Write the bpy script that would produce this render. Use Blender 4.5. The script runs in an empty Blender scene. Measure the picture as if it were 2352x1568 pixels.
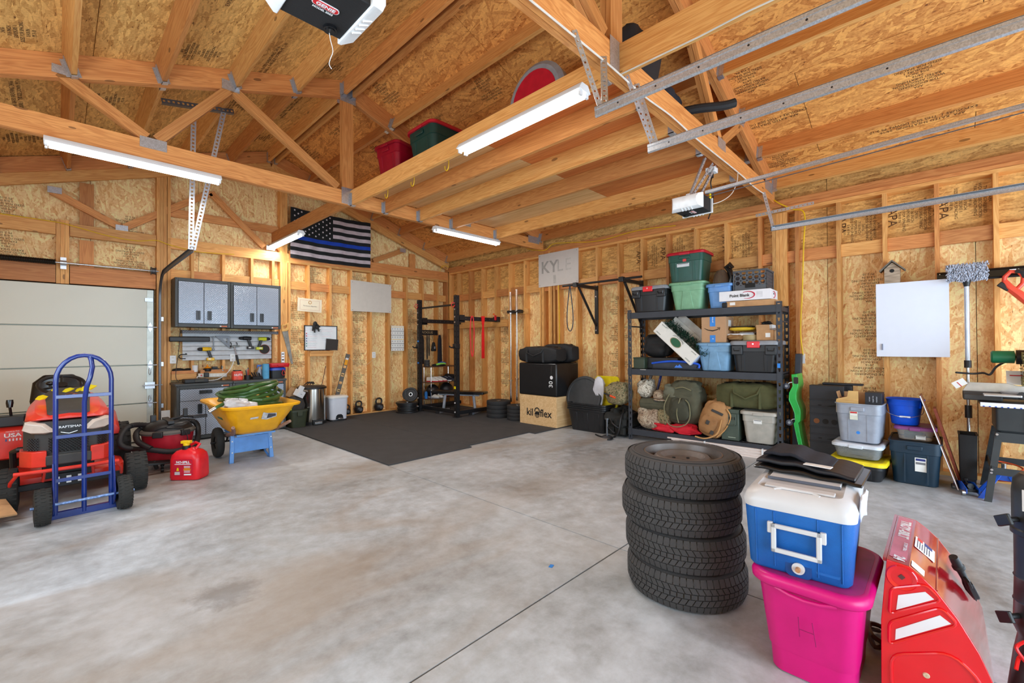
import bpy, bmesh, math, random
from mathutils import Matrix, Vector
random.seed(7)
S = bpy.context.scene
COL = S.collection
PI = math.pi
R = math.radians
CAMPOS = (-6.26993, -8.15372, 1.34)
cd = bpy.data.cameras.new('camera'); cam = bpy.data.objects.new('camera', cd); COL.objects.link(cam)
cd.sensor_fit = 'HORIZONTAL'; cd.sensor_width = 36.0; cd.lens = 1016.0 / 2352.0 * 36.0
cd.clip_start = 0.05; cd.clip_end = 200
_m = Matrix(((0.69751984, -0.00211583, -0.71656234), (-0.71654116, -0.01029639, -0.69746882), (-0.00590228, 0.99994475, -0.00869802)))
cam.matrix_world = Matrix.Translation(CAMPOS) @ _m.to_4x4()
S.camera = cam
w = bpy.data.worlds.new('sky'); S.world = w; w.use_nodes = True
bg = w.node_tree.nodes['Background']; bg.inputs[0].default_value = (0.80, 0.90, 1.0, 1); bg.inputs[1].default_value = 1.2
S.view_settings.view_transform = 'Standard'; S.view_settings.look = 'None'
S.view_settings.exposure = 0.5; S.view_settings.gamma = 1.0
try: S.view_settings.use_curve_mapping = False
except Exception: pass
S.cycles.max_bounces = 8; S.cycles.diffuse_bounces = 5; S.cycles.caustics_reflective = False; S.cycles.caustics_refractive = False
S.cycles.sample_clamp_indirect = 6
def area(name, loc, rot, sx, sy, power, color):
    l = bpy.data.lights.new(name, 'AREA'); l.shape = 'RECTANGLE'; l.size = sx; l.size_y = sy; l.energy = power; l.color = color
    o = bpy.data.objects.new(name, l); COL.objects.link(o); o.location = loc; o.rotation_euler = rot
    return o
area('daylight_doorway', (-5.55, -10.9, 1.25), (R(-90), 0, 0), 2.8, 2.3, 115, (0.66, 0.84, 1.0)).rotation_euler = (R(90), 0, 0)
area('daylight_doorway', (-1.98, -10.9, 1.25), (R(90), 0, 0), 2.9, 2.3, 120, (0.66, 0.84, 1.0))
area('added_west_fill', (-7.3, -5.2, 1.75), (R(90), 0, R(-90)), 3.6, 1.3, 55, (0.66, 0.84, 1.0))  # fill light added at the unseen west wall; no known window there
def lin(c):
    return tuple(((x / 255.0) / 12.92 if x <= 10 else (((x / 255.0) + 0.055) / 1.055) ** 2.4) for x in c) + (1.0,)
def newmat(name):
    m = bpy.data.materials.new(name); m.use_nodes = True
    nt = m.node_tree; b = nt.nodes['Principled BSDF']
    return m, nt, b
def N(nt, t, **kw):
    n = nt.nodes.new(t)
    for k, v in kw.items():
        if k in n.inputs.keys(): n.inputs[k].default_value = v
        else: setattr(n, k, v)
    return n
def mixc(nt, fac, a, b, mode='MIX'):
    n = nt.nodes.new('ShaderNodeMix'); n.data_type = 'RGBA'; n.blend_type = mode
    for i, v in ((0, fac), (6, a), (7, b)):
        if hasattr(v, 'is_linked') or hasattr(v, 'links'): nt.links.new(v, n.inputs[i])
        else: n.inputs[i].default_value = v
    return n.outputs[2]
def mth(nt, op, a, b=None, c=None):
    n = nt.nodes.new('ShaderNodeMath'); n.operation = op
    for i, v in enumerate((a, b, c)):
        if v is None: continue
        if hasattr(v, 'links'): nt.links.new(v, n.inputs[i])
        else: n.inputs[i].default_value = v
    return n.outputs[0]
def ramp(nt, fac, stops):
    n = nt.nodes.new('ShaderNodeValToRGB'); e = n.color_ramp.elements
    while len(e) < len(stops): e.new(0.5)
    for i, (p, c) in enumerate(stops): e[i].position = p; e[i].color = c
    nt.links.new(fac, n.inputs[0]); return n.outputs[0]
MC = {}
def mat(name, rgb, rough=0.5, metal=0.0, var=0.12, scale=12, bump=0.0, bscale=120, spec=None, coat=0.0):
    """plain stuff with a slight procedural unevenness; rgb in sRGB 0-255"""
    if name in MC: return MC[name]
    m, nt, b = newmat(name)
    tc = N(nt, 'ShaderNodeTexCoord'); nz = N(nt, 'ShaderNodeTexNoise', Scale=scale, Detail=4.0)
    nt.links.new(tc.outputs['Object'], nz.inputs['Vector'])
    base = lin(rgb); dk = tuple(x * (1 - var) for x in base[:3]) + (1,); lt = tuple(min(1, x * (1 + var)) for x in base[:3]) + (1,)
    nt.links.new(ramp(nt, nz.outputs['Fac'], [(0.3, dk), (0.7, lt)]), b.inputs['Base Color'])
    b.inputs['Roughness'].default_value = rough; b.inputs['Metallic'].default_value = metal
    if spec is not None: b.inputs['Specular IOR Level'].default_value = spec
    if coat: b.inputs['Coat Weight'].default_value = coat; b.inputs['Coat Roughness'].default_value = 0.08
    if bump:
        n2 = N(nt, 'ShaderNodeTexNoise', Scale=bscale, Detail=3.0); nt.links.new(tc.outputs['Object'], n2.inputs['Vector'])
        bp = N(nt, 'ShaderNodeBump', Strength=bump, Distance=0.004); nt.links.new(n2.outputs['Fac'], bp.inputs['Height'])
        nt.links.new(bp.outputs[0], b.inputs['Normal'])
    MC[name] = m; return m
def emis(name, rgb, strength):
    m, nt, b = newmat(name)
    b.inputs['Base Color'].default_value = lin(rgb); b.inputs['Emission Color'].default_value = lin(rgb); b.inputs['Emission Strength'].default_value = strength
    MC[name] = m; return m
def osb(name, dark, mid, light, sc=1.0, spread=1.0):
    m, nt, b = newmat(name)
    tc = N(nt, 'ShaderNodeTexCoord'); oi = N(nt, 'ShaderNodeObjectInfo')
    off = nt.nodes.new('ShaderNodeVectorMath'); off.operation = 'ADD'
    cmb = N(nt, 'ShaderNodeCombineXYZ'); nt.links.new(mth(nt, 'MULTIPLY', oi.outputs['Random'], 37.0), cmb.inputs[0]); nt.links.new(mth(nt, 'MULTIPLY', oi.outputs['Random'], 91.0), cmb.inputs[1])
    nt.links.new(tc.outputs['Object'], off.inputs[0]); nt.links.new(cmb.outputs[0], off.inputs[1])
    cols, pris = [], []
    for k, (ang, sx, sy) in enumerate(((18, 9, 42), (-32, 8, 38), (62, 12, 40), (4, 7, 60))):
        ang *= spread
        mp = N(nt, 'ShaderNodeMapping'); mp.inputs['Rotation'].default_value = (0, 0, R(ang)); mp.inputs['Location'].default_value = (k * 3.1, k * 7.7, 0)
        nt.links.new(off.outputs[0], mp.inputs[0])
        m2 = N(nt, 'ShaderNodeMapping'); m2.inputs['Scale'].default_value = (sx * sc, sy * sc, 0.0); nt.links.new(mp.outputs[0], m2.inputs[0])
        vo = N(nt, 'ShaderNodeTexVoronoi', Scale=1.0); vo.inputs['Randomness'].default_value = 1.0; nt.links.new(m2.outputs[0], vo.inputs['Vector'])
        sp = N(nt, 'ShaderNodeSeparateColor'); nt.links.new(vo.outputs['Color'], sp.inputs[0])
        cols.append(sp.outputs[0]); pris.append(sp.outputs[1])
    cur, pr_ = cols[0], pris[0]
    for k in (1, 2, 3):
        g = mth(nt, 'GREATER_THAN', pris[k], pr_)
        cur = mth(nt, 'ADD', mth(nt, 'MULTIPLY', cur, mth(nt, 'SUBTRACT', 1.0, g)), mth(nt, 'MULTIPLY', cols[k], g))
        pr_ = mth(nt, 'MAXIMUM', pris[k], pr_)
    fn = N(nt, 'ShaderNodeTexNoise', Scale=55.0, Detail=5.0); nt.links.new(off.outputs[0], fn.inputs['Vector'])
    bigv = N(nt, 'ShaderNodeTexNoise', Scale=1.6, Detail=3.0); nt.links.new(off.outputs[0], bigv.inputs['Vector'])
    v = mth(nt, 'ADD', mth(nt, 'MULTIPLY', cur, 0.54), mth(nt, 'ADD', mth(nt, 'MULTIPLY', fn.outputs['Fac'], 0.62), mth(nt, 'MULTIPLY', bigv.outputs['Fac'], 0.22)))
    mq = N(nt, 'ShaderNodeMapping'); mq.inputs['Scale'].default_value = (14, 70, 1); mq.inputs['Rotation'].default_value = (0, 0, R(12 * spread)); nt.links.new(off.outputs[0], mq.inputs[0])
    cr = N(nt, 'ShaderNodeTexNoise', Scale=1.0, Detail=4.0, Distortion=1.2); nt.links.new(mq.outputs[0], cr.inputs['Vector'])
    crk = ramp(nt, cr.outputs['Fac'], [(0.30, (1, 1, 1, 1)), (0.40, (0, 0, 0, 1))])
    v = mth(nt, 'SUBTRACT', mth(nt, 'SUBTRACT', v, 0.10), mth(nt, 'MULTIPLY', crk, 0.38))
    nt.links.new(ramp(nt, v, [(0.0, lin(dark)), (0.22, lin(mid)), (0.62, lin(light)), (1.0, tuple(min(1, x * 1.45) for x in lin(light)[:3]) + (1,))]), b.inputs['Base Color'])
    b.inputs['Roughness'].default_value = 0.62
    bp = N(nt, 'ShaderNodeBump', Strength=0.35, Distance=0.003); nt.links.new(v, bp.inputs['Height']); nt.links.new(bp.outputs[0], b.inputs['Normal'])
    MC[name] = m; return m
def wood(name, c1, c2, rough=0.55, ring=16, knots=True, xs=0.9, rvar=0.35):
    m, nt, b = newmat(name)
    tc = N(nt, 'ShaderNodeTexCoord'); oi = N(nt, 'ShaderNodeObjectInfo')
    off = nt.nodes.new('ShaderNodeVectorMath'); off.operation = 'ADD'
    cmb = N(nt, 'ShaderNodeCombineXYZ')
    for i, k in enumerate((13.0, 5.7, 9.1)): nt.links.new(mth(nt, 'MULTIPLY', oi.outputs['Random'], k), cmb.inputs[i])
    nt.links.new(tc.outputs['Object'], off.inputs[0]); nt.links.new(cmb.outputs[0], off.inputs[1])
    mp = N(nt, 'ShaderNodeMapping'); mp.inputs['Scale'].default_value = (xs, 14, 14); nt.links.new(off.outputs[0], mp.inputs[0])
    n1 = N(nt, 'ShaderNodeTexNoise', Scale=1.0, Detail=3.0, Distortion=0.6); nt.links.new(mp.outputs[0], n1.inputs['Vector'])
    g = mth(nt, 'SINE', mth(nt, 'MULTIPLY', n1.outputs['Fac'], float(ring) * 4))
    mp2 = N(nt, 'ShaderNodeMapping'); mp2.inputs['Scale'].default_value = (4, 160, 160); nt.links.new(off.outputs[0], mp2.inputs[0])
    n2 = N(nt, 'ShaderNodeTexNoise', Scale=1.0, Detail=4.0); nt.links.new(mp2.outputs[0], n2.inputs['Vector'])
    v = mth(nt, 'ADD', mth(nt, 'MULTIPLY', g, 0.16), mth(nt, 'ADD', mth(nt, 'MULTIPLY', n2.outputs['Fac'], 0.5), mth(nt, 'MULTIPLY', n1.outputs['Fac'], 0.45)))
    col = ramp(nt, v, [(0.2, lin(c1)), (0.75, lin(c2))])
    if knots:
        mk = N(nt, 'ShaderNodeMapping'); mk.inputs['Scale'].default_value = (3.2, 9, 9); nt.links.new(off.outputs[0], mk.inputs[0])
        vk = N(nt, 'ShaderNodeTexVoronoi', Scale=1.0); nt.links.new(mk.outputs[0], vk.inputs['Vector'])
        sp = N(nt, 'ShaderNodeSeparateColor'); nt.links.new(vk.outputs['Color'], sp.inputs[0])
        kf = mth(nt, 'MULTIPLY', mth(nt, 'LESS_THAN', vk.outputs['Distance'], 0.13), mth(nt, 'GREATER_THAN', sp.outputs[0], 0.62))
        col = mixc(nt, mth(nt, 'MULTIPLY', kf, 0.7), col, tuple(x * 0.25 for x in lin(c1)[:3]) + (1,))
    br = mth(nt, 'ADD', 1.0 - rvar / 2, mth(nt, 'MULTIPLY', oi.outputs['Random'], rvar))
    cb = N(nt, 'ShaderNodeCombineColor')
    for i in range(3): nt.links.new(br, cb.inputs[i])
    col = mixc(nt, 1.0, col, cb.outputs[0], 'MULTIPLY')
    nt.links.new(col, b.inputs['Base Color']); b.inputs['Roughness'].default_value = rough
    bp = N(nt, 'ShaderNodeBump', Strength=0.15, Distance=0.002); nt.links.new(v, bp.inputs['Height']); nt.links.new(bp.outputs[0], b.inputs['Normal'])
    MC[name] = m; return m
def galv(name='galvanized', rgb=(206, 212, 220), rough=0.34):
    m, nt, b = newmat(name)
    tc = N(nt, 'ShaderNodeTexCoord'); v = N(nt, 'ShaderNodeTexVoronoi', Scale=170.0); nt.links.new(tc.outputs['Object'], v.inputs['Vector'])
    sp = N(nt, 'ShaderNodeSeparateColor'); nt.links.new(v.outputs['Color'], sp.inputs[0]); base = lin(rgb)
    nt.links.new(ramp(nt, sp.outputs[0], [(0.0, tuple(x * 0.72 for x in base[:3]) + (1,)), (1.0, base)]), b.inputs['Base Color'])
    b.inputs['Metallic'].default_value = 0.75; b.inputs['Roughness'].default_value = rough
    MC[name] = m; return m
OSBW = osb('osb_wall', (128, 76, 36), (222, 164, 96), (246, 208, 148), 0.85)
OSBR = osb('osb_roof', (92, 44, 18), (186, 112, 48), (226, 158, 84), 0.78)
OSBL = osb('osb_roof_streaky', (92, 54, 24), (184, 130, 64), (222, 174, 102), 0.95, 0.28)
FIR = wood('fir_lumber', (206, 140, 72), (234, 178, 106))
FIRR = wood('fir_lumber_red', (184, 112, 58), (214, 146, 84))
FIRD = wood('fir_truss', (188, 118, 60), (220, 154, 88))
PLY = wood('loft_plywood', (196, 150, 96), (222, 184, 132), knots=False, ring=7, xs=0.5)
PLYR = wood('loft_plywood_red', (186, 100, 48), (214, 134, 72), knots=False, ring=9, xs=0.5)
GALV = galv(); STEEL = mat('steel', (196, 198, 200), 0.25, 1.0); CHROME = mat('chrome', (225, 225, 228), 0.12, 1.0, 0.03)
BLK = mat('black_plastic', (26, 26, 28), 0.45); BLKM = mat('black_matte', (22, 22, 24), 0.7, bump=0.2); BLKG = mat('black_gloss', (18, 18, 20), 0.2)
RUB = mat('rubber', (38, 38, 40), 0.8, bump=0.3); WHT = mat('white_plastic', (232, 234, 236), 0.4, var=0.03); GRY = mat('grey_plastic', (150, 154, 160), 0.45)
RED = mat('red_plastic', (205, 30, 40), 0.4); PAPER = mat('paper_white', (236, 236, 232), 0.8, var=0.03); CARD = mat('cardboard', (190, 146, 102), 0.85)
INK = mat('ink_black', (24, 22, 20), 0.8); STAMP = mat('ink_stamp', (92, 62, 34), 0.9, var=.5, scale=40)
class MB:
    def __init__(s): s.v = []; s.f = []; s.T = Matrix.Identity(4); s.mi = 0; s.fm = []
    def add(s, vs, fs):
        o = len(s.v); s.v += [s.T @ Vector(p) for p in vs]; s.f += [tuple(i + o for i in f) for f in fs]; s.fm += [s.mi] * len(fs); return s
    def box(s, c, d, rot=None):
        x, y, z = (k / 2 for k in d); vs = [Vector((a * x, b * y, e * z)) for a in (-1, 1) for b in (-1, 1) for e in (-1, 1)]
        if rot is not None:
            M_ = rot if isinstance(rot, Matrix) else Matrix.Rotation(rot, 3, 'Z'); vs = [M_ @ p for p in vs]
        c = Vector(c); return s.add([p + c for p in vs], [(0, 1, 3, 2), (4, 6, 7, 5), (0, 4, 5, 1), (2, 3, 7, 6), (0, 2, 6, 4), (1, 5, 7, 3)])
    def b2(s, p0, p1): return s.box([(a + b) / 2 for a, b in zip(p0, p1)], [abs(a - b) for a, b in zip(p0, p1)])
    def loft(s, rings, cap0=True, cap1=True, closed=True):
        n = len(rings[0]); vs = [p for r in rings for p in r]; fs = []
        for i in range(len(rings) - 1):
            for j in range(n if closed else n - 1):
                a = i * n + j; b = i * n + (j + 1) % n; fs.append((a, b, b + n, a + n))
        if cap0: fs.append(tuple(range(n))[::-1])
        if cap1: fs.append(tuple(range((len(rings) - 1) * n, len(rings) * n)))
        return s.add(vs, fs)
    def cyl(s, p0, p1, r0, r1=None, n=16, caps=True):
        r1 = r0 if r1 is None else r1; p0 = Vector(p0); p1 = Vector(p1); a = (p1 - p0).normalized()
        u = a.orthogonal().normalized(); w_ = a.cross(u); rg = []
        for p, r in ((p0, r0), (p1, r1)): rg.append([p + (u * math.cos(2 * PI * k / n) + w_ * math.sin(2 * PI * k / n)) * r for k in range(n)])
        return s.loft(rg, caps, caps)
    def lathe(s, prof, n=24, c=(0, 0, 0), axis='Z', caps=False, a0=0, a1=2 * PI):
        full = abs(a1 - a0 - 2 * PI) < 1e-6; c = Vector(c); rg = []
        for r, z in prof:
            ring = []
            for k in range(n if full else n + 1):
                t = a0 + (a1 - a0) * k / n; p = (r * math.cos(t), r * math.sin(t), z)
                if axis == 'X': p = (p[2], p[0], p[1])
                elif axis == 'Y': p = (p[0], p[2], p[1])
                ring.append(c + Vector(p))
            rg.append(ring)
        return s.loft(rg, caps, caps, full)
    def tube(s, pts, r, n=8, closed=False, caps=True, sx=1.0):
        pts = [Vector(p) for p in pts]; m = len(pts); rg = []; up = None
        for i, p in enumerate(pts):
            t = (pts[(i + 1) % m] - pts[i - 1]) if closed else (pts[min(i + 1, m - 1)] - pts[max(i - 1, 0)])
            t = t.normalized() if t.length > 1e-9 else Vector((0, 0, 1))
            if up is None: up = t.orthogonal().normalized() if abs(t.z) > 0.9 else Vector((0, 0, 1))
            u = (up - t * up.dot(t)); u = u.normalized() if u.length > 1e-6 else t.orthogonal().normalized(); up = u
            w_ = t.cross(u); rr = r[i] if isinstance(r, (list, tuple)) else r
            rg.append([p + (u * math.cos(2 * PI * k / n) + w_ * math.sin(2 * PI * k / n) * sx) * rr for k in range(n)])
        if closed: rg.append(rg[0]); return s.loft(rg, False, False)
        return s.loft(rg, caps, caps)
    def prism(s, poly, d0, d1, axis='Z'):
        def P(a, b, c): return {'Z': (a, b, c), 'Y': (a, c, b), 'X': (c, a, b)}[axis]
        return s.loft([[Vector(P(a, b, d0)) for a, b in poly], [Vector(P(a, b, d1)) for a, b in poly]])
    def rr(s, levels, n=4, c=(0, 0), cap0=True, cap1=True):
        """rounded-rectangle loft: levels = (z, sx, sy, r)"""
        return s.loft([rring(c[0], c[1], z, a, b, r, n) for z, a, b, r in levels], cap0, cap1)
    def sphere(s, c, r, n=14, m=9, sc=(1, 1, 1)):
        c = Vector(c); rg = []
        for i in range(m + 1):
            t = PI * i / m; q = max(math.sin(t), 1e-4)
            rg.append([c + Vector((r * sc[0] * q * math.cos(2 * PI * k / n), r * sc[1] * q * math.sin(2 * PI * k / n), -r * sc[2] * math.cos(t))) for k in range(n)])
        return s.loft(rg)
    def build(s, name, mats, parent=None, loc=(0, 0, 0), rot=(0, 0, 0), smooth=True, bevel=0.0, ang=35):
        me = bpy.data.meshes.new(name); me.from_pydata([tuple(p) for p in s.v], [], s.f); me.validate()
        bm = bmesh.new(); bm.from_mesh(me); bmesh.ops.recalc_face_normals(bm, faces=bm.faces); bm.to_mesh(me); bm.free()
        mats = mats if isinstance(mats, (list, tuple)) else [mats]
        for m in mats: me.materials.append(m)
        if len(mats) > 1 and len(s.fm) == len(me.polygons): me.polygons.foreach_set('material_index', s.fm)
        if smooth:
            me.shade_smooth(); me.set_sharp_from_angle(angle=R(ang))
        o = bpy.data.objects.new(name, me); COL.objects.link(o); o.location = loc; o.rotation_euler = rot
        if parent: o.parent = parent
        if bevel:
            b = o.modifiers.new('bevel', 'BEVEL'); b.width = bevel; b.segments = 2; b.limit_method = 'ANGLE'; b.angle_limit = R(40)
        return o
def rring(cx, cy, z, a, b, r, n=4):
    r = min(r, a / 2 - 1e-4, b / 2 - 1e-4); pts = []
    for q, (sx, sy) in enumerate(((1, 1), (-1, 1), (-1, -1), (1, -1))):
        for k in range(n + 1):
            t = PI / 2 * (q + k / n); pts.append(Vector((cx + sx * (a / 2 - r) + r * math.cos(t), cy + sy * (b / 2 - r) + r * math.sin(t), z)))
    return pts
def thing(name, label, cat, loc=(0, 0, 0), rz=0, group=None, rot=None):
    o = bpy.data.objects.new(name, None); COL.objects.link(o); o.location = loc; o.rotation_euler = rot or (0, 0, rz); o.empty_display_size = 0.1
    o['label'] = label; o['category'] = cat
    if group: o['group'] = group
    return o
def tag(o, label, cat, group=None):
    o['label'] = label; o['category'] = cat
    if group: o['group'] = group
    return o
def dup(root, loc, rz=None, label=None, group=None):
    r = root.copy(); COL.objects.link(r); r.location = loc
    if rz is not None: r.rotation_euler = (0, 0, rz)
    if label: r['label'] = label
    if group: r['group'] = group
    for ch in list(root.children):
        c = ch.copy(); COL.objects.link(c); c.parent = r
        for g in ch.children:
            d = g.copy(); COL.objects.link(d); d.parent = c
    return r
def box(name, c, d, m, parent=None, rz=0, bevel=0.0, rot=None):
    """box part whose own origin is its centre"""
    return MB().box((0, 0, 0), d).build(name, m, parent, c, rot or (0, 0, rz), smooth=bool(bevel), bevel=bevel)
_tc = {}
def text(name, s, size, m, parent, loc, rot=(PI / 2, 0, 0), bold=0.0, shear=0.0, sx=1.0, space=1.0, align='CENTER'):
    """flat lettering as a thin mesh; rot (90,0,0) faces -y"""
    key = (s, size, m.name, bold, shear, sx, space, align)
    if key not in _tc:
        c = bpy.data.curves.new('t', 'FONT'); c.body = s; c.size = size; c.align_x = align; c.align_y = 'CENTER'; c.extrude = 0.0004; c.offset = bold; c.shear = shear; c.space_character = space; c.resolution_u = 3
        o = bpy.data.objects.new('t', c); COL.objects.link(o)
        me = bpy.data.meshes.new_from_object(o.evaluated_get(bpy.context.evaluated_depsgraph_get())); bpy.data.objects.remove(o); bpy.data.curves.remove(c)
        me.name = name
        if sx != 1.0:
            for v in me.vertices: v.co.x *= sx
        me.materials.clear(); me.materials.append(m); _tc[key] = me
    o = bpy.data.objects.new(name, _tc[key]); COL.objects.link(o); o.location = loc; o.rotation_euler = rot
    if parent: o.parent = parent
    return o
from mathutils import noise as NZ
def lump(b_, c, r, sc, seed=0, n=34, m=20, amp=.12, flat=False):
    random.seed(seed); ph = [random.uniform(0, 6.3) for _ in range(6)]; c = Vector(c); rg = []
    for i in range(m + 1):
        t_ = PI * i / m; q = max(math.sin(t_), 1e-3) ** .6; ring = []
        for k in range(n):
            a = 2 * PI * k / n; w_ = 1 + amp * (math.sin(3 * a + ph[0] + t_ * 2) * .5 + math.sin(5 * a + ph[1] - t_ * 3) * .35 + math.sin(2 * t_ * 2 + ph[2] + a) * .4)
            ca, sa = math.cos(a), math.sin(a); cz = -math.cos(t_); cz = math.copysign(abs(cz) ** .8, cz)
            ca = math.copysign(abs(ca) ** .6, ca); sa = math.copysign(abs(sa) ** .6, sa)
            w_ += 1.6 * amp * NZ.noise(Vector((ca * 2 + seed, sa * 2, cz * 2))) + 1.2 * amp * abs(NZ.noise(Vector((ca * 5, sa * 5 + seed, cz * 5))))
            ring.append(c + Vector((r * sc[0] * q * ca * w_, r * sc[1] * q * sa * w_, r * sc[2] * cz * (w_ if cz > 0 else 1))))
        rg.append(ring)
    return b_.loft(rg)
FACE_W = (PI / 2, 0, -PI / 2)     # lettering on a surface that faces -x
_lm = {}
def lumber(name, p0, p1, wdt, hgt, m, parent, up=(0, 0, 1), plumb=None):
    """a board from p0 to p1 (centre line); hgt along up, wdt sideways"""
    p0 = Vector(p0); p1 = Vector(p1); L = (p1 - p0).length; x = (p1 - p0).normalized(); up = Vector(up)
    y = up.cross(x).normalized(); z = x.cross(y); key = (round(L, 3), wdt, hgt, m.name)
    if key not in _lm:
        o = MB().box((0, 0, 0), (L, wdt, hgt)).build(name, m, None, smooth=False); _lm[key] = o.data
    else: o = bpy.data.objects.new(name, _lm[key]); COL.objects.link(o)
    M_ = Matrix((x, y, z)).transposed().to_4x4(); M_.translation = (p0 + p1) / 2
    o.matrix_world = M_
    if parent: o.parent = parent; o.matrix_parent_inverse = parent.matrix_world.inverted() if False else Matrix.Identity(4)
    return o
def struct(name, b, m, **k):
    o = b.build(name, m, **k); o['kind'] = 'structure'; return o
# ================================================================ THE SHELL
XL, YN, XR = -7.49, -11.0, -3.745            # west wall, near wall, ridge
def zr(x): return 4.66 - 0.3333 * abs(x - XR)   # underside of roof sheathing
m, nt, b = newmat('concrete')
tc = N(nt, 'ShaderNodeTexCoord'); geo = N(nt, 'ShaderNodeNewGeometry')
n1 = N(nt, 'ShaderNodeTexNoise', Scale=0.9, Detail=9.0, Roughness=0.62, Distortion=0.5); nt.links.new(geo.outputs['Position'], n1.inputs['Vector'])
n2 = N(nt, 'ShaderNodeTexNoise', Scale=9.0, Detail=8.0, Roughness=0.7); nt.links.new(geo.outputs['Position'], n2.inputs['Vector'])
n3 = N(nt, 'ShaderNodeTexNoise', Scale=0.55, Detail=5.0, Distortion=1.2)
mp = N(nt, 'ShaderNodeMapping'); mp.inputs['Rotation'].default_value = (0, 0, R(45)); mp.inputs['Scale'].default_value = (0.6, 2.2, 1); nt.links.new(geo.outputs['Position'], mp.inputs[0]); nt.links.new(mp.outputs[0], n3.inputs['Vector'])
v = mth(nt, 'ADD', mth(nt, 'MULTIPLY', n1.outputs['Fac'], 0.62), mth(nt, 'MULTIPLY', n2.outputs['Fac'], 0.38))
col = ramp(nt, v, [(0.30, lin((122, 122, 120))), (0.47, lin((168, 172, 175))), (0.60, lin((194, 200, 206))), (0.72, lin((208, 214, 220)))])
col = mixc(nt, mth(nt, 'MULTIPLY', ramp(nt, n3.outputs['Fac'], [(0.50, (0, 0, 0, 1)), (0.70, (1, 1, 1, 1))]), 0.5), col, lin((150, 126, 98)))
for (sx, sy, rr_, dk) in ((-5.62, -5.35, 0.16, 0.42), (-4.75, -4.2, 0.5, 0.15), (-1.9, -5.4, 0.7, 0.22), (-2.9, -7.9, 0.7, 0.28)):
    vm = nt.nodes.new('ShaderNodeVectorMath'); vm.operation = 'DISTANCE'; nt.links.new(geo.outputs['Position'], vm.inputs[0]); vm.inputs[1].default_value = (sx, sy, 0)
    d_ = mth(nt, 'ADD', vm.outputs['Value'], mth(nt, 'MULTIPLY', mth(nt, 'SUBTRACT', n2.outputs['Fac'], 0.5), rr_ * 1.6))
    mr = N(nt, 'ShaderNodeMapRange'); mr.inputs[1].default_value = rr_ * 0.5; mr.inputs[2].default_value = rr_ * 1.15; mr.inputs[3].default_value = dk; mr.inputs[4].default_value = 0.0; nt.links.new(d_, mr.inputs[0])
    col = mixc(nt, mr.outputs[0], col, lin((70, 62, 54)))
nt.links.new(col, b.inputs['Base Color'])
nt.links.new(ramp(nt, n2.outputs['Fac'], [(0.35, (0.36, 0.36, 0.36, 1)), (0.7, (0.62, 0.62, 0.62, 1))]), b.inputs['Roughness'])
bp = N(nt, 'ShaderNodeBump', Strength=0.10, Distance=0.01); nt.links.new(n2.outputs['Fac'], bp.inputs['Height']); nt.links.new(bp.outputs[0], b.inputs['Normal'])
CONC = m
DARKJ = mat('joint_dirt', (70, 64, 58), 0.9)
floor = struct('floor', MB().b2((XL - 0.2, YN - 0.4, -0.16), (0.2, 0.2, -0.02)), DARKJ, smooth=False)
JX, JY = -3.69, -6.62
for (x0, x1, y0, y1) in ((XL - 0.2, JX - 0.004, YN - 0.4, JY - 0.005), (JX + 0.004, 0.2, YN - 0.4, JY - 0.005), (XL - 0.2, JX - 0.004, JY + 0.005, 0.2), (JX + 0.004, 0.2, JY + 0.005, 0.2)):
    MB().b2((x0, y0, -0.1), (x1, y1, 0)).build('concrete_slab', CONC, floor, smooth=False)
_om = {}
def sheet(w_, h_, m, parent, mw, name='osb_sheet', t=0.012):
    key = (round(w_, 3), round(h_, 3), m.name)
    if key not in _om:
        o = MB().box((0, 0, 0), (w_ - 0.005, h_ - 0.005, t)).build(name, m, None, smooth=False); _om[key] = o.data
    else: o = bpy.data.objects.new(name, _om[key]); COL.objects.link(o)
    o.matrix_world = mw; o.parent = parent; return o
def frame(c, x, y):
    x = Vector(x).normalized(); y = Vector(y).normalized(); M_ = Matrix((x, y, x.cross(y))).transposed().to_4x4(); M_.translation = c; return M_
SHELL = mat('housewrap', (60, 52, 44), 0.9)
DEP = 0.14
wr = struct('wall_right', MB().b2((DEP + 0.014, YN, 0), (DEP + 0.03, 0.16, 3.3)), SHELL, smooth=False)
y = 0.14; k = 0
while y > YN:
    h1 = min(1.22, y - YN)
    sheet(2.44, h1, OSBW, wr, frame((DEP + 0.006, y - h1 / 2, 1.22), (0, 0, 1), (0, 1, 0)))
    y -= 1.22
y = 0.14
while y > YN:
    h1 = min(2.44, y - YN)
    sheet(h1, 0.95, OSBL, wr, frame((DEP + 0.006, y - h1 / 2, 2.92), (0, 1, 0), (0, 0, 1))); y -= 2.44
def stud(w_, x, y, z0, z1, wd=0.038, dp=DEP, m=FIR, par=None, name='stud', ax='R'):
    c = (dp / 2, y - wd / 2) if ax == 'R' else (x + wd / 2, dp / 2)
    return lumber(name, (c[0], c[1], z0), (c[0], c[1], z1), dp if ax == 'R' else wd, wd if ax == 'R' else dp, m, par, up=(0, 1, 0))
ys = [-0.02] + [-0.325 - 0.4095 * i for i in range(0, 26)]
for yy in ys:
    if yy < YN + 0.1: continue
    stud(0.038, 0, yy, 0.04, 2.965, m=FIR if random.random() < .6 else FIRD, par=wr)
for yy in (-2.80, -2.84, -2.99, -3.03, -3.10, -6.63, -6.67, -6.71, -6.75, 0.0):
    stud(0.038, 0, yy, 0.04, 3.05, m=FIR, par=wr, name='post')
for z, hh in ((2.965, 0.038), (3.005, 0.038)):
    for (a, b_) in ((0.14, -4.6), (-4.604, YN)):
        lumber('top_plate', (DEP / 2, a, z + 0.019), (DEP / 2, b_, z + 0.019), DEP, hh - 0.001, FIRR if z > 3 else FIR, wr)
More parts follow.
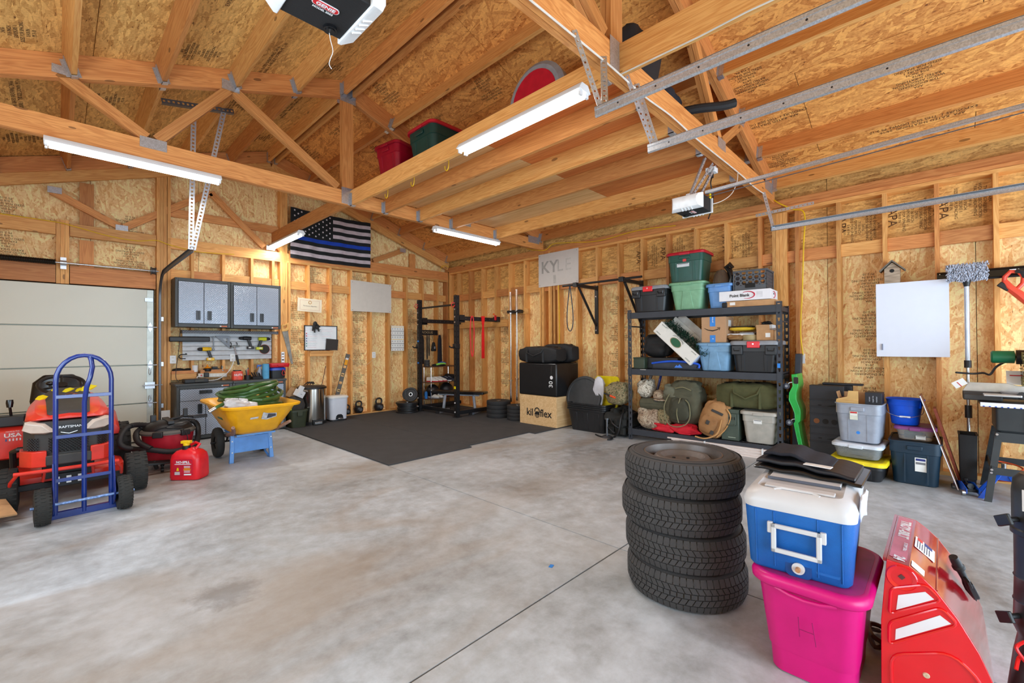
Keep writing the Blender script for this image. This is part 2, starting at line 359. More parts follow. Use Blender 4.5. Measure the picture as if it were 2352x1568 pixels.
lumber('sill_plate', (DEP / 2, 0.14, 0.019), (DEP / 2, YN, 0.019), DEP, 0.037, FIR, wr)
for i in range(len(ys) - 1):
    a, b_ = ys[i] - 0.039, ys[i + 1] + 0.001
    if b_ < YN: break
    lumber('blocking', (0.05, a, 2.41), (0.05, b_, 2.41), 0.04, 0.14, FIRR if i % 3 else FIR, wr)
lumber('eave_block', (0.03, 0.12, 3.085), (0.03, YN, 3.085), 0.04, 0.08, FIRR, wr)
wl = struct('wall_left', MB().loft([[Vector((x, yy, z)) for x, z in ((XL - .2, 0), (0.2, 0), (0.2, zr(0) + .1), (XR, zr(XR) + .15), (XL - .2, zr(XL) + .1))] for yy in (DEP + 0.014, DEP + 0.03)]), SHELL, smooth=False)
DX0, DX1, DZ = -6.95 - 1.0, -5.30, 2.175
x = 0.14
while x > XL:
    w1 = min(1.22, x - XL)
    if x > DX1 and x - w1 < DX1: w1 = x - DX1 - .02
    cx_ = x - w1 / 2
    if x > DX1: sheet(2.44, w1, OSBW, wl, frame((cx_, DEP + 0.006, 1.22), (0, 0, 1), (1, 0, 0)))
    x -= 1.22 if x > DX1 + 1.3 or x < DX1 else 1.22
x = 0.14; k = 0
while x > XL:
    w1 = min(1.22, x - XL); zt = max(zr(x), zr(x - w1)) + 0.1
    sheet(zt - 2.44, w1, OSBW, wl, frame((x - w1 / 2, DEP + 0.006, (2.44 + zt) / 2), (0, 0, 1), (1, 0, 0))); x -= 1.22
for i in range(9):
    stud(0, -0.70 - 0.4065 * i + (0.0 if i else 0.0), 0, 0.04, 2.80, par=wl, m=FIR if i % 3 else FIRR, ax='L') if False else None
for xx in (-0.04, -0.30, -0.70, -1.107, -1.527, -1.933, -2.34, -2.745, -3.14, -3.47):
    stud(0.038, xx, 0, 0.04, 2.80, m=FIR if random.random() < .7 else FIRR, par=wl, ax='L')
for xx in (-3.60, -3.56, -3.52, -5.27, -5.23, -5.19, -5.145):
    stud(0.038, xx, 0, 0.04, zr(xx) - 0.32, par=wl, name='post', ax='L')
for xx in (-4.86, -4.455, -4.05, -3.73): stud(0.038, xx, 0, 0.04, 2.80, par=wl, ax='L')
for xx in (-6.285, -6.245, -6.205): stud(0.038, xx, 0, DZ, 3.0, par=wl, name='cripple_post', ax='L', dp=0.16 if False else DEP)
lumber('plate', (-3.46, 0.02, 2.88), (-5.14, 0.02, 2.88), 0.04, 0.16, FIR, wl)
lumber('header_board', (-5.28, -0.0, 2.88), (-6.16, -0.0, 2.88), 0.06, 0.16, FIR, wl)
lumber('header_board', (-6.29, -0.0, 2.88), (XL, -0.0, 2.88), 0.06, 0.16, FIR, wl)
lumber('door_header', (-5.28, 0.04, 2.30), (-6.16, 0.04, 2.30), 0.08, 0.235, FIRR, wl)
lumber('door_header', (-6.29, 0.04, 2.30), (XL, 0.04, 2.30), 0.08, 0.235, FIRR, wl)
lumber('top_plate', (0, 0.07, 2.82), (-3.46, 0.07, 2.82), 0.14, 0.037, FIR, wl)
lumber('gable_chord', (0, 0.02, 2.93), (-3.46, 0.02, 2.93), 0.04, 0.18, FIRR, wl)
lumber('sill_plate', (0, 0.07, 0.019), (-5.27, 0.07, 0.019), 0.14, 0.037, FIR, wl)
xb = [-0.04, -0.30, -0.70, -1.107, -1.527, -1.933, -2.34, -2.745, -3.14, -3.47]
for i in range(len(xb) - 1): lumber('blocking', (xb[i] - 0.001, 0.05, 2.42), (xb[i + 1] + 0.039, 0.05, 2.42), 0.04, 0.14, FIRR if i % 2 else FIR, wl)
xb = [-3.61, -3.73, -4.05, -4.455, -4.86, -5.14]
for i in range(len(xb) - 1): lumber('blocking', (xb[i] - 0.001, 0.05, 2.42), (xb[i + 1] + 0.039, 0.05, 2.42), 0.04, 0.16, FIRR if i % 2 else FIR, wl)
for (x0, z0, z1) in ((-6.0, 2.42, 2.78), (-6.0, 2.98, zr(-6) - .36), (-0.9, 3.02, zr(-.9) - .38)):
    lumber('cleat', (x0, 0.09, z0), (x0, 0.09, z1), 0.14, 0.04, FIRD, wl, up=(0, 1, 0))
def gweb(x0, z0, x1, z1, w_=0.09): lumber('web', (x0, 0.03, z0), (x1, 0.03, z1), 0.038, w_, FIRD, wl)
gweb(-6.33, 3.36, -5.68, 3.02); gweb(-5.62, 3.02, -4.6, 3.75); gweb(-4.6, 3.75, -3.85, 3.02); gweb(-XR - 7.49, 3.02, XR, 4.2)
gweb(-3.64, 3.02, -2.9, 3.75); gweb(-2.9, 3.75, -1.9, 3.02); gweb(-1.85, 3.05, -1.16, 3.36)
lumber('web', (-5.14, 0.075, 3.35), (-3.61, 0.075, 3.35), 0.038, 0.12, FIRD, wl)
for (px_, pz_) in ((-5.65, 3.0), (-6.30, 3.37), (-3.75, 3.02), (-1.18, 3.36)): box('gusset_plate', (px_, 0.004, pz_), (0.13, 0.012, 0.08), GALV, wl)
for sgn, xe in ((1, 0.0), (-1, XL)):
    for dz, m_ in ((0.27, FIR), (0.105, FIRR)):
        hh = 0.14 if dz > 0.2 else 0.18
        lumber('rake_chord', (xe, -0.02 if dz < .2 else 0.0, zr(xe) - dz), (XR, -0.02 if dz < .2 else 0.0, zr(XR) - dz), 0.05, hh, m_, wl)
wv = MB();
for a, b_ in (((XL, YN, 0), (XL - 0.1, 0.1, 1.1)), ((XL, YN, 2.4), (XL - 0.1, 0.1, 3.5)), ((XL, YN, 1.1), (XL - 0.1, -7.0, 2.4)), ((XL, -3.4, 1.1), (XL - 0.1, 0.1, 2.4))): wv.b2(a, b_)
struct('wall_west', wv, OSBW, smooth=False)
wn = MB()
for a, b_ in (((XL, YN, 0), (-6.95, YN - .1, 2.5)), ((-4.12, YN, 0), (-3.43, YN - .1, 2.5)), ((-.50, YN, 0), (.16, YN - .1, 2.5)), ((XL, YN, 2.5), (.16, YN - .1, 3.4))): wn.b2(a, b_)
wn.loft([[Vector((x, yy, z)) for x, z in ((XL, 3.4), (0.16, 3.4), (XR, 4.75))] for yy in (YN, YN - .1)])
struct('wall_near', wn, OSBW, smooth=False)
ce = MB()
for xe in (0.4, XL - 0.4):
    ce.loft([[Vector((x, yy, z)) for x, z in ((XR, zr(XR) + .013), (xe, zr(xe) + .013), (xe, zr(xe) + .05), (XR, zr(XR) + .05))] for yy in (YN - .3, 0.3)])
ceil_ = struct('ceiling', ce, SHELL, smooth=False)
cosr = math.cos(math.atan(0.3333)); sl = 1 / cosr
for side in (1, -1):
    s_ = 0.0; row = 0
    while s_ < 4.1:
        w1 = min(1.22, 4.1 - s_); xm = XR + side * (s_ + w1 / 2) * cosr
        yy = 0.14 + (0.0 if row % 2 == 0 else 1.22)
        while yy > YN:
            ya = min(yy, 0.14); yb = max(yy - 2.44, YN);
            if ya - yb > 0.1: sheet(ya - yb, w1, OSBR if side > 0 else OSBL, ceil_, frame((xm, (ya + yb) / 2, zr(xm) + 0.006), (0, 1, 0), (-side, 0, 0.3333)))
            yy -= 2.44
        s_ += 1.22; row += 1
T1, T2, T3 = (-2.86, -2.78), (-6.66, -6.58), (-10.4, -10.32)
bays = [(-0.04, T1[1]), (T1[0], T2[1]), (T2[0], T3[1])]
HG = MB(); HG.b2((-0.024, -0.05, -0.01), (-0.0195, 0.0, 0.15)); HG.b2((0.0195, -0.05, -0.01), (0.024, 0.0, 0.15)); HG.b2((-0.024, -0.05, -0.012), (0.024, 0, -0.002)); HG.b2((-0.05, -0.003, 0.0), (-0.02, 0.0, 0.14)); HG.b2((0.02, -0.003, 0.0), (0.05, 0.0, 0.14))
hg0 = HG.build('joist_hanger', GALV, ceil_, (XR + .6, T1[0], 4), smooth=False); hgm = hg0.data; bpy.data.objects.remove(hg0)
def hanger(x, y, z, parent, rz=0, tilt=0):
    o = bpy.data.objects.new('joist_hanger', hgm); COL.objects.link(o); o.location = (x, y, z); o.rotation_euler = (0, tilt, rz); o.parent = parent
sd = math.atan(0.3333)
for bi, (ya, yb) in enumerate(bays):
    for side in (1, -1):
        for i in range(0, 7):
            dx = 0.055 if i == 0 else 0.02 + 0.61 * i
            x = XR + side * dx
            if abs(dx) > 3.72: continue
            zc = zr(x) - 0.098
            up = Vector((side * 0.3333 * 0, 0, 1)) if i == 0 else Vector((side * 0.3162, 0, 0.9487))
            lumber('purlin', (x, ya, zc), (x, yb, zc), 0.038, 0.184, (FIR, FIRD, FIR)[(i + bi) % 3], ceil_, up=up)
            t = 0 if i == 0 else side * sd
            hanger(x - side * 0.03 * (i > 0), yb, zc - 0.092, ceil_, PI, -t); hanger(x - side * 0.03 * (i > 0), ya, zc - 0.092, ceil_, 0, t)
def truss(yr, label, left=True):
    t = thing('roof_truss', label, 'truss', (0, 0, 0), group='roof trusses spanning the garage')
    z0, z1 = 3.10, 3.275
    for y in (yr[0] + 0.0195, yr[1] - 0.0195):
        lumber('bottom_chord', (XL, y, (z0 + z1) / 2), (0.02, y, (z0 + z1) / 2), 0.0375, z1 - z0, FIRD, t)
        for xe in (0.0, XL): lumber('top_chord', (xe, y, zr(xe) - 0.105), (XR, y, zr(XR) - 0.105), 0.0375, 0.195, FIRR, t)
        lumber('king_post', (XR, y, z1 + .001), (XR, y, zr(XR) - 0.2), 0.0375, 0.14, FIRD, t, up=(1, 0, 0))
        for s in (1, -1):
            for (xa, za, xb_, zb_) in ((XR + s * 0.13, 3.30, XR + s * 1.25, 4.04), (XR + s * 1.27, 4.04, XR + s * 1.87, 3.30), (XR + s * 1.95, 3.30, XR + s * 2.52, 3.66)):
                lumber('web', (xa, y, za), (xb_, y, zb_), 0.0375, 0.088, FIRD, t)
    for y in (yr[0] - 0.002, yr[1] + 0.002):
        for (px_, pz_, w_, h_) in ((XR, 3.21, 0.17, 0.2), (XR, zr(XR) - .21, 0.2, 0.14), (XR + 1.9, 3.25, 0.2, 0.1), (XR - 1.9, 3.25, 0.2, 0.1), (XR + 1.27, 4.06, 0.16, .1), (XR - 1.27, 4.06, 0.16, .1), (XR + 2.5, 3.68, .13, .07), (XR - 2.5, 3.68, .13, .07), (-0.25, 3.25, 0.3, .12)):
            box('gusset_plate', (px_, y, pz_), (w_, 0.003, h_), GALV, t)
    return t
truss(T1, 'timber roof truss carrying the far ends of the loft joists, tube light beneath it')
truss(T2, 'timber roof truss beside the galvanized door tracks, carrying the near ends of the loft joists')
truss(T3, 'timber roof truss nearest the open doorways, behind the viewer')
lf = thing('storage_loft', 'storage loft of parallel timber joists topped with plywood sheets', 'loft', (0, 0, 0))
jx = (-3.70, -3.24, -2.70, -2.12, -1.21)
for i, x in enumerate(jx):
    lumber('joist', (x, T1[0], 3.192), (x, T2[1], 3.192), 0.038, 0.184, FIR if i % 2 == 0 else FIRD, lf)
    hanger(x, T1[0], 3.10, lf, 0); hanger(x, T2[1], 3.10, lf, PI)
yy = T1[0]
for i, (ya, yb) in enumerate(((-2.86, -5.0), (-5.004, -6.56))):
    for (xa, xb_) in ((-3.68, -2.42), (-2.416, -1.18)):
        sheet(abs(yb - ya), xb_ - xa, PLY if i == 0 else PLYR, lf, frame(((xa + xb_) / 2, (ya + yb) / 2, 3.292), (0, 1, 0), (-1, 0, 0)), name='plywood_sheet')
tg = thing('tie_beam', 'timber tie beam from gable wall to the far truss, tube light beneath it', 'beam', (0, 0, 0), group=None)
lumber('beam', (-3.72, 0.0, 3.19), (-3.72, T1[1], 3.19), 0.038, 0.17, FIRD, tg)
tg = thing('tie_beam', 'timber tie beam with grey cable clipped under it, running above the door tracks', 'beam', (0, 0, 0))
lumber('beam', (-3.70, T2[0], 3.20), (-3.70, T3[1], 3.20), 0.038, 0.2, FIR, tg)
MB().tube([(-3.73 + .006 * math.sin(k * 1.7), T2[0] - .02 - k * 0.25, 3.09 + .004 * math.sin(k * 2.3)) for k in range(15)], 0.005, 6).build('cable', mat('cable_grey', (205, 200, 190), .5), tg)
ST1 = 'APA\nTHE ENGINEERED\nWOOD ASSOCIATION\nRATED SHEATHING\n24/16\n7/16 INCH\nEXPOSURE 1\nSIZED FOR SPACING\n0.418 IN\nPS 2-10'
def stamp(par, s, size, c, x, y, sx=1.0):
    o = text('mill_stamp', s, size, STAMP, par, (0, 0, 0), sx=sx); o.matrix_world = frame(c, x, y)
def col(par, c, x, up, n=5, z0=.25):
    for k in range(n): stamp(par, ST1, .034, (c[0], c[1], z0 + k * .43), x, up)
for yy in (-7.56, -4.36, -1.75, -5.62): col(wr, (DEP - .0012, yy), (0, 1, 0), (0, 0, -1))
for xx in (-3.30, -2.14, -.93): col(wl, (xx, DEP - .0012), (-1, 0, 0), (0, 0, -1))
for xx in (-6.72, -5.55, -3.0, -2.1): col(wl, (xx, DEP - .0012), (-1, 0, 0), (0, 0, -1), 2, 2.62)
for k, yy in enumerate((-7.5, -7.95, -8.35, -6.2, -4.9, -5.3)): stamp(wr, ST1, .034, (DEP - .0012, yy, 2.66 + .05 * (k % 3)), (0, 0, -1), (0, -1, 0)); stamp(wr, 'APA', .11, (DEP - .0012, yy + .18, 2.72), (0, 0, -1), (0, -1, 0))
RT_ = 'APA  RATED SHEATHING  24/16\nEXPOSURE 1  THIS SIDE DOWN  PS 2-10'
for side in (1, -1):
    for i in range(6):
        for j in range(8):
            if (i * 3 + j * 5) % 4 == 3: continue
            x_ = XR + side * (.36 + .61 * i); y_ = -.7 - 1.22 * j; d_ = (side, 0, -.3333); nn = Vector((-.3162 * side, 0, -.9487)) * .0015
            stamp(ceil_, (RT_, ST1)[(i + j) % 2 == 0], (.044, .034)[(i + j) % 2 == 0], Vector((x_, y_, zr(x_))) + nn, (0, side, 0), d_)
# ================================================================ CEILING FIXTURES
TUBE = emis('lit_tube', (255, 252, 246), 11.0)
def tubelight(label, loc, rz, L=1.25):
    t = thing('tube_light', label, 'light', loc, rz, 'fluorescent tube lights')
    b_ = MB(); b_.loft([[Vector((x, y, z)) for y, z in ((-.035, 0.0), (.035, 0.0), (.065, -.045), (.065, -.05), (-.065, -.05), (-.065, -.045))] for x in (-L / 2, L / 2)])
    b_.build('housing', WHT, t, bevel=0.002)
    for s in (-1, 1):
        MB().cyl((-L / 2 + .03, s * .033, -.067), (L / 2 - .03, s * .033, -.067), 0.013, n=12).build('tube', TUBE, t)
        for e in (-1, 1): box('lamp_holder', (e * (L / 2 - .015), s * .033, -.066), (.016, .03, .036), WHT, t)
    return t
tubelight('tube light under the far truss at the upper left', (-5.73, -2.855, 3.09), 0)
tubelight('tube light hung along the edge of the storage loft', (-3.80, -5.80, 3.095), PI / 2, 1.3)
tubelight('tube light under the far truss at the loft corner, right of the flag', (-1.79, -2.855, 3.09), 0, 1.3)
tubelight('tube light in front of the striped flag, nearest the gable wall', (-3.72, -0.62, 3.09), PI / 2, 1.28)
for loc, rt, L in (((-5.73, -2.855, 2.99), 0, 1.2), ((-1.79, -2.855, 2.99), 0, 1.2), ((-3.80, -5.80, 3.0), PI / 2, 1.2), ((-3.72, -.62, 2.99), PI / 2, 1.2)):
    area('tube_glow', loc, (0, 0, rt), L, 0.1, 14, (1.0, 0.97, 0.92))
def perf(name, p0, p1, parent, w_=0.032, m=GALV, face=(0, -1, 0), ang=True, pitch=0.04):
    """slotted steel strip/angle: real holes punched as quads"""
    p0 = Vector(p0); p1 = Vector(p1); L = (p1 - p0).length; x = (p1 - p0) / L; nrm = Vector(face).normalized(); y = nrm.cross(x).normalized(); nrm = x.cross(y)
    b_ = MB(); n = max(1, int(L / pitch)); pi_ = L / n; hw = w_ / 2; r = w_ * 0.2
    def P(a, c, d=0.0): return p0 + x * a + y * c + nrm * d
    for i in range(n):
        a0, a1 = i * pi_, (i + 1) * pi_; ac = (a0 + a1) / 2
        vs = [P(a0, -hw), P(a1, -hw), P(a1, hw), P(a0, hw)] + [P(ac - r, -r), P(ac + r, -r), P(ac + r, r), P(ac - r, r)]
        vs += [v_ - nrm * 0.0025 for v_ in vs]
        fs = [(k, (k + 1) % 4, 4 + (k + 1) % 4, 4 + k) for k in range(4)]; fs += [tuple(j + 8 for j in f_) for f_ in fs]; fs += [(4 + k, 4 + (k + 1) % 4, 12 + (k + 1) % 4, 12 + k) for k in range(4)]
        b_.add(vs, fs)
    for c in ((-hw, hw) if not ang else (hw,)): b_.add([P(0, c), P(L, c), P(L, c, -.0025), P(0, c, -.0025)], [(0, 1, 2, 3)])
    if ang:
        b_.add([P(0, -hw), P(L, -hw), P(L, -hw, -w_), P(0, -hw, -w_), P(0, -hw + .0025, 0), P(L, -hw + .0025, 0), P(L, -hw + .0025, -w_), P(0, -hw + .0025, -w_)], [(0, 1, 2, 3), (4, 5, 6, 7), (3, 2, 6, 7), (0, 3, 7, 4), (1, 2, 6, 5)])
    return b_.build(name, m, parent, smooth=False)
DGAL = galv('dark_galvanized', (112, 114, 118), .45)
def track(name, label, x, y0, y1, z, side, hangers, cat='track'):
    t = thing(name, label, cat, (x, y0, z), 0)
    prof = [(-.0, .0), (-.010, -.004), (-.018, .002), (-.018, .02), (-.018, .040), (-.006, .046), (0, .040)]
    prof = [(side * a, c) for a, c in prof]
    L = y1 - y0
    b_ = MB(); b_.loft([[Vector((a, yy, c)) for a, c in prof + [(a + side * .003, c - .001) for a, c in reversed(prof)]] for yy in (0, L)])
    b_.build('rail', GALV, t, ang=30)
    a_ = MB(); a_.b2((-side * .019, -.0, .034), (-side * .0215, L, .052)); a_.b2((-side * .0215, 0, .050), (side * .02, L, .053)); a_.build('stiffener_angle', GALV, t, smooth=False)
    for k in range(6): MB().cyl((-side * .0190, -.15 - k * 0.22, .022), (-side * .0170, -.15 - k * .22, .022), .005, n=10).build('slot', BLK, t)
    for (dx, dy) in hangers:
        perf('hanger_strap', (0 + .002, -.03, .04), (dx, T2[0] - 0.012 - y0, 3.13 - z), t, face=(-.6, -.8, 0), ang=False)
        perf('hanger_strap', (0.01, -.05, .04), (dx + dy, T2[0] - 0.014 - y0, 3.12 - z), t, face=(-.75, -.65, 0), w_=.04)
    return t
track('door_track', 'left galvanized door track, doubled, ending under the truss by the tube light', -4.105, -6.737, -10.9, 2.65, 1, ((-.12, .30),))
track('door_track', 'middle galvanized door track crossing under the truss, left of the small opener', -3.447, -6.725, -10.9, 2.65, 1, ((-.20, .13),))
t = track('door_track', 'lowest galvanized door track beside the right wall', -.50, -6.737, -10.9, 2.65, -1, ())
perf('hanger_strap', (0, -.03, .03), (-.03, .06, .46), t, face=(-.5, -.8, 0), w_=.045)
perf('crossbar', (.02, .16, .215), (.02, -.42, .235), t, face=(-1, 0, 0), ang=False)
t = thing('door_track', 'curved galvanized track beside the closed garage door, hung by two straps', 'track', (-5.255, 0, 0))
pts = [(0, -.075, z) for z in (0.02, .6, 1.2, 1.8, 2.0)] + [(0, -.075 - .36 * (1 - math.cos(R(a))), 2.03 + .36 * math.sin(R(a))) for a in range(10, 91, 10)] + [(0, -.9, 2.40), (0, -1.6, 2.405), (0, -2.28, 2.41)]
b_ = MB(); rg = []
for i, p in enumerate(pts):
    p = Vector(p); tg_ = (Vector(pts[min(i + 1, len(pts) - 1)]) - Vector(pts[max(i - 1, 0)])).normalized(); nn = Vector((1, 0, 0)).cross(tg_)
    rg.append([p + Vector((a, 0, 0)) + nn * c for a, c in ((0, -.03), (.022, -.03), (.026, -.018), (.026, .018), (.022, .03), (0, .03), (0, .027), (.02, .027), (.023, .016), (.023, -.016), (.02, -.027), (0, -.027))])
b_.loft(rg); b_.build('rail', DGAL, t, ang=40)
perf('hanger_strap', (0, -2.27, 2.41), (.02, -2.30, 3.84), t, w_=.05, face=(0, -1, 0)); perf('hanger_strap', (.02, -2.27, 2.41), (.31, -2.30, 4.06), t, w_=.05, face=(0, -1, 0))
perf('ceiling_bar', (-.26, -2.31, 3.93), (.40, -2.31, 4.06), t, w_=.05, face=(0, -1, 0), m=DGAL)
for z in (.5, 1.1, 1.75): box('bracket', (.03, -.035, z), (.05, .07, .06), GALV, t)
m, nt, b = newmat('door_paint'); b.inputs['Base Color'].default_value = lin((222, 226, 216)); b.inputs['Roughness'].default_value = .5
tc = N(nt, 'ShaderNodeTexCoord'); mp = N(nt, 'ShaderNodeMapping'); mp.inputs['Scale'].default_value = (2, 2, 60); nt.links.new(tc.outputs['Object'], mp.inputs[0])
nz = N(nt, 'ShaderNodeTexNoise', Scale=8.0); nt.links.new(mp.outputs[0], nz.inputs['Vector']); bp = N(nt, 'ShaderNodeBump', Strength=.08, Distance=.003); nt.links.new(nz.outputs['Fac'], bp.inputs['Height']); nt.links.new(bp.outputs[0], b.inputs['Normal'])
DOORP = m
d1 = struct('door_1', MB().b2((-7.48, .055, 0), (-5.30, .06, 2.16)), DOORP, smooth=False)
DGAP = mat('door_gap', (120, 118, 108), .7)
for i in range(4):
    z0 = .01 + i * .54
    box('section_panel', ((-7.48 - 5.30) / 2, .02, z0 + .27), (2.16, .07, .528), DOORP, d1, bevel=.006)
    box('end_stile', (-5.345, -.019, z0 + .27), (.075, .008, .52), mat('stile', (196, 204, 198), .4, .3), d1, bevel=.002)
box('bottom_seal', (-6.38, .02, .006), (2.16, .06, .012), BLK, d1)
for z in (.55, 1.09, 1.63):
    b_ = MB(); b_.prism([(-.03, 0), (0, -.075), (.03, 0), (0, .075)], -.004, 0, 'Y'); b_.cyl((-.035, -.012, 0), (.075, -.012, 0), .008); b_.build('roller_hinge', GALV, d1, (-5.345, -.026, z))
box('top_bracket', (-5.36, -.03, 2.02), (.09, .02, .05), GALV, d1)
b_ = MB(); b_.box((0, 0, 0), (.11, .02, .09)); b_.cyl((-.08, -.01, 0), (.14, -.01, 0), .009); b_.build('slide_lock', GALV, d1, (-5.35, -.035, .80))
for z in (1.0, .62): MB().tube([(.012 * math.cos(a * PI / 4), 0, .05 * math.sin(a * PI / 4)) for a in range(8)], .004, 6, closed=True).build('pull_loop', GALV, d1, (-5.35, -.035, z))
t = thing('torsion_spring', 'black torsion spring on a steel shaft above the closed garage door', 'spring', (-6.22, -.10, 2.43))
MB().cyl((-1.2, 0, 0), (.96, 0, 0), .012, n=12).build('shaft', STEEL, t)
b_ = MB(); b_.lathe([(.033, 0)] + [((.036 if k % 2 else .032), -.01 * k) for k in range(1, 125)] + [(.033, -1.25)], 12, (-.07, 0, 0), axis='X', caps=True); b_.build('coil', mat('spring_black', (34, 32, 30), .35, .6), t)
b_ = MB(); b_.box((0, .04, .0), (.055, .006, .15)); b_.cyl((-.03, 0, 0), (.03, 0, 0), .03); b_.box((0, .02, 0), (.05, .04, .012)); b_.build('bearing_bracket', GALV, t)
b_ = MB(); b_.lathe([(.015, -.03), (.055, -.03), (.055, -.02), (.045, -.015), (.045, .015), (.055, .02), (.055, .03), (.015, .03)], 20, (.90, 0, 0), 'X'); b_.build('cable_drum', DGAL, t)
YC = mat('cable_yellow', (232, 188, 20), .5)
def rope(name, label, pts, r, m, cat='cable', n=6, parent=None, tagit=True):
    P = [Vector(p) for p in pts]; out = []
    for i in range(len(P) - 1):
        a, b_, c, d = P[max(i - 1, 0)], P[i], P[i + 1], P[min(i + 2, len(P) - 1)]
        for k in range(5):
            u = k / 5; out.append(0.5 * ((2 * b_) + (c - a) * u + (2 * a - 5 * b_ + 4 * c - d) * u * u + (3 * b_ - a - 3 * c + d) * u ** 3))
    out.append(P[-1]); o = MB().tube(out, r, n).build(name, m, parent)
    if tagit: tag(o, label, cat)
    return o
rope('power_cable', 'yellow cable drooping along the header beam over the closed garage door', [(-7.3, -.05, 2.98), (-6.75, -.05, 2.96), (-6.3, -.06, 2.95), (-6.15, -.06, 2.93), (-5.8, -.05, 2.86), (-5.5, -.05, 2.84), (-5.28, -.06, 2.88), (-5.13, -.06, 2.84), (-4.8, -.05, 2.79), (-4.6, -.04, 2.80), (-4.3, -.04, 2.82)], .006, YC)
rope('power_cable', 'yellow cable dropping down the right wall to the outlet beside the steel shelving', [(-.01, -6.60, 3.2), (-.03, -6.72, 3.08), (-.02, -6.86, 2.98), (-.02, -6.98, 2.9), (-.03, -6.97, 2.5), (-.01, -6.95, 2.0), (-.03, -6.93, 1.5), (-.02, -6.95, 1.2)], .008, YC)
rope('power_cable', 'yellow cable hanging down the right wall from the hand-lettered sign to the black duffel bags', [(-.02, -3.24, 2.41), (-.02, -3.25, 2.0), (-.03, -3.26, 1.4), (-.02, -3.25, 1.0)], .008, YC)
rope('power_cable', 'yellow cable looping over the top plate above the sign on the right wall', [(-.03, -2.5, 3.18), (-.06, -2.7, 3.12), (-.04, -2.95, 3.08), (-.05, -3.15, 3.16), (-.03, -3.5, 3.13), (-.03, -4.1, 3.06), (-.03, -4.8, 3.10), (-.03, -5.4, 3.06)], .006, YC)
rope('power_cable', 'yellow cable looped around the corner post under the roof', [(-.25, -.03, 3.02), (-.2, -.03, 3.12), (-.12, -.05, 3.17), (-.05, -.1, 3.13)], .006, YC)
rope('power_cable', 'white cable stapled under the near truss beside the small opener', [(XR - 1, T2[0] - .01, 3.093)] + [(XR - .5 + k * .42, T2[0] - .012 - .006 * (k % 2), 3.093 - .006 * (k % 3)) for k in range(10)], .006, mat('cable_white', (224, 216, 204), .5))
def opener(label, x, y, z, group='garage door openers', dr=0, brand=True, sc=1.0):
    t = thing('door_opener', label, 'opener', (x, y, z), 0)
    body = MB()
    body.loft([[Vector((a, yy, c)) for a, c in ((-.12, .0), (.12, .0), (.13, .03), (.13, .13), (-.13, .13), (-.13, .03))] for yy in (-.13, .13)]); body.build('chassis', BLKM, t, bevel=.004)
    for s in (-1, 1):
        b_ = MB(); pr = [(.13, .13), (.17, .12), (.19, .09), (.19, .05), (.17, .01), (.13, -.008), (.115, -.008), (.115, .13)]
        b_.loft([[Vector((s * a, yy * (1 - .25 * max(0, a - .13) / .06), c)) for a, c in pr] for yy in (-.15, -.08, .08, .15)]); b_.build('light_lens', mat('lens_white', (236, 238, 240), .3), t, bevel=.004)
        for k in range(4): box('vent_rib', (s * .145, -.05 + k * .03, -.003), (.04, .006, .006), mat('lens_white', (236, 238, 240), .3), t, rot=(0, -s * .45, 0))
    if brand:
        b_ = MB(); b_.rr([(-.001, .10, .032, .016), (-.003, .10, .032, .016)], 5); o = b_.build('badge_rim', WHT, t, (0, -.01, 0))
        b_ = MB(); b_.rr([(-.003, .092, .025, .012), (-.0045, .092, .025, .012)], 5); b_.build('badge', RED, t, (0, -.01, 0))
        text('lettering', 'GENIE', .022, WHT, t, (0, -.01, -.0052), (PI, 0, 0), bold=.0006, sx=1.15)
        text('lettering', 'MODEL 2055', .0135, WHT, t, (0, .018, -.0015), (PI, 0, 0), bold=.0003)
    b_ = MB(); b_.cyl((0.06, .09, 0), (.06, .09, -.012), .026, n=20); b_.cyl((.06, .09, -.012), (.06, .09, -.016), .018, n=16); b_.build('dial', BLKG, t)
    rail = MB(); rail.b2((-.016, -.13, .140), (.016, -4.2, .143)); rail.b2((-.016, -.13, .142), (-.013, -4.2, .165)); rail.b2((.013, -.13, .142), (.016, -4.2, .165)); rail.b2((-.016, -.13, .164), (.016, -4.2, .168)); rail.build('rail', GALV, t, rot=(-.0335, 0, 0), smooth=False)
    MB().tube([(.0, -.13, .115), (0, -2, .18), (0, -4.1, .25)], .004, 6).build('drive_chain', DGAL, t)
    for (xa, dx_) in ((-.06, -.02), (-.03, .16), (.12, .24)): perf('hanger_strap', (xa, -.0, .13), (dx_, -.14, 3.10 - z), t, w_=.03, face=(0, -1, 0))
    box('hanger_plate', (0, 0, .145), (.2, .04, .02), GALV, t)
    return t
o1 = opener('large black and white garage door opener overhead with red oval badge', -5.58, -6.52, 2.60)
o1.rotation_euler = (0, 0, 0)
o2 = opener('small black and white garage door opener with rail, beyond the steel tracks', -1.98, -6.43, 2.62)
rope('opener_wire', 'thin white wire dangling from the large overhead opener', [(-5.52, -6.42, 2.59), (-5.515, -6.42, 2.56), (-5.505, -6.42, 2.52), (-5.515, -6.42, 2.485), (-5.52, -6.42, 2.46), (-5.51, -6.42, 2.445)], .0014, WHT)
t = thing('ceiling_outlet', 'white ceiling outlet box with black plug above the small opener', 'outlet', (-1.72, T2[1] + .06, 3.03))
box('box', (0, 0, .04), (.09, .09, .05), WHT, t, bevel=.004); MB().cyl((0, 0, .015), (0, 0, -.03), .018, n=12).build('plug', BLK, t)
rope('power_cord', '', [(0, 0, -.03), (-.03, 0, -.1), (.03, 0, -.2), (.0, 0, -.3), (-.03, 0, -.22), (.02, 0, -.14), (.03, 0, -.28), (-.02, 0, -.36), (-.10, 0, -.46)], .006, BLK, parent=t, tagit=False)
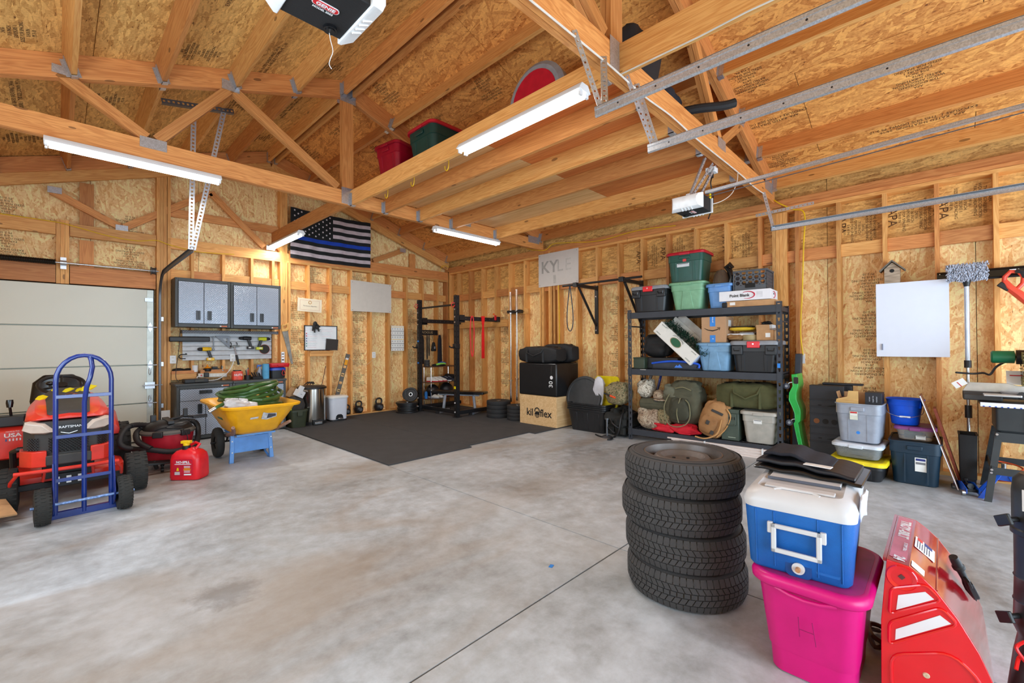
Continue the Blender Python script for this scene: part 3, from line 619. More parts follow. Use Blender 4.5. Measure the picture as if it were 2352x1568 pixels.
box('yellow_tag', (-.05, 0, -.24), (.03, .01, .08), mat('tag_yellow', (236, 214, 0), .5), t)
rope('opener_wire', 'loose white wires sagging from the truss to the small opener', [(-1.45, T2[0] - .02, 3.09), (-1.48, T2[0] - .02, 2.98), (-1.58, T2[0], 2.84), (-1.70, T2[0]+.06, 2.75), (-1.83, T2[0]+.14, 2.70)], .004, mat('cable_white', (224, 216, 204), .5))
for i, yy in enumerate((-3.42, -3.98, -4.6)):
    o = rope('ladder_hook', '', [(0, 0, .10), (0, 0, .04), (0, 0, -.0), (0, .01, -.04), (0, .035, -.055), (0, .06, -.03), (0, .062, 0)], .0045, YC, tagit=False); o.location = (-3.52, yy, 3.17)
    tag(o, ('yellow hook under the loft edge, farthest from the viewer', 'yellow hook under the loft edge, middle of three', 'yellow hook under the loft edge, closest to the tube light')[i], 'hook', 'yellow hooks under the loft edge')
# ================================================================ LEFT SIDE: TRACTOR, HAND TRUCK, VACUUM, BARROW
MRED = mat('tractor_red', (226, 52, 38), 0.35, coat=.3); DKG = mat('dark_grey', (58, 56, 54), 0.6, bump=.15); LENS = mat('headlight', (206, 190, 178), 0.12, spec=.8)
BLUEP = mat('blue_paint', (12, 46, 124), 0.28, coat=.5); YEL = mat('yellow_plastic', (246, 200, 20), 0.45)
TYRE = mat('tyre', (44, 44, 42), 0.85, bump=.25)
def tyre(b_, r, wd, c, axis='X', rim=None, lugs=22, lug=0.012, n=44):
    """rounded tyre on an axle, with raised tread blocks"""
    h = wd / 2
    b_.lathe([(r * .5, -h * .7), (r * .72, -h), (r * .9, -h * .92), (r * .985, -h * .6), (r, 0), (r * .985, h * .6), (r * .9, h * .92), (r * .72, h), (r * .5, h * .7)], n, c, axis)
    for k in range(lugs):
        a = 2 * PI * k / lugs
        for s, da in ((-1, 0), (0, PI / lugs), (1, 0)):
            t = a + da; ct, st = math.cos(t), math.sin(t)
            rr_ = r * (1.0 if s == 0 else .965) ; w2 = wd * .25; tl = 2 * PI * r / lugs * .33
            M_ = Matrix(((1, 0, 0), (0, ct, -st), (0, st, ct))) if axis == 'X' else Matrix(((ct, -st, 0), (st, ct, 0), (0, 0, 1)))
            q = Vector((s * wd * .33, rr_, 0)) if axis == 'X' else Vector((rr_, 0, s * wd * .33))
            d = (w2, lug, tl) if axis == 'X' else (lug, tl, w2)
            b_.box(Vector(c) + M_ @ q, d, M_)
def wheel(name, t, c, r, wd, rimr, rm, hub=.03, lugs=22, axis='X', lug=.01):
    b_ = MB(); tyre(b_, r, wd, (0, 0, 0), axis, lugs=lugs, lug=lug); o = b_.build(name, TYRE, t, c, ang=50)
    b_ = MB(); h = wd * .36
    b_.lathe([(0.001, -h * .3), (rimr * .4, -h * .3), (rimr * .8, -h * .5), (rimr, -h), (rimr * 1.04, -h), (rimr * 1.02, h), (rimr, h), (rimr * .8, h * .5), (rimr * .4, h * .3), (0.001, h * .3)], 24, (0, 0, 0), axis)
    b_.lathe([(0.001, -h * 1.1), (hub, -h * 1.1), (hub, h * 1.1), (.001, h * 1.1)], 14, (0, 0, 0), axis); b_.build('rim', rm, o)
    return o
X0, Y0 = 6.2, 2.66
t = thing('riding_mower', 'red and black riding lawn mower with dusty headlights, parked behind the blue hand truck', 'mower', (-X0, -Y0, 0))
def hs(y, hw, zt, zs, zb, r=.06):   # half width, top z centre, shoulder z, bottom z
    return [Vector((x, y, z)) for x, z in ((-hw, zb), (-hw * 1.02, (zb + zs) / 2), (-hw * .97, zs), (-hw * .78, (zs + zt) / 2 + .01), (-hw * .5, zt - .01), (0, zt), (hw * .5, zt - .01), (hw * .78, (zs + zt) / 2 + .01), (hw * .97, zs), (hw * 1.02, (zb + zs) / 2), (hw, zb))]
b_ = MB(); b_.loft([hs(-.17, .19, .765, .755, .745), hs(-.09, .235, .785, .765, .735), hs(-.02, .255, .80, .775, .70), hs(.02, .262, .81, .78, .46), hs(.15, .265, .845, .79, .47), hs(.40, .262, .89, .80, .50), hs(.60, .25, .925, .82, .52), hs(.68, .235, .91, .80, .52)])
b_.build('hood', MRED, t, ang=30, bevel=.004)
b_ = MB(); b_.loft([[Vector((x, y, z)) for x, z in ((-a, z0), (-a * .8, z0 + .02), (a * .8, z0 + .02), (a, z0), (a * .8, z0 - .02), (-a * .8, z0 - .02))] for y, a, z0 in ((-.10, .13, .785), (.2, .14, .852), (.5, .155, .905), (.66, .12, .935))]); b_.build('hood_inlay', DKG, t)
b_ = MB(); b_.loft([[Vector((x, y, z)) for x, y in ((-.27, .02), (-.265, -.08), (-.2, -.175), (-.09, -.215), (.09, -.215), (.2, -.175), (.265, -.08), (.27, .02))] for z in (.44, .47, .62, .73)]); b_.build('fascia', DKG, t, ang=30)
for s in (-1, 1):
    b_ = MB(); b_.loft([[Vector((s * x, y, z)) for x, z in ((.06 + d, .665 + d * .2), (.13, .735 - d), (.245 - d, .755 - d), (.262 - d, .69), (.20, .655 + d), (.12, .65 + d))] for y, d in ((-.10, 0.0), (-.20, .0), (-.222, .012))])
    o = b_.build('headlight', LENS, t, bevel=.003); o.matrix_local = Matrix.Translation((s * .178, -.205, -.015)) @ Matrix.Rotation(s * .42, 4, 'Z') @ Matrix.Translation((s * -.16, .20, 0))
    b_ = MB(); b_.loft([[Vector((s * x, y, z)) for x, y in ((.13, -.25), (.215, -.225), (.285, -.13), (.29, .04), (.24, .04), (.23, -.1), (.13, -.19))] for z in (.37, .40, .47, .50)]); b_.build('bumper_corner', MRED, t, bevel=.008)
b_ = MB(); b_.b2((-.14, -.25, .375), (.14, -.18, .46)); b_.build('bumper', DKG, t, bevel=.01)
b_ = MB()
def grille(x0, x1, z0, z1, y, st=.022):
    n = int((x1 - x0 + z1 - z0) / st) + 1
    for i in range(n):
        for s in (1, -1):
            a = x0 - (z1 - z0) + i * st
            p = []
            for z in (z0, z1):
                x = a + (z - z0); p.append((x, z))
            (xa, za), (xb, zb) = p
            if xa < x0: za += x0 - xa; xa = x0
            if xb > x1: zb -= xb - x1; xb = x1
            if za >= zb or xa >= xb: continue
            if s < 0: xa, xb = x0 + x1 - xa, x0 + x1 - xb
            b_.tube([(xa, y, za), (xb, y, zb)], .003, 4)
grille(-.12, .12, .49, .60, -.222); grille(-.115, .115, .475, .49, -.222)
b_.build('grille', BLK, t, smooth=False)
for s in (-1, 1):
    b_ = MB(); grille(-.045, .045, .50, .60, 0); o = b_.build('side_grille', BLK, t, (s * .21, -.168, 0), (0, 0, s * .75), smooth=False)
b_ = MB(); b_.prism([(-.08, .70), (.08, .70), (.05, .625), (-.05, .625)], -.222, -.212, 'Y'); b_.build('nameplate', BLK, t)
text('lettering', 'CRAFTSMAN', .026, WHT, t, (0, -.2235, .68), bold=.0005, sx=1.1)
b_ = MB(); b_.prism([(-.05, .638), (0, .622), (.05, .638), (.05, .643), (0, .627), (-.05, .643)], -.224, -.221, 'Y'); b_.build('chrome_chevron', CHROME, t)
b_ = MB(); b_.tube([(-.31, -.26, .345), (-.15, -.28, .345), (.15, -.28, .345), (.31, -.26, .345)], .015, 10); b_.tube([(-.29, -.26, .34), (-.33, -.2, .27), (-.34, -.1, .2)], .012, 8); b_.tube([(.29, -.26, .34), (.33, -.2, .28), (.34, -.1, .2)], .012, 8)
for s in (-1, 1): b_.tube([(s * .14, -.275, .345), (s * .15, -.2, .25), (s * .16, 0, .22)], .01, 8)
b_.build('front_guard', MRED, t)
b_ = MB(); b_.b2((-.36, -.02, .15), (.36, .02, .20)); b_.b2((-.1, -.14, .17), (.1, .5, .28)); b_.b2((-.16, -.1, .24), (.16, .6, .42)); b_.build('frame', mat('black_iron', (26, 26, 28), .6), t, bevel=.006)
for k in range(3): box('frame_slot', (-.07 + k * .07, -.142, .225), (.03, .006, .06), WHT, t)
b_ = MB(); b_.rr([(.09, .84, .66, .2), (.11, .88, .70, .22), (.19, .86, .68, .22), (.22, .70, .55, .2)], 8, (-.03, .62)); b_.build('mower_deck', MRED, t, ang=30)
for s in (-1, 1): wheel('front_wheel', t, (.0 + s * .41 + .04, 0, .175), .175, .16, .085, WHT, lugs=26, lug=.012)
for s in (-1, 1): wheel('rear_wheel', t, (s * .40 + .0, 1.22, .25), .25, .22, .11, WHT, lugs=24, lug=.016)
b_ = MB(); b_.loft([[Vector((x, y, z)) for x, z in ((-.50, zb), (-.52, zt - .05), (-.48, zt), (-.26, zt + .01), (-.24, zt - .3), (-.26, zb))] for y, zb, zt in ((.72, .32, .56), (.78, .30, .64), (1.1, .34, .68), (1.5, .42, .64), (1.56, .5, .58))]); b_.build('fender', MRED, t, bevel=.01)
b_ = MB(); b_.loft([[Vector((x, y, z)) for x, z in ((.40, zb), (.41, zt - .05), (.38, zt), (.26, zt + .01), (.24, zt - .3), (.26, zb))] for y, zb, zt in ((1.0, .4, .5), (1.15, .44, .55), (1.5, .46, .64), (1.56, .5, .58))]); b_.build('fender', MRED, t, bevel=.01)
box('lever_console', (-.39, .80, .66), (.22, .18, .10), BLK, t, bevel=.012)
b_ = MB(); b_.cyl((-.37, .76, .69), (-.38, .74, .80), .01); b_.rr([(.79, .04, .04, .015), (.83, .05, .04, .018), (.86, .045, .03, .014)], 4, (-.38, .74)); b_.build('gear_lever', BLKG, t)
text('lettering', 'USA', .05, WHT, t, (-.36, .718, .53), bold=.0012, sx=1.2); text('lettering', 'MADE IN THE', .014, WHT, t, (-.36, .718, .565));
for k in range(5): box('decal_stripe', (-.40 + k * .022, .7175, .49), (.01, .002, .022), (WHT, BLUEP)[k == 0], t)
b_ = MB(); b_.loft([[Vector((x * s_, y, z)) for x, z in ((-.2, .0), (-.22, .10), (-.2, .3), (-.12, .38), (.12, .38), (.2, .3), (.22, .1), (.2, 0))] for y, s_, z_ in ((0, .85, 0), (.02, 1, 0), (.09, 1, 0), (.12, .8, 0))]); b_.build('seat_back', BLKG, t, (-.06, 1.50, .67), (-.15, 0, 0), bevel=.012)
b_ = MB(); b_.rr([(.62, .38, .36, .1), (.64, .44, .42, .12), (.72, .42, .4, .12), (.74, .34, .34, .1)], 6, (-.06, 1.32)); b_.build('seat', BLKG, t)
b_ = MB(); b_.lathe([(.165 + .015 * math.cos(a * PI / 4), .015 * math.sin(a * PI / 4)) for a in range(9)], 28); b_.cyl((0, 0, -.04), (0, 0, .0), .045)
for a in (R(90), R(210), R(330)): b_.cyl((0, 0, -.02), (.165 * math.cos(a), .165 * math.sin(a), 0), .011, n=8)
b_.build('steering_wheel', BLK, t, (-.04, .88, .975), (R(28), 0, 0))
MB().cyl((-.04, .95, .6), (-.04, .9, .96), .022).build('steering_column', BLK, t)
b_ = MB(); b_.sphere((0, 0, .035), .03, sc=(1.1, 1.1, .7)); b_.cyl((0, 0, 0), (0, 0, .03), .01); b_.build('spinner_knob', BLKG, t, (-.12, .77, .96))
b_ = MB(); b_.loft([[Vector((x, y, z)) for x, z in ((-.17, .5), (-.18, .86), (-.12, .93), (.12, .93), (.18, .86), (.17, .5))] for y in (.68, .84)]); b_.build('dash_tower', DKG, t, bevel=.02)
MB().tube([(-.34, .40, .25), (-.34, .3, .44), (-.3, .2, .47), (-.26, .2, .47)], .022, 8).build('exhaust_hose', BLK, t)
t = thing('twig', 'dry twig with yellow leaves lying on the hood of the mower', 'twig', (-X0 + .02, -Y0 + .30, .895))
MB().tube([(-.05, .1, .0), (0, 0, .03), (.08, -.12, .005)], .004, 5).build('stem', mat('twig_brown', (140, 70, 50), .8), t); MB().tube([(.03, .1, .01), (-.06, -.12, .004)], .0035, 5).build('stem', mat('twig_tan', (200, 170, 120), .8), t)
for (x, y, z, rz_, s_) in ((-.19, .06, .0, .2, 1), (-.02, .14, .05, 1.2, .9), (.05, .1, .05, 1.6, .8), (.11, .12, .06, .8, 1.3), (-.11, .16, .06, 1.5, .6)):
    b_ = MB(); b_.add([(-.05 * s_, 0, 0), (-.02 * s_, .006, .022 * s_), (.02 * s_, .004, .026 * s_), (.055 * s_, 0, .004), (.02 * s_, .006, -.018 * s_), (-.02 * s_, 0, -.016 * s_)], [(0, 1, 2, 3, 4, 5)]); b_.build('leaf', mat('leaf_yellow', (246, 222, 10), .6), t, (x, y - .1, z), (.3, -.2 * s_, rz_ - .8), smooth=False)
t = thing('hand_truck', 'blue tubular hand truck with knobbly grey tyres standing before the mower', 'hand truck', (-6.117, -3.155, 0), R(3))
zt = 1.28
b_ = MB(); hw = .163
pts = [(-hw, 0, .03), (-hw, 0, .4), (-hw, 0, .8), (-hw, 0, 1.08)] + [(-hw * math.cos(R(a)), 0, 1.08 + .2 * math.sin(R(a))) for a in range(15, 180, 15)] + [(hw, 0, 1.08), (hw, 0, .8), (hw, 0, .4), (hw, 0, .03)]
b_.tube(pts, .0165, 12); b_.build('frame', BLUEP, t)
MB().tube([(0, 0, .02), (0, 0, .6), (.0, -.0, .9), (.01, -.03, 1.02), (.03, -.04, 1.1), (.045, -.02, 1.18), (.04, 0, 1.24), (.03, 0, 1.275)], .0165, 12).build('centre_tube', BLUEP, t)
for z in (.955, .64, .30): box('crossbar', (0, -.012, z), (.33, .008, .028), BLUEP, t, bevel=.002)
b_ = MB(); b_.cyl((-.30, -.085, .135), (.30, -.085, .135), .011); b_.build('axle', mat('worn_axle', (120, 150, 200), .4, .5, var=.5, scale=60), t)
for s in (-1, 1):
    b_ = MB(); b_.loft([[Vector((s * .176 + dx, y, z)) for y, z in ((.02, .40), (-.02, .44), (-.12, .16), (-.10, .1), (0.0, .02), (.03, .02))] for dx in (-.006, .006)]); b_.build('wheel_bracket', BLUEP, t, bevel=.003)
    wheel('wheel', t, (s * .235, -.085, .135), .135, .095, .055, STEEL, lugs=30, hub=.02, lug=.008)
b_ = MB(); b_.b2((-.24, .0, 0.0), (.24, .2, .007)); b_.b2((-.24, .0, 0), (.24, -.01, .05)); b_.build('toe_plate', BLUEP, t, bevel=.002)
t = box('cardboard_flap', (-6.72, -3.02, .135), (.42, .30, .012), CARD, None, rz=.2); t.rotation_euler = (.25, .1, .3); tag(t, 'flap of brown cardboard at the left edge, beside the mower wheel', 'cardboard')
box('cardboard_carton', (-6.9, -2.96, .065), (.36, .3, .128), CARD, None, rz=.3, bevel=.003); tag(bpy.context.scene.objects['cardboard_carton'], 'low brown carton on the floor under the loose flap at the left edge', 'box')
t = thing('shop_vacuum', 'red and black shop vacuum wrapped in its hose, behind the red fuel can', 'vacuum', (-5.40, -1.90, 0))
VR = mat('vac_red', (176, 30, 46), .35); HOSE = mat('hose_black', (34, 34, 36), .6)
b_ = MB(); b_.lathe([(.001, .07), (.19, .07), (.205, .09), (.235, .38), (.245, .385), (.245, .40)], 32); b_.build('drum', VR, t)
b_ = MB(); b_.lathe([(.25, .39), (.255, .41), (.24, .43), (.20, .435)], 32); b_.build('collar', mat('dust_grey', (96, 92, 86), .7), t)
b_ = MB(); b_.lathe([(.225, .42), (.22, .45), (.19, .49), (.12, .52), (.001, .525)], 32); b_.b2((-.03, -.2, .5), (.03, .2, .535)); b_.build('motor_head', BLK, t, bevel=.004)
for s in (-1, 1): box('latch', (s * .12, -.225, .40), (.09, .04, .06), BLK, t, rz=s * .4, bevel=.006)
b_ = MB(); b_.tube([(.02, -.02, .53), (.14, .02, .55), (.26, .02, .53)], .016, 8); b_.box((.30, .02, .53), (.14, .05, .035)); b_.box((.16, .02, .59), (.04, .04, .09)); b_.box((-.12, .1, .52), (.05, .05, .12)); b_.build('caddy', BLK, t, bevel=.004)
def ribbed(pts, r, m, name, parent, seg=8):
    P = [Vector(p) for p in pts]; out = []; rs = []
    for i in range(len(P) - 1):
        a, b2_, c, d = P[max(i - 1, 0)], P[i], P[i + 1], P[min(i + 2, len(P) - 1)]
        for k in range(seg):
            u = k / seg; out.append(0.5 * ((2 * b2_) + (c - a) * u + (2 * a - 5 * b2_ + 4 * c - d) * u * u + (3 * b2_ - a - 3 * c + d) * u ** 3)); rs.append(r * (1.06 if k % 2 else .94))
    out.append(P[-1]); rs.append(r); return MB().tube(out, rs, 10).build(name, m, parent, ang=60)
ribbed([(-.1, -.05, .47), (-.25, .1, .49), (-.34, .1, .47), (-.40, .0, .40), (-.40, -.05, .31), (-.30, -.08, .26), (-.20, -.22, .26), (0, -.3, .22), (.2, -.22, .24), (.28, 0, .34), (.26, .1, .46), (.1, .24, .47), (-.12, .24, .46), (-.26, .05, .42), (-.27, -.12, .34), (-.18, -.25, .27)], .028, HOSE, 'hose', t, 14)
rope('power_cord', '', [(-.14, -.18, .45), (0, -.22, .49), (.12, -.18, .5), (.2, -.05, .5), (.1, -.1, .52), (-.05, -.2, .47), (.1, -.24, .44), (.14, -.25, .3), (.13, -.25, .2)], .005, BLK, parent=t, tagit=False)
for a in (R(200), R(250), R(310), R(40), R(120)): b_ = MB(); b_.tube([(.17 * math.cos(a), .17 * math.sin(a), .10), (.24 * math.cos(a), .24 * math.sin(a), .07)], .018, 8); b_.cyl((.24 * math.cos(a) - .012, .24 * math.sin(a), .025), (.24 * math.cos(a) + .012, .24 * math.sin(a), .025), .025, n=14); b_.cyl((.24 * math.cos(a), .24 * math.sin(a), .03), (.24 * math.cos(a), .24 * math.sin(a), .075), .008); b_.build('caster', BLK, t)
b_ = MB(); b_.loft([[Vector((x, -.26, .13 + .03 * z)) + Vector((0, dy, -dz)) for x, z in ((-.30, 1), (-.02, 0), (-.02, -.4), (-.30, -.0))] for dy, dz in ((0, 0), (-.06, .02))]); b_.tube([(-.16, -.28, .14), (-.13, -.25, .05)], .02, 8); b_.build('floor_nozzle', BLK, t, bevel=.004)
t = rope('extension_cable', 'thin yellow cord lying on the floor between mower and vacuum', [(-6.0, -1.2, .006), (-5.85, -1.3, .006), (-5.7, -1.1, .006), (-5.5, -.9, .006), (-5.35, -1.2, .006), (-5.9, -1.5, .006)], .005, mat('cord_dull_yellow', (206, 170, 50), .6), 'cord')
t = thing('fuel_can', 'bright red plastic fuel can with yellow spout cap and label', 'fuel can', (-5.32, -2.60, 0), R(-43))
FR = mat('fuel_red', (222, 28, 40), .35)
b_ = MB(); b_.rr([(0, .25, .16, .03), (.006, .285, .19, .04), (.03, .295, .2, .04), (.2, .295, .2, .05), (.25, .28, .19, .06), (.285, .22, .14, .05), (.30, .12, .1, .04), (.312, .09, .08, .035)], 6); b_.build('body', FR, t, ang=50)
b_ = MB(); b_.cyl((-.02, -.02, .30), (-.02, -.02, .335), .036, n=20); b_.build('collar', BLK, t); b_ = MB(); b_.cyl((-.02, -.02, .335), (-.02, -.02, .36), .028, n=20); b_.box((-.02, -.02, .372), (.09, .045, .028)); b_.build('cap', YEL, t, bevel=.004)
MB().tube([(.06, .0, .295), (.08, .03, .34), (.02, .06, .35), (-.05, .05, .31)], .014, 8).build('handle', FR, t)
b_ = MB(); b_.rr([(-.001, .19, .17, .02), (.001, .19, .17, .02)], 4); b_.build('label', mat('label_red', (196, 20, 46), .5), t, (0, -.1005, .13), (PI / 2, 0, 0))
text('lettering', 'NO-SPILL', .032, WHT, t, (0, -.103, .185), bold=.001); text('lettering', 'FUEL ONLY 5 GAL', .012, WHT, t, (0, -.103, .162)) if False else box('label_line', (0, -.1025, .165), (.16, .001, .006), WHT, t)
for k in range(6): box('label_line', (.04, -.1025, .145 - k * .012), (.06 if k != 3 else .07, .001, .005), (WHT, YEL)[k in (2, 3)], t)
box('label_panel', (.045, -.1025, .062), (.07, .001, .014), WHT, t); box('label_panel', (-.055, -.1025, .075), (.05, .001, .03), mat('label_grey', (200, 190, 190), .5), t); b_ = MB(); b_.prism([(-.012, 0), (.012, 0), (.006, .03), (-.006, .03)], 0, .001, 'Y'); b_.build('label_icon', YEL, t, (-.05, -.1035, .10))
t = thing('wheelbarrow', 'yellow two-wheeled wheelbarrow on blue steel legs, filled with hose', 'wheelbarrow', (-4.66, -2.25, 0), -PI / 2)
BY = mat('barrow_yellow', (250, 178, 20), .38); BB = mat('barrow_blue', (84, 140, 206), .35, coat=.3)
def tray(z, x0, x1, hw0, r): return rring((x0 + x1) / 2, 0, z, x1 - x0, 2 * hw0, r, 5)
b_ = MB(); b_.loft([tray(.345, -.30, .20, .20, .08), tray(.38, -.36, .26, .24, .10), tray(.55, -.55, .40, .315, .12), tray(.665, -.66, .50, .355, .13), tray(.668, -.72, .56, .395, .15), tray(.69, -.73, .57, .40, .15), tray(.70, -.715, .555, .39, .14), tray(.68, -.66, .495, .35, .12), tray(.56, -.54, .39, .305, .11), tray(.40, -.35, .25, .23, .10)], True, True)
b_.build('tray', BY, t, ang=45)
wood('grey_wood', (120, 90, 76), (168, 132, 112))
for s in (-1, 1):
    b_ = MB(); b_.tube([(-.50, s * .15, .24), (-.1, s * .19, .315), (.14, s * .22, .36), (.28, s * .25, .41), (.42, s * .29, .47)], [.024, .026, .026, .022, .018], 8); b_.build('handle', MC['grey_wood'], t)
    b_ = MB(); b_.loft([[Vector((x, s * y, z)) for x, y, z in ((dx, .175, .33), (dx, .215, .335), (dx + .02, .235, 0.0), (dx + .02, .19, 0.0))] for dx in (-.02, .02)]); b_.build('leg', BB, t, bevel=.004)
    MB().tube([(.02, s * .215, .012), (-.05, s * .2, .012), (-.1, s * .18, .06), (-.24, s * .16, .29)], .013, 8).build('strut', BB, t)
    for z in (.25, .12): MB().cyl((.022, s * .205, z), (.034, s * .205, z), .008, n=10).build('bolt', STEEL, t)
    b_ = MB(); b_.lathe([(.07, -.03), (.12, -.042), (.165, -.038), (.178, -.02), (.18, 0), (.178, .02), (.165, .038), (.12, .042), (.07, .03)], 36, (0, 0, 0), 'Y'); o = b_.build('wheel', TYRE, t, (-.44, s * .245, .18))
    b_ = MB(); b_.lathe([(.001, -.02), (.08, -.02), (.085, -.03), (.085, .03), (.08, .02), (.001, .02)], 24, (0, 0, 0), 'Y'); b_.build('rim', BLK, o)
b_ = MB(); b_.loft([[Vector((dx, y, z)) for y, z in ((-.19, .29), (.19, .29), (.205, .11), (-.205, .11))] for dx in (.015, .021)]); b_.build('leg_brace', BB, t, bevel=.002)
b_ = MB(); b_.cyl((-.44, -.32, .18), (-.44, .32, .18), .012); b_.cyl((-.44, -.15, .18), (-.3, -.17, .28), .012); b_.cyl((-.44, .15, .18), (-.3, .17, .28), .012); b_.build('axle', BLK, t)
b_ = MB(); b_.b2((-.34, -.2, .325), (.2, .2, .345)); b_.build('cross_plate', BB, t)
STK = mat('sticker_grey', (204, 206, 210), .5, var=.3, scale=30)
tl = R(90 - 42)
for nm, poly, off, mm in (('sticker', [(-.055, -.03), (0, -.05), (.10, -.01), (.09, .05), (-.01, .06), (-.055, .08)], .002, STK), ('sticker_print', [(.0, -.03), (.09, .0), (.08, .04), (.0, .05)], .004, mat('sticker_dark', (70, 74, 84), .5)), ('sticker', [(-.17, -.02), (-.09, -.015), (-.09, .015), (-.17, .01)], .002, STK)):
    b_ = MB(); b_.prism(poly, 0, .001, 'X'); b_.build(nm, mm, t, (.405 + off, .05, .55), (0, R(41), 0))
HG_ = mat('hose_green', (62, 96, 48), .28, var=.2); t = thing('garden_hose', 'thick coil of dark green hose heaped in the yellow wheelbarrow', 'hose', (-4.66, -2.25, 0), -PI / 2)
random.seed(5); pts = []; nT = 15
for k in range(0, nT * 14):
    a = 2 * PI * k / 14; q = k / (nT * 14.0); lap = int(k / 14); sc_ = 1 - .13 * ((lap * 37) % 5) / 4 - .25 * max(0, q - .6);
    rx = .38 * sc_; ry = .32 * sc_; ph = lap * .5
    pts.append((rx * math.cos(a) + .02 * math.sin(lap * 2.1) - .05, ry * math.sin(a) + .02 * math.cos(lap * 1.3), .56 + .33 * q + .05 * math.sin(a + ph)))
MB().tube(pts, .021, 8).build('coil', HG_, t)
MB().tube([(.22, -.22, .70), (.32, -.30, .73), (.36, -.38, .725), (.37, -.45, .69)], .0165, 7).build('hose_end', HG_, t); MB().cyl((.368, -.44, .695), (.372, -.50, .66), .02).build('hose_coupling', STEEL, t)
t = lump(MB(), (0, 0, .0), .11, (1.2, .8, .55), 77, amp=.22).build('plastic_bag', mat('bag_milky', (190, 188, 188), .3, var=.1, scale=20, bump=.8, bscale=25), None, (-4.90, -2.66, .71), (0, .1, 0), ang=60); tag(t, 'crumpled milky plastic bag tucked into the wheelbarrow beside the hose', 'bag')
# ================================================================ WORKBENCH WALL
m, nt, b = newmat('tread_plate'); tc = N(nt, 'ShaderNodeTexCoord')
hh = None
for k, (ang, dx) in enumerate(((45, 0.0), (-45, .5))):
    mp = N(nt, 'ShaderNodeMapping'); mp.inputs['Scale'].default_value = (62, 62, 62); nt.links.new(tc.outputs['Object'], mp.inputs[0])
    sx_ = N(nt, 'ShaderNodeSeparateXYZ'); nt.links.new(mp.outputs[0], sx_.inputs[0])
    X_, Z_ = sx_.outputs[0], sx_.outputs[2]
    u = mth(nt, 'ADD', mth(nt, 'MULTIPLY', mth(nt, 'ADD', X_, Z_), .5), dx * 0.5); v_ = mth(nt, 'MULTIPLY', mth(nt, 'SUBTRACT', X_, Z_), .5)
    fu = mth(nt, 'ABSOLUTE', mth(nt, 'SUBTRACT', mth(nt, 'FRACT', u), .5)); fv = mth(nt, 'ABSOLUTE', mth(nt, 'SUBTRACT', mth(nt, 'FRACT', mth(nt, 'ADD', v_, dx * .5)), .5))
    a_, c_ = (fu, fv) if k == 0 else (fv, fu)
    e_ = mth(nt, 'ADD', mth(nt, 'MULTIPLY', a_, 2.2), mth(nt, 'MULTIPLY', c_, 8.0)); h_ = mth(nt, 'SUBTRACT', 1.0, mth(nt, 'MINIMUM', e_, 1.0))
    hh = h_ if hh is None else mth(nt, 'MAXIMUM', hh, h_)
nt.links.new(ramp(nt, hh, [(0.0, lin((132, 140, 152))), (0.7, lin((228, 234, 242)))]), b.inputs['Base Color'])
b.inputs['Metallic'].default_value = .55; b.inputs['Roughness'].default_value = .32
bp = N(nt, 'ShaderNodeBump', Strength=.8, Distance=.002); nt.links.new(hh, bp.inputs['Height']); nt.links.new(bp.outputs[0], b.inputs['Normal']); TREAD = m
CABF = mat('cabinet_frame', (62, 66, 66), .45); HNDL = mat('handle_black', (20, 22, 26), .3)
def cab_handle(par, x, z, y, vert=True):
    w_, h_ = (.045, .13) if vert else (.15, .045)
    b_ = MB(); b_.b2((-w_ / 2, -.008, -h_ / 2), (w_ / 2, 0, h_ / 2));
    for s in (-1, 1): b_.b2((s * w_ / 2 - .003, -.016, -h_ / 2), (s * w_ / 2 + .003, 0, h_ / 2)); b_.b2((-w_ / 2, -.016, s * h_ / 2 - .003), (w_ / 2, 0, s * h_ / 2 + .003))
    b_.b2((w_ * .1, -.018, -h_ * .4), (w_ * .5, -.004, h_ * .4)); return b_.build('handle', HNDL, par, (x, y, z))
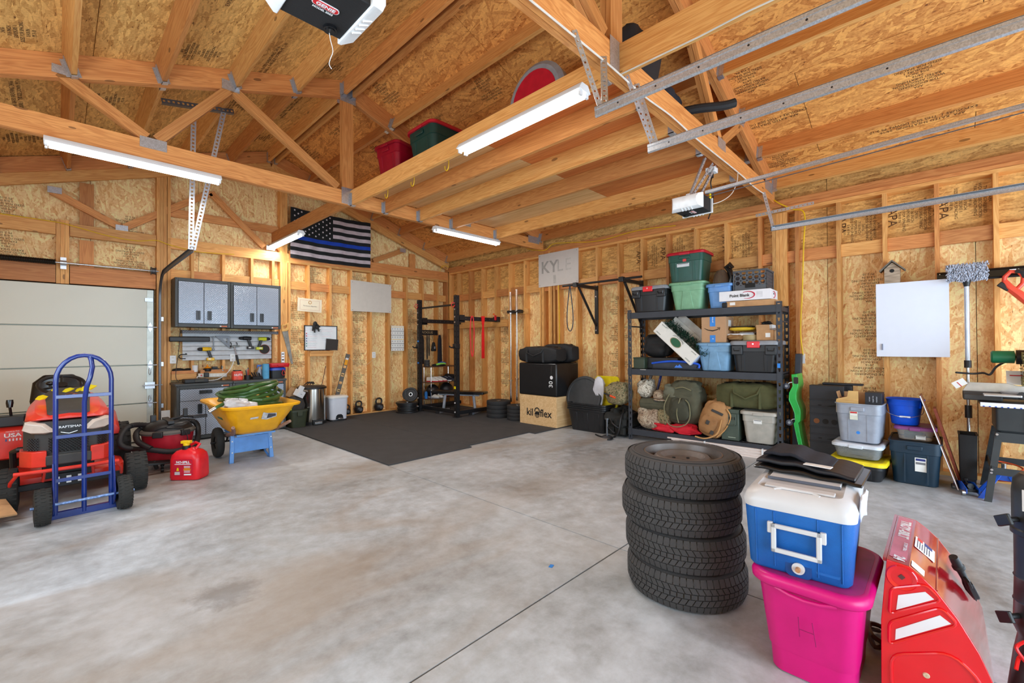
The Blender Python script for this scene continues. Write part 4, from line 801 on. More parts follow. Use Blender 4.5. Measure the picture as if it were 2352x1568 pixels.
def cabinet(name, label, x0, x1, z0, z1, yf, yb, doors, drawer=False, group=None):
    w_ = x1 - x0; cx = (x0 + x1) / 2; hz = z1 - z0
    t = thing(name, label, 'cabinet', (cx, yb, z0), 0, group); d = yb - yf
    b_ = MB(); fr = .035
    b_.b2((-w_ / 2, -d + .03, 0), (w_ / 2, 0, hz)); b_.b2((-w_ / 2, -d, 0), (-w_ / 2 + fr, -d + .03, hz)); b_.b2((w_ / 2 - fr, -d, 0), (w_ / 2, -d + .03, hz)); b_.b2((-w_ / 2 + fr, -d, hz - fr * 1.3), (w_ / 2 - fr, -d + .03, hz)); b_.b2((-w_ / 2 + fr, -d, 0), (w_ / 2 - fr, -d + .03, fr * 1.4))
    b_.build('body', CABF, t, bevel=.003)
    for sx in (-1, 1):
        for sz in (.015, hz - .015): MB().cyl((sx * (w_ / 2 - .015), -d - .003, sz), (sx * (w_ / 2 - .015), -d, sz), .006, n=8).build('corner_screw', BLKG, t)
    ztop = hz - fr * 1.35; zb = fr * 1.45
    if drawer:
        dh = .17; o = box('drawer', (0, -d - .002, ztop - dh / 2), (w_ - 2 * fr - .006, .022, dh - .006), TREAD, t, bevel=.002); cab_handle(o, 0.0, 0.035, -.011, False); ztop -= dh
    dw = (w_ - 2 * fr) / doors
    for k in range(doors):
        x = -w_ / 2 + fr + dw * (k + .5); o = box('door', (x, -d - .002, (ztop + zb) / 2), (dw - .006, .022, ztop - zb - .006), TREAD, t, bevel=.002)
        s = 1 if k % 2 == 0 else -1; hz_ = (ztop - zb) * (-.30 if not drawer else .26); cab_handle(o, s * (dw / 2 - .07), hz_, -.011)
    b_ = MB(); b_.b2((0, 0, 0), (.075, -.002, .016)); b_.build('badge', mat('badge_orange', (214, 110, 60), .5), t, (w_ / 2 - .12, -d, fr * .35 if not drawer else hz - .03)); box('badge_end', (w_ / 2 - .13, -d - .001, (fr * .35 if not drawer else hz - .03) + .008), (.02, .002, .016), PAPER, t)
    return t
cabinet('wall_cabinet', 'left of two grey tread-plate wall cabinets above the workbench', -5.10, -4.415, 1.635, 2.345, -.30, .0, 2)
cabinet('wall_cabinet', 'right of two grey tread-plate wall cabinets, next to the handsaw post', -4.41, -3.69, 1.63, 2.345, -.30, .0, 2)
cabinet('base_cabinet', 'left tread-plate base cabinet with drawer, behind the wheelbarrow wheel', -5.105, -4.425, 0.02, .79, -.45, -.01, 2, True)
cabinet('base_cabinet', 'right tread-plate base cabinet with drawer, under the tool boxes', -4.42, -3.665, 0.02, .79, -.45, -.01, 2, True)
for (a, c, nm) in ((-5.12, -4.42, 'left'), (-4.415, -3.655, 'right')):
    o = box('cabinet_top', ((a + c) / 2, -.23, .806), (c - a, .47, .03), CABF, None, bevel=.003); tag(o, 'dark grey slab worktop on the %s base cabinet' % nm, 'worktop')
SL = mat('slat_grey', (196, 200, 204), .4)
t = thing('slatwall', 'light grey slatted tool panel under the wall cabinets', 'tool panel', (-4.36, 0, 1.14))
for k in range(6): b_ = MB(); b_.loft([[Vector((x, y, z)) for y, z in ((-.01, 0), (-.026, .004), (-.026, .052), (-.02, .06), (-.02, .068), (-.01, .07))] for x in (-.61, .61)]); b_.build('slat', SL, t, (0, 0, k * .072), ang=20)
t = thing('strip_lamp', 'tread-plate strip lamp under the wall cabinets', 'lamp', (-4.35, -.14, 1.57)); b_ = MB(); b_.loft([[Vector((x, y, z)) for y, z in ((-.07, -.02), (-.05, .02), (.05, .025), (.07, -.02))] for x in (-.645, .645)]); b_.build('reflector', TREAD, t)
for s in (-1, 1): box('end_cap', (s * .65, 0, 0), (.012, .12, .05), BLK, t)
def handy(name, label, cat, x, z, y=-.06, **k): return thing(name, label, cat, (x, y, z), **k)
def drill(label, x, z, body, batt, flip=1, disc=False, ry=0):
    t = handy('cordless_drill', label, 'drill', x, z, rot=(0, ry, 0)); s = flip
    b_ = MB(); b_.lathe([(.001, -.09), (.028, -.085), (.032, -.02), (.03, .03), (.001, .032)], 16, (0, 0, 0), 'X'); b_.build('motor_housing', body, t)
    b_ = MB(); b_.lathe([(.022, .03), (.026, .04), (.024, .07), (.012, .09), (.001, .09)], 14, (0, 0, 0), 'X'); o = b_.build('chuck', BLK, t)
    b_ = MB(); b_.loft([[Vector((a - q * .04, y, -q * .13)) for a, y in ((-.06, -.02), (-.02, -.02), (-.02, .02), (-.06, .02))] for q in (0, .5, 1)]); b_.build('grip', BLK, t, bevel=.004)
    box('battery', (-.075, 0, -.155), (.10, .05, .045), batt, t, bevel=.006); box('battery_label', (-.06, -.0265, -.15), (.035, .002, .02), PAPER, t)
    t.scale = (s, 1, 1); return t
YB = mat('tool_yellow', (236, 186, 20), .4); LIME = mat('tool_lime', (206, 214, 30), .4)
drill('yellow cordless drill hanging at the left of the tool panel', -4.70, 1.31, YB, YB, -1)
drill('dark cordless drill hanging in the middle right of the tool panel', -4.15, 1.48, BLK, BLK, -1)
drill('lime cordless drill hanging at the right end of the tool panel', -3.87, 1.47, LIME, LIME, 1)
t = handy('grinding_disc', 'round dark grinding disc behind the lime drill', 'disc', -3.86, 1.30, -.035); MB().cyl((0, 0, 0), (0, -.006, 0), .075, n=28).build('disc', mat('disc_dark', (52, 50, 46), .8), t); MB().lathe([(.075, -.007), (.079, -.006), (.079, 0), (.075, .001)], 28, (0, 0, 0), 'Y').build('rim', mat('disc_rim', (190, 80, 40), .6), t)
t = handy('wrench', 'steel wrench hanging on the tool panel beside the square', 'wrench', -4.585, 1.40); b_ = MB(); b_.box((0, 0, 0), (.014, .006, .17)); b_.lathe([(.008, -.004), (.018, -.004), (.018, .004), (.008, .004)], 14, (0, 0, -.095), 'Y'); b_.lathe([(.008, -.004), (.016, -.004), (.016, .004), (.008, .004)], 14, (0, 0, .095), 'Y'); b_.build('wrench_body', DGAL, t)
t = handy('speed_square', 'grey triangular rafter square on the tool panel', 'square', -4.46, 1.42); b_ = MB(); P_ = [(-.10, .09), (.09, .09), (.09, -.10)]; Q_ = [(-.02, .06), (.06, .06), (.06, -.02)]
vs = [Vector((x, y, z)) for y in (0, -.004) for x, z in P_ + Q_]; b_.add(vs, [(0, 1, 4, 3), (1, 2, 5, 4), (2, 0, 3, 5), (6, 9, 10, 7), (7, 10, 11, 8), (8, 11, 9, 6), (0, 6, 7, 1), (1, 7, 8, 2), (2, 8, 6, 0), (3, 4, 10, 9), (4, 5, 11, 10), (5, 3, 9, 11)]); b_.b2((-.10, -.01, .088), (.09, .006, .096)); b_.build('plate', DGAL, t, smooth=False)
t = handy('claw_hammer', 'claw hammer with black grip hanging at the middle of the tool panel', 'hammer', -4.30, 1.34, rot=(0, -.20, 0)); b_ = MB(); b_.tube([(-.07, 0, -.012), (-.03, 0, .01), (.0, 0, .012), (.045, 0, .008), (.07, 0, .0)], [.006, .012, .014, .013, .014], 10); b_.build('head', mat('tool_steel', (120, 118, 112), .35, .8), t); MB().cyl((0, 0, .01), (0, 0, -.14), .009, n=10).build('shaft', STEEL, t); MB().cyl((0, 0, -.13), (0, 0, -.29), .015, .017, n=12).build('grip', BLK, t)
for xx, sd_ in ((-4.35, 'left'), (-4.27, 'right')): t = MB().tube([(0, .02, .05), (0, -.02, .05), (0, -.05, .03), (0, -.05, .01), (0, -.03, 0), (0, .02, -.02)], .006, 6).build('peg_hook', BLK, None, (xx, -.03, 1.36)); tag(t, '%s one of two black pegs holding the claw hammer on the tool panel' % sd_, 'hook', 'pegs holding the claw hammer')
t = rope('utility_hook', 'black open hook at the lower left of the tool panel', [(-4.93, -.03, 1.245), (-4.93, -.08, 1.235), (-5.0, -.08, 1.23), (-5.02, -.08, 1.20), (-5.0, -.08, 1.175), (-4.94, -.08, 1.17)], .007, BLK, 'hook')
t = box('tool_case', (-4.89, -.09, 1.46), (.50, .05, .075), BLK, None, bevel=.012); tag(t, 'long black case mounted across the left of the tool panel', 'case')
def outlet(label, x, y, z, face='L'):
    t = thing('outlet_plate', label, 'outlet', (x, y, z), 0 if face == 'L' else -PI / 2)
    box('plate', (0, -.004, 0), (.075, .008, .118), WHT, t, bevel=.002)
    for dz in (.026, -.026):
        o = box('socket', (0, -.009, dz), (.034, .003, .028), mat('socket_cream', (222, 222, 216), .4), t)
        for dx in (-.007, .007): box('slot', (dx, -.002, .002), (.002, .001, .009), INK, o)
outlet('white outlet plate at the left end of the tool panel', -5.08, 0, 1.16)
outlet('white outlet plate at the lower middle of the tool panel, cord plugged in', -4.32, -.03, 1.17)
outlet('white outlet plate on the gable wall between white sign board and calendar', -1.86, -.0, 1.165)
outlet('white outlet plate on the right wall below the yellow cable', 0, -6.93, 1.16, 'R')
t = thing('stud_shelf', 'plywood niche shelf between the studs above the left base cabinet', 'shelf', (-4.74, 0, 0))
for (a, c) in ((-.36, -.055), (-.005, .36)):
    box('shelf_board', ((a + c) / 2, .05, .955), (c - a, .14, .02), FIRR, t); box('front_rail', ((a + c) / 2, -.01, .90), (c - a, .02, .085), FIR, t); box('lip', ((a + c) / 2, -.012, .975), (c - a, .02, .03), FIRR, t)
t = thing('work_gloves', 'pair of black gloves in the left niche shelf', 'gloves', (-4.96, .03, .97)); b_ = MB(); b_.sphere((-.05, 0, .03), .05, 12, 7, (1.6, 1, .6)); b_.sphere((.07, .01, .03), .04, 12, 7, (1.6, 1, .6)); [b_.tube([(.0 + .03 * k, -.02, .03), (.03 + .03 * k, -.05, .03)], .012, 6) for k in range(3)]; b_.build('gloves_body', BLKM, t)
t = thing('white_cup', 'white ribbed paper cup beside the gloves in the niche', 'cup', (-4.81, .01, .965)); b_ = MB(); b_.lathe([(.001, 0), (.035, 0), (.04, .10), (.036, .10), (.032, .005)], 16); b_.build('cup_wall', WHT, t)
t = thing('bottle', 'squat black glue bottle with orange cone cap in the niche shelf', 'bottle', (-4.65, .01, .965)); MB().lathe([(.001, 0), (.05, 0), (.055, .01), (.055, .04), (.04, .05), (.001, .05)], 16).build('jar', BLK, t); MB().lathe([(.045, .05), (.04, .06), (.014, .075), (.008, .11), (.001, .11)], 16).build('cap', mat('cap_orange', (246, 150, 20), .4), t)
t = thing('charger', 'black battery charger in the right niche shelf', 'charger', (-4.55, .02, .965)); box('base', (0, 0, .02), (.11, .08, .04), BLK, t, bevel=.005); box('cradle', (.0, .01, .055), (.07, .05, .03), BLK, t, bevel=.004)
t = thing('router_tool', 'small dark trimmer tool at the right end of the niche shelf', 'tool', (-4.45, .02, .965)); b_ = MB(); b_.lathe([(.001, 0), (.045, 0), (.045, .015), (.02, .02), (.022, .07), (.01, .09), (.001, .09)], 14); b_.build('body', mat('tool_steel', (120, 118, 112)), t)
t = thing('power_strip', 'cream power strip screwed to the rail above the left base cabinet', 'power strip', (-4.59, -.035, .905), 0, rot=(0, .03, 0)); box('strip_body', (0, 0, 0), (.38, .035, .06), mat('strip_cream', (214, 210, 198), .4), t, bevel=.006)
for k in range(5): o = box('socket', (-.03 + k * .045, -.019, 0), (.03, .003, .03), mat('socket_cream', (222, 222, 216)), t)
box('switch', (-.15, -.02, 0), (.018, .005, .024), RED, t); box('adapter', (-.09, -.04, .01), (.06, .05, .07), BLK, t, bevel=.006)
rope('cable', 'white cord looping from the panel outlet down to the power strip', [(-4.32, -.06, 1.15), (-4.33, -.09, 1.08), (-4.38, -.11, .98), (-4.45, -.12, .90), (-4.55, -.12, .84), (-4.66, -.14, .832), (-4.76, -.12, .835), (-4.80, -.08, .88), (-4.77, -.06, .90)], .006, WHT, 'cord')
rope('cable', 'thin black cord hanging down from the left wall cabinet to the worktop', [(-5.0, -.05, 1.62), (-5.02, -.06, 1.3), (-5.05, -.08, 1.05), (-5.06, -.10, .90), (-5.03, -.12, .835)], .004, BLK, 'cord')
t = thing('black_case', 'flat black plastic case lying on the left worktop', 'case', (-4.86, -.30, .821)); box('case_body', (0, 0, .03), (.29, .20, .055), BLK, t, bevel=.008); box('latch', (0.03, -.104, .03), (.11, .01, .03), mat('latch_dark', (60, 60, 56), .5), t, bevel=.003)
t = thing('nut_tub', 'square orange-red plastic tub with black lid on the worktop', 'tub', (-4.30, -.2, .821)); b_ = MB(); b_.rr([(0, .13, .11, .02), (.005, .14, .12, .025), (.13, .14, .12, .025), (.14, .12, .10, .03)], 4); b_.build('tub_body', mat('tub_orange', (232, 74, 44), .4, var=.3, scale=25), t); b_ = MB(); b_.rr([(.14, .11, .1, .045), (.155, .11, .1, .045)], 6); b_.build('lid', BLK, t); text('lettering', 'NUTS', .045, WHT, t, (0, -.0615, .08), bold=.001)
t = thing('pen_cup', 'wire cup of pens and brushes on the right worktop', 'cup', (-4.16, -.22, .821)); b_ = MB(); b_.lathe([(.001, 0), (.045, 0), (.048, .07), (.044, .07), (.041, .004)], 14); b_.build('cup', BLK, t)
random.seed(3)
for k in range(5): a = random.uniform(-.4, .4); MB().cyl((a * .05, .01 * k - .02, .01), (a * .16, .015 * k - .03, .15 + .01 * k), .006, n=6).build('pen', (BLK, RED, GRY, BLUEP, BLK)[k], t)
t = thing('tool_tray', 'low black wire tray of small tools on the right worktop', 'tray', (-4.02, -.18, .821)); box('tray_body', (0, 0, .02), (.14, .16, .04), BLKM, t, bevel=.004)
for k in range(4): MB().cyl((-.05 + k * .03, -.05, .04), (-.06 + k * .035, .04, .10), .011, n=8).build('tool_handle', (BLK, BLK, DGAL, BLK)[k], t)
t = thing('spray_bottle', 'clear grey spray bottle with blue and white trigger behind the blue roll', 'bottle', (-3.955, -.13, .821)); MB().lathe([(.001, 0), (.036, 0), (.038, .01), (.038, .12), (.015, .17), (.015, .19), (.001, .19)], 16).build('bottle_body', mat('bottle_grey', (170, 180, 196), .2), t); b_ = MB(); b_.box((-.01, 0, .21), (.07, .025, .03)); b_.box((-.04, 0, .19), (.012, .02, .04)); b_.build('trigger', mat('trigger_blue', (60, 110, 200), .4), t, bevel=.004)
t = thing('paper_roll', 'roll of light blue shop towels standing on the worktop', 'roll', (-3.895, -.22, .821)); b_ = MB(); b_.lathe([(.018, 0), (.052, 0), (.052, .24), (.018, .24)], 24); b_.build('roll', mat('towel_blue', (94, 170, 214), .8), t)
t = thing('tool_box', 'black tool box with blue lid and red loop on the right worktop', 'tool box', (-3.72, -.20, .821)); b_ = MB(); b_.rr([(0, .20, .16, .02), (.13, .22, .18, .02)], 3); b_.build('body', BLK, t); b_ = MB(); b_.rr([(.13, .23, .19, .03), (.165, .23, .19, .03), (.18, .19, .15, .03)], 3); b_.build('lid', mat('lid_blue', (36, 70, 190), .35), t); MB().tube([(.06, -.1, .14), (.04, -.12, .08), (.05, -.12, .05), (.08, -.12, .05), (.09, -.12, .08), (.07, -.1, .14)], .005, 6).build('red_loop', RED, t)
t = thing('first_aid_case', 'flat red case lying on the blue-lidded tool box', 'case', (-3.70, -.20, 1.002)); b_ = MB(); b_.rr([(0, .28, .2, .03), (.03, .30, .22, .03), (.06, .30, .22, .03), (.065, .28, .2, .03)], 4); b_.build('shell', RED, t); box('handle', (0, -.125, .03), (.09, .02, .015), RED, t, bevel=.004)
t = thing('handsaw', 'old handsaw with pale wooden handle hanging on the post', 'saw', (-3.53, -.01, 1.70), rot=(0, 0, 0)); b_ = MB(); b_.prism([(-.045, -.10), (.045, -.07), (.135, -.66), (.10, -.66)], -.002, .0, 'Y'); b_.build('blade', mat('saw_steel', (128, 122, 112), .4, .7, var=.3), t, smooth=False)
b_ = MB(); o_ = [(-.055, -.10), (-.06, 0.0), (-.035, .03), (-.01, .02), (.055, .06), (.05, -.0), (.055, -.06), (.035, -.09)]; i_ = [(-.03, -.055), (-.035, -.01), (-.02, .0), (0, .0), (.028, .022), (.03, .0), (.03, -.03), (.0, -.05)]
vs = [Vector((x, y, z)) for y in (-.016, .004) for x, z in o_ + i_]; n_ = 8; b_.add(vs, [(k, (k + 1) % n_, n_ + (k + 1) % n_, n_ + k) for k in range(n_)] + [(16 + k, 16 + n_ + k, 16 + n_ + (k + 1) % n_, 16 + (k + 1) % n_) for k in range(n_)] + [(k, 16 + k, 16 + (k + 1) % n_, (k + 1) % n_) for k in range(n_)] + [(n_ + k, n_ + (k + 1) % n_, 16 + n_ + (k + 1) % n_, 16 + n_ + k) for k in range(n_)]); b_.build('handle', mat('saw_handle', (228, 176, 96), .5), t, bevel=.003)
def level(name, label, loc, L, rot, w_=.06, m_=None, lab=False):
    t = thing(name, label, 'level', loc, rot=rot); m_ = m_ or mat('level_grey', (112, 108, 102), .4, .5); b_ = MB()
    segs = [0, .10, .16, .42, .58, .84, .90, 1.0]
    for s in (-1, 1): b_.b2((s * w_ / 2 - .006 * s, -.02, 0), (s * w_ / 2, 0, L))
    for a, c in ((0, .10), (.16, .28), (.34, .46), (.54, .66), (.72, .84), (.90, 1.0)): b_.b2((-w_ / 2, -.014, a * L), (w_ / 2, -.006, c * L))
    b_.build('frame', m_, t, smooth=False)
    for f in (.13, .50, .87): MB().cyl((-.02, -.012, f * L), (.02, -.012, f * L), .008, n=8).build('vial', mat('vial_dark', (60, 60, 50), .3), t)
    if lab: box('decal', (0, -.0215, .80 * L), (w_ * .8, .002, .13 * L), mat('decal_amber', (236, 160, 20), .5), t); box('decal', (0, -.0215, .885 * L), (w_ * .7, .002, .04 * L), WHT, t)
    return t
level('spirit_level', 'long grey spirit level leaning on a stud behind the white bin', (-2.64, -.06, .42), .80, (.02, R(15), 0), .075, None, True)
level('spirit_level', 'short silver spirit level on the post above the red case', (-3.575, -.03, .98), .27, (0, 0, 0), .05, mat('level_silver', (216, 216, 216), .35, .4))
t = thing('sign_board', 'blank off-white board screwed high on the gable wall studs', 'board', (-1.905, -.008, 2.31)); b_ = MB(); b_.loft([[Vector((x, y, z)) for x, z in ((-.435, -.29), (.435, -.29), (.435, .29), (-.435, .31))] for y in (-.003, .006)]); b_.build('panel', mat('board_offwhite', (212, 206, 196), .5, var=.03), t)
for sx in (-.4, .4):
    for sz in (-.265, .27): MB().cyl((sx, -.007, sz), (sx, -.002, sz), .006, n=8).build('screw', DGAL, t)
t = thing('certificate', 'small cream framed certificate beside the flag post', 'certificate', (-3.11, -.01, 2.08), 0, rot=(0, .04, 0)); box('mount', (0, 0, 0), (.42, .016, .235), mat('cream', (234, 222, 196), .6, var=.02), t);
for z_ in (-.085, .085): box('border_line', (0, -.009, z_), (.34, .002, .003), mat('ink_pink', (200, 150, 130), .7), t)
for x_ in (-.17, .17): box('border_line', (x_, -.009, 0), (.003, .002, .17), MC['ink_pink'], t)
MB().lathe([(.02, -.001), (.03, -.001), (.03, .001), (.02, .001)], 18, (0, -.009, .05), 'Y').build('seal', mat('seal_gold', (190, 140, 60), .5), t); text('lettering', 'The Honorary Range Rider', .026, mat('ink_grey', (130, 116, 110), .8), t, (0, -.0095, -.015), shear=.4, sx=.85)
t = thing('whiteboard', 'black-framed whiteboard with faint notes hung on the gable wall', 'whiteboard', (-2.915, -.02, 1.495)); box('surface', (0, 0, 0), (.58, .012, .43), mat('marker_white', (232, 238, 242), .25, var=.02), t)
for s in (-1, 1): box('frame_bar', (s * .292, -.004, 0), (.014, .022, .45), BLK, t); box('frame_bar', (0, -.004, s * .218), (.60, .022, .014), BLK, t)
random.seed(11)
for k in range(11):
    for c_ in (-.17, .10):
        if c_ > 0 and k > 6: continue
        w_ = random.uniform(.14, .22); b_ = MB(); z_ = .16 - k * .033; n_ = 16
        b_.tube([(c_ - w_ / 2 + w_ * i / n_, -.0075, z_ + random.uniform(-.004, .004)) for i in range(n_ + 1)], .0009, 4, caps=False); b_.build('note_line', mat(('ink_blue', 'ink_rose', 'ink_teal')[k % 3], ((110, 120, 170), (220, 130, 150), (90, 150, 150))[k % 3], .8), t)
for k, c_ in enumerate((RED, RED, BLUEP, BLUEP, mat('magnet_teal', (20, 120, 110), .5), MC['magnet_teal'])): box('magnet', (-.26, -.012, .08 - k * .045), (.012, .01, .02), c_, t)
box('folder', (.19, -.03, -.12), (.22, .02, .20), mat('folder_black', (44, 38, 34), .6), t, rot=(0, .08, 0))
t = thing('black_glove', 'black work glove clipped over the top of the whiteboard', 'glove', (-3.03, -.05, 1.62)); b_ = MB(); b_.sphere((0, 0, .12), .045, 12, 8, (.9, .6, 1.2))
for k, (x, l) in enumerate(((-.045, .12), (-.015, .15), (.02, .09), (.05, .13))): b_.tube([(x * .5, 0, .10), (x * .9, -.015, .06), (x * 1.2, -.02, .12 - l)], [.018, .016, .012], 7)
b_.tube([(.03, 0, .12), (.07, -.01, .08), (.09, -.01, .03)], [.016, .014, .012], 7); b_.build('glove_body', BLKM, t); box('white_patch', (.075, -.03, .05), (.03, .008, .03), WHT, t)
lumber('wood_block_rail', (-3.12, -.02, 1.20), (-2.70, -.02, 1.20), .03, .07, FIR, wl); lumber('wood_block_rail', (-3.12, -.04, 1.245), (-2.70, -.04, 1.245), .07, .02, FIR, wl)
t = thing('wall_calendar', 'tall white paper chart of figure boxes pinned on the gable wall', 'poster', (-1.325, -.012, 1.50)); box('sheet', (0, 0, 0), (.30, .003, .52), PAPER, t)
for k in range(6):
    o = box('row_bar', (0, -.003, .235 - k * .086), (.30, .002, .007), INK if k % 3 else YEL, t)
    for q in range(5): box('figure', (-.12 + q * .06, -.003, .195 - k * .086), (.008, .002, .03), mat('ink_mid', (120, 120, 124), .8), t);
FLK = mat('flag_black', (22, 26, 28), .9, bump=.3, bscale=400); FLW = mat('flag_grey', (196, 184, 190), .9, bump=.3, bscale=400); FLB = mat('flag_blue', (10, 60, 170), .85)
t = thing('flag', 'black and grey striped flag with stars and one blue stripe, pinned on the gable wall', 'flag', (-3.45, -.05, 3.33)); W_, H_ = 1.50, .885
def fy(x, z): return -.012 * math.sin(x * 9 + z * 2) - .01 * math.sin(x * 23) + .02 * math.sin(x * 2)
def cloth(x0, x1, z0, z1, m_, nm, off=0):
    n_ = max(2, int((x1 - x0) / .05)); b_ = MB(); sag = lambda x, z: z - .012 * math.sin(PI * x / W_)
    for q in (0, .0015):
        pass
    b_.loft([[Vector((x0 + (x1 - x0) * i / n_, fy(x0 + (x1 - x0) * i / n_, z) - off - q, sag(x0 + (x1 - x0) * i / n_, z))) for i in range(n_ + 1)] for z, q in ((z0, 0), (z1, 0))], False, False, False); return b_.build(nm, m_, t, ang=80)
sh_ = H_ / 13
for k in range(13):
    z1 = H_ / 2 - k * sh_; m_ = FLB if k == 6 else (FLK if k % 2 == 0 else FLW)
    m_ = FLK if k % 2 == 0 else FLW
    if k == 6: m_ = FLK
    if k == 7: m_ = FLB
    x0 = .76 if k < 7 else 0
    if k >= 8: m_ = FLK if k % 2 == 0 else FLW
    cloth(x0, W_, z1 - sh_, z1, m_, 'stripe')
cloth(0, .76, H_ / 2 - 7 * sh_, H_ / 2, FLK, 'canton')
b_ = MB()
for r in range(9):
    for c in range(6 if r % 2 == 0 else 5):
        x = .064 + c * .127 + (0 if r % 2 == 0 else .063); z = H_ / 2 - .045 - r * .0475; b_.add([(x + (.021 if k % 2 == 0 else .008) * math.sin(k * PI / 5), fy(x, z) - .004, z + (.021 if k % 2 == 0 else .008) * math.cos(k * PI / 5) - .012 * math.sin(PI * x / W_)) for k in range(10)], [tuple(range(10))])
b_.build('stars', mat('star_white', (226, 222, 226), .9), t, smooth=False)
t = thing('trash_can', 'tall round stainless steel trash can with black lid and pedal', 'trash can', (-3.19, -.30, 0.014)); SS = mat('stainless', (190, 186, 178), .14, 1.0, .02)
b_ = MB(); b_.lathe([(.001, .05), (.225, .05), (.225, .60), (.001, .60)], 36); b_.build('body', SS, t); b_ = MB(); b_.lathe([(.001, 0), (.23, 0), (.232, .05), (.001, .05)], 36); b_.build('base', BLK, t); b_ = MB(); b_.lathe([(.238, .60), (.238, .625), (.20, .648), (.001, .655)], 36, caps=False); b_.lathe([(.001, .6), (.238, .6)], 36); b_.build('lid', BLK, t)
b_ = MB(); b_.loft([[Vector((x, -.235, z)) + Vector((0, dy, 0)) for x, z in ((-.08, .0), (.08, .0), (.09, .09), (-.09, .09))] for dy in (0, -.035)]); b_.build('pedal_frame', BLK, t, bevel=.006); box('pedal', (0, -.275, .035), (.12, .03, .04), STEEL, t, bevel=.004)
b_ = MB(); [b_.tube([(-.1 + .05 * k, .0, .66), (-.02 + .03 * k, .05, .70), (.06 + .01 * k, .02, .67)], [.006, .014, .004], 6) for k in range(4)]; tag(b_.build('rag', BLKM, None, (-3.22, -.30, .02)), 'crumpled black rag lying on the steel trash can lid', 'rag')
t = thing('pedal_bin', 'white rectangular pedal bin with dark step', 'trash can', (-2.755, -.30, 0.014)); b_ = MB(); b_.rr([(.02, .30, .24, .06), (.06, .31, .25, .07), (.40, .345, .27, .08)], 6); b_.build('body', mat('bin_white', (222, 228, 240), .35, var=.02), t)
b_ = MB(); b_.rr([(.40, .37, .29, .08), (.425, .37, .29, .08), (.44, .33, .25, .08)], 6); b_.build('lid', mat('bin_lid', (224, 226, 224), .35, var=.02), t); b_ = MB(); b_.rr([(0, .31, .25, .06), (.025, .31, .25, .06)], 6); b_.build('base', BLK, t)
b_ = MB(); b_.prism([(-.07, .03), (.07, .03), (.06, .09), (.03, .115), (-.03, .115), (-.06, .09)], -.128, -.122, 'Y'); b_.build('step_recess', HNDL, t); box('step', (0, -.145, .04), (.08, .04, .025), CHROME, t, bevel=.005)
GRN = mat('tote_olive', (52, 58, 36), .5); t = thing('olive_tote', 'dark olive storage tote beside the right base cabinet', 'tote', (-3.50, -.42, 0.0)); b_ = MB(); b_.rr([(0, .22, .30, .03), (.27, .26, .36, .04)], 5); b_.build('body', GRN, t); b_ = MB(); b_.rr([(.27, .28, .38, .04), (.30, .28, .38, .04)], 5); b_.build('lid', GRN, t); box('latch', (.0, -.19, .24), (.08, .02, .07), GRN, t, bevel=.004)
t = thing('cloth_bag', 'grey cloth bag with lime strap slumped on the olive tote', 'bag', (-3.50, -.40, .302)); b_ = MB(); b_.rr([(0, .24, .28, .08), (.06, .27, .30, .1), (.17, .22, .26, .1), (.21, .12, .16, .05)], 5); b_.build('sack', mat('bag_charcoal', (58, 56, 54), .9, bump=.5, bscale=30), t); box('strap', (-.11, -.12, .09), (.02, .02, .18), LIME, t, bevel=.004)
t = thing('white_carton', 'small white carton tilted on the cloth bag next to the steel bin', 'box', (-3.46, -.47, .56), rot=(.2, .45, .3)); box('carton', (0, 0, 0), (.12, .12, .11), WHT, t, bevel=.002); box('flap', (-.03, -.02, .09), (.06, .06, .07), WHT, t, bevel=.002); text('lettering', 'mini', .02, mat('ink_mid', (120, 120, 124)), t, (0, -.0615, 0))
t = box('cardboard_sheet', (-3.52, -.36, .56), (.2, .012, .16), CARD, None, rot=(.3, .5, .2)); tag(t, 'brown cardboard piece leaning behind the small white carton', 'cardboard')
t = rope('dowel', 'thin dark rod leaning on the wall behind the steel bin', [(-3.0, -.1, .40), (-2.9, -.06, .72), (-2.83, -.02, .98)], .006, mat('rod_brown', (80, 40, 30), .6), 'rod'); t = rope('dowel', 'short pale stick leaning behind the white pedal bin', [(-2.93, -.12, .38), (-2.88, -.10, .50), (-2.86, -.08, .55)], .007, PAPER, 'stick')
rope('cable', 'thin beige cord sagging between the level and the outlet plate', [(-2.42, -.03, 1.17), (-2.25, -.03, 1.02), (-2.05, -.03, .97), (-1.88, -.02, 1.08)], .003, mat('cord_beige', (220, 200, 160), .6), 'cord')
for k, (x, z, nm) in enumerate(((-5.24, .0, 'white'),)):
    t = box('melamine_board', (-5.19, -.20, .22), (.10, .02, .44), WHT, None, rot=(-.12, 0, 0)); tag(t, 'narrow white board standing against the base cabinet beside the garage door', 'board')
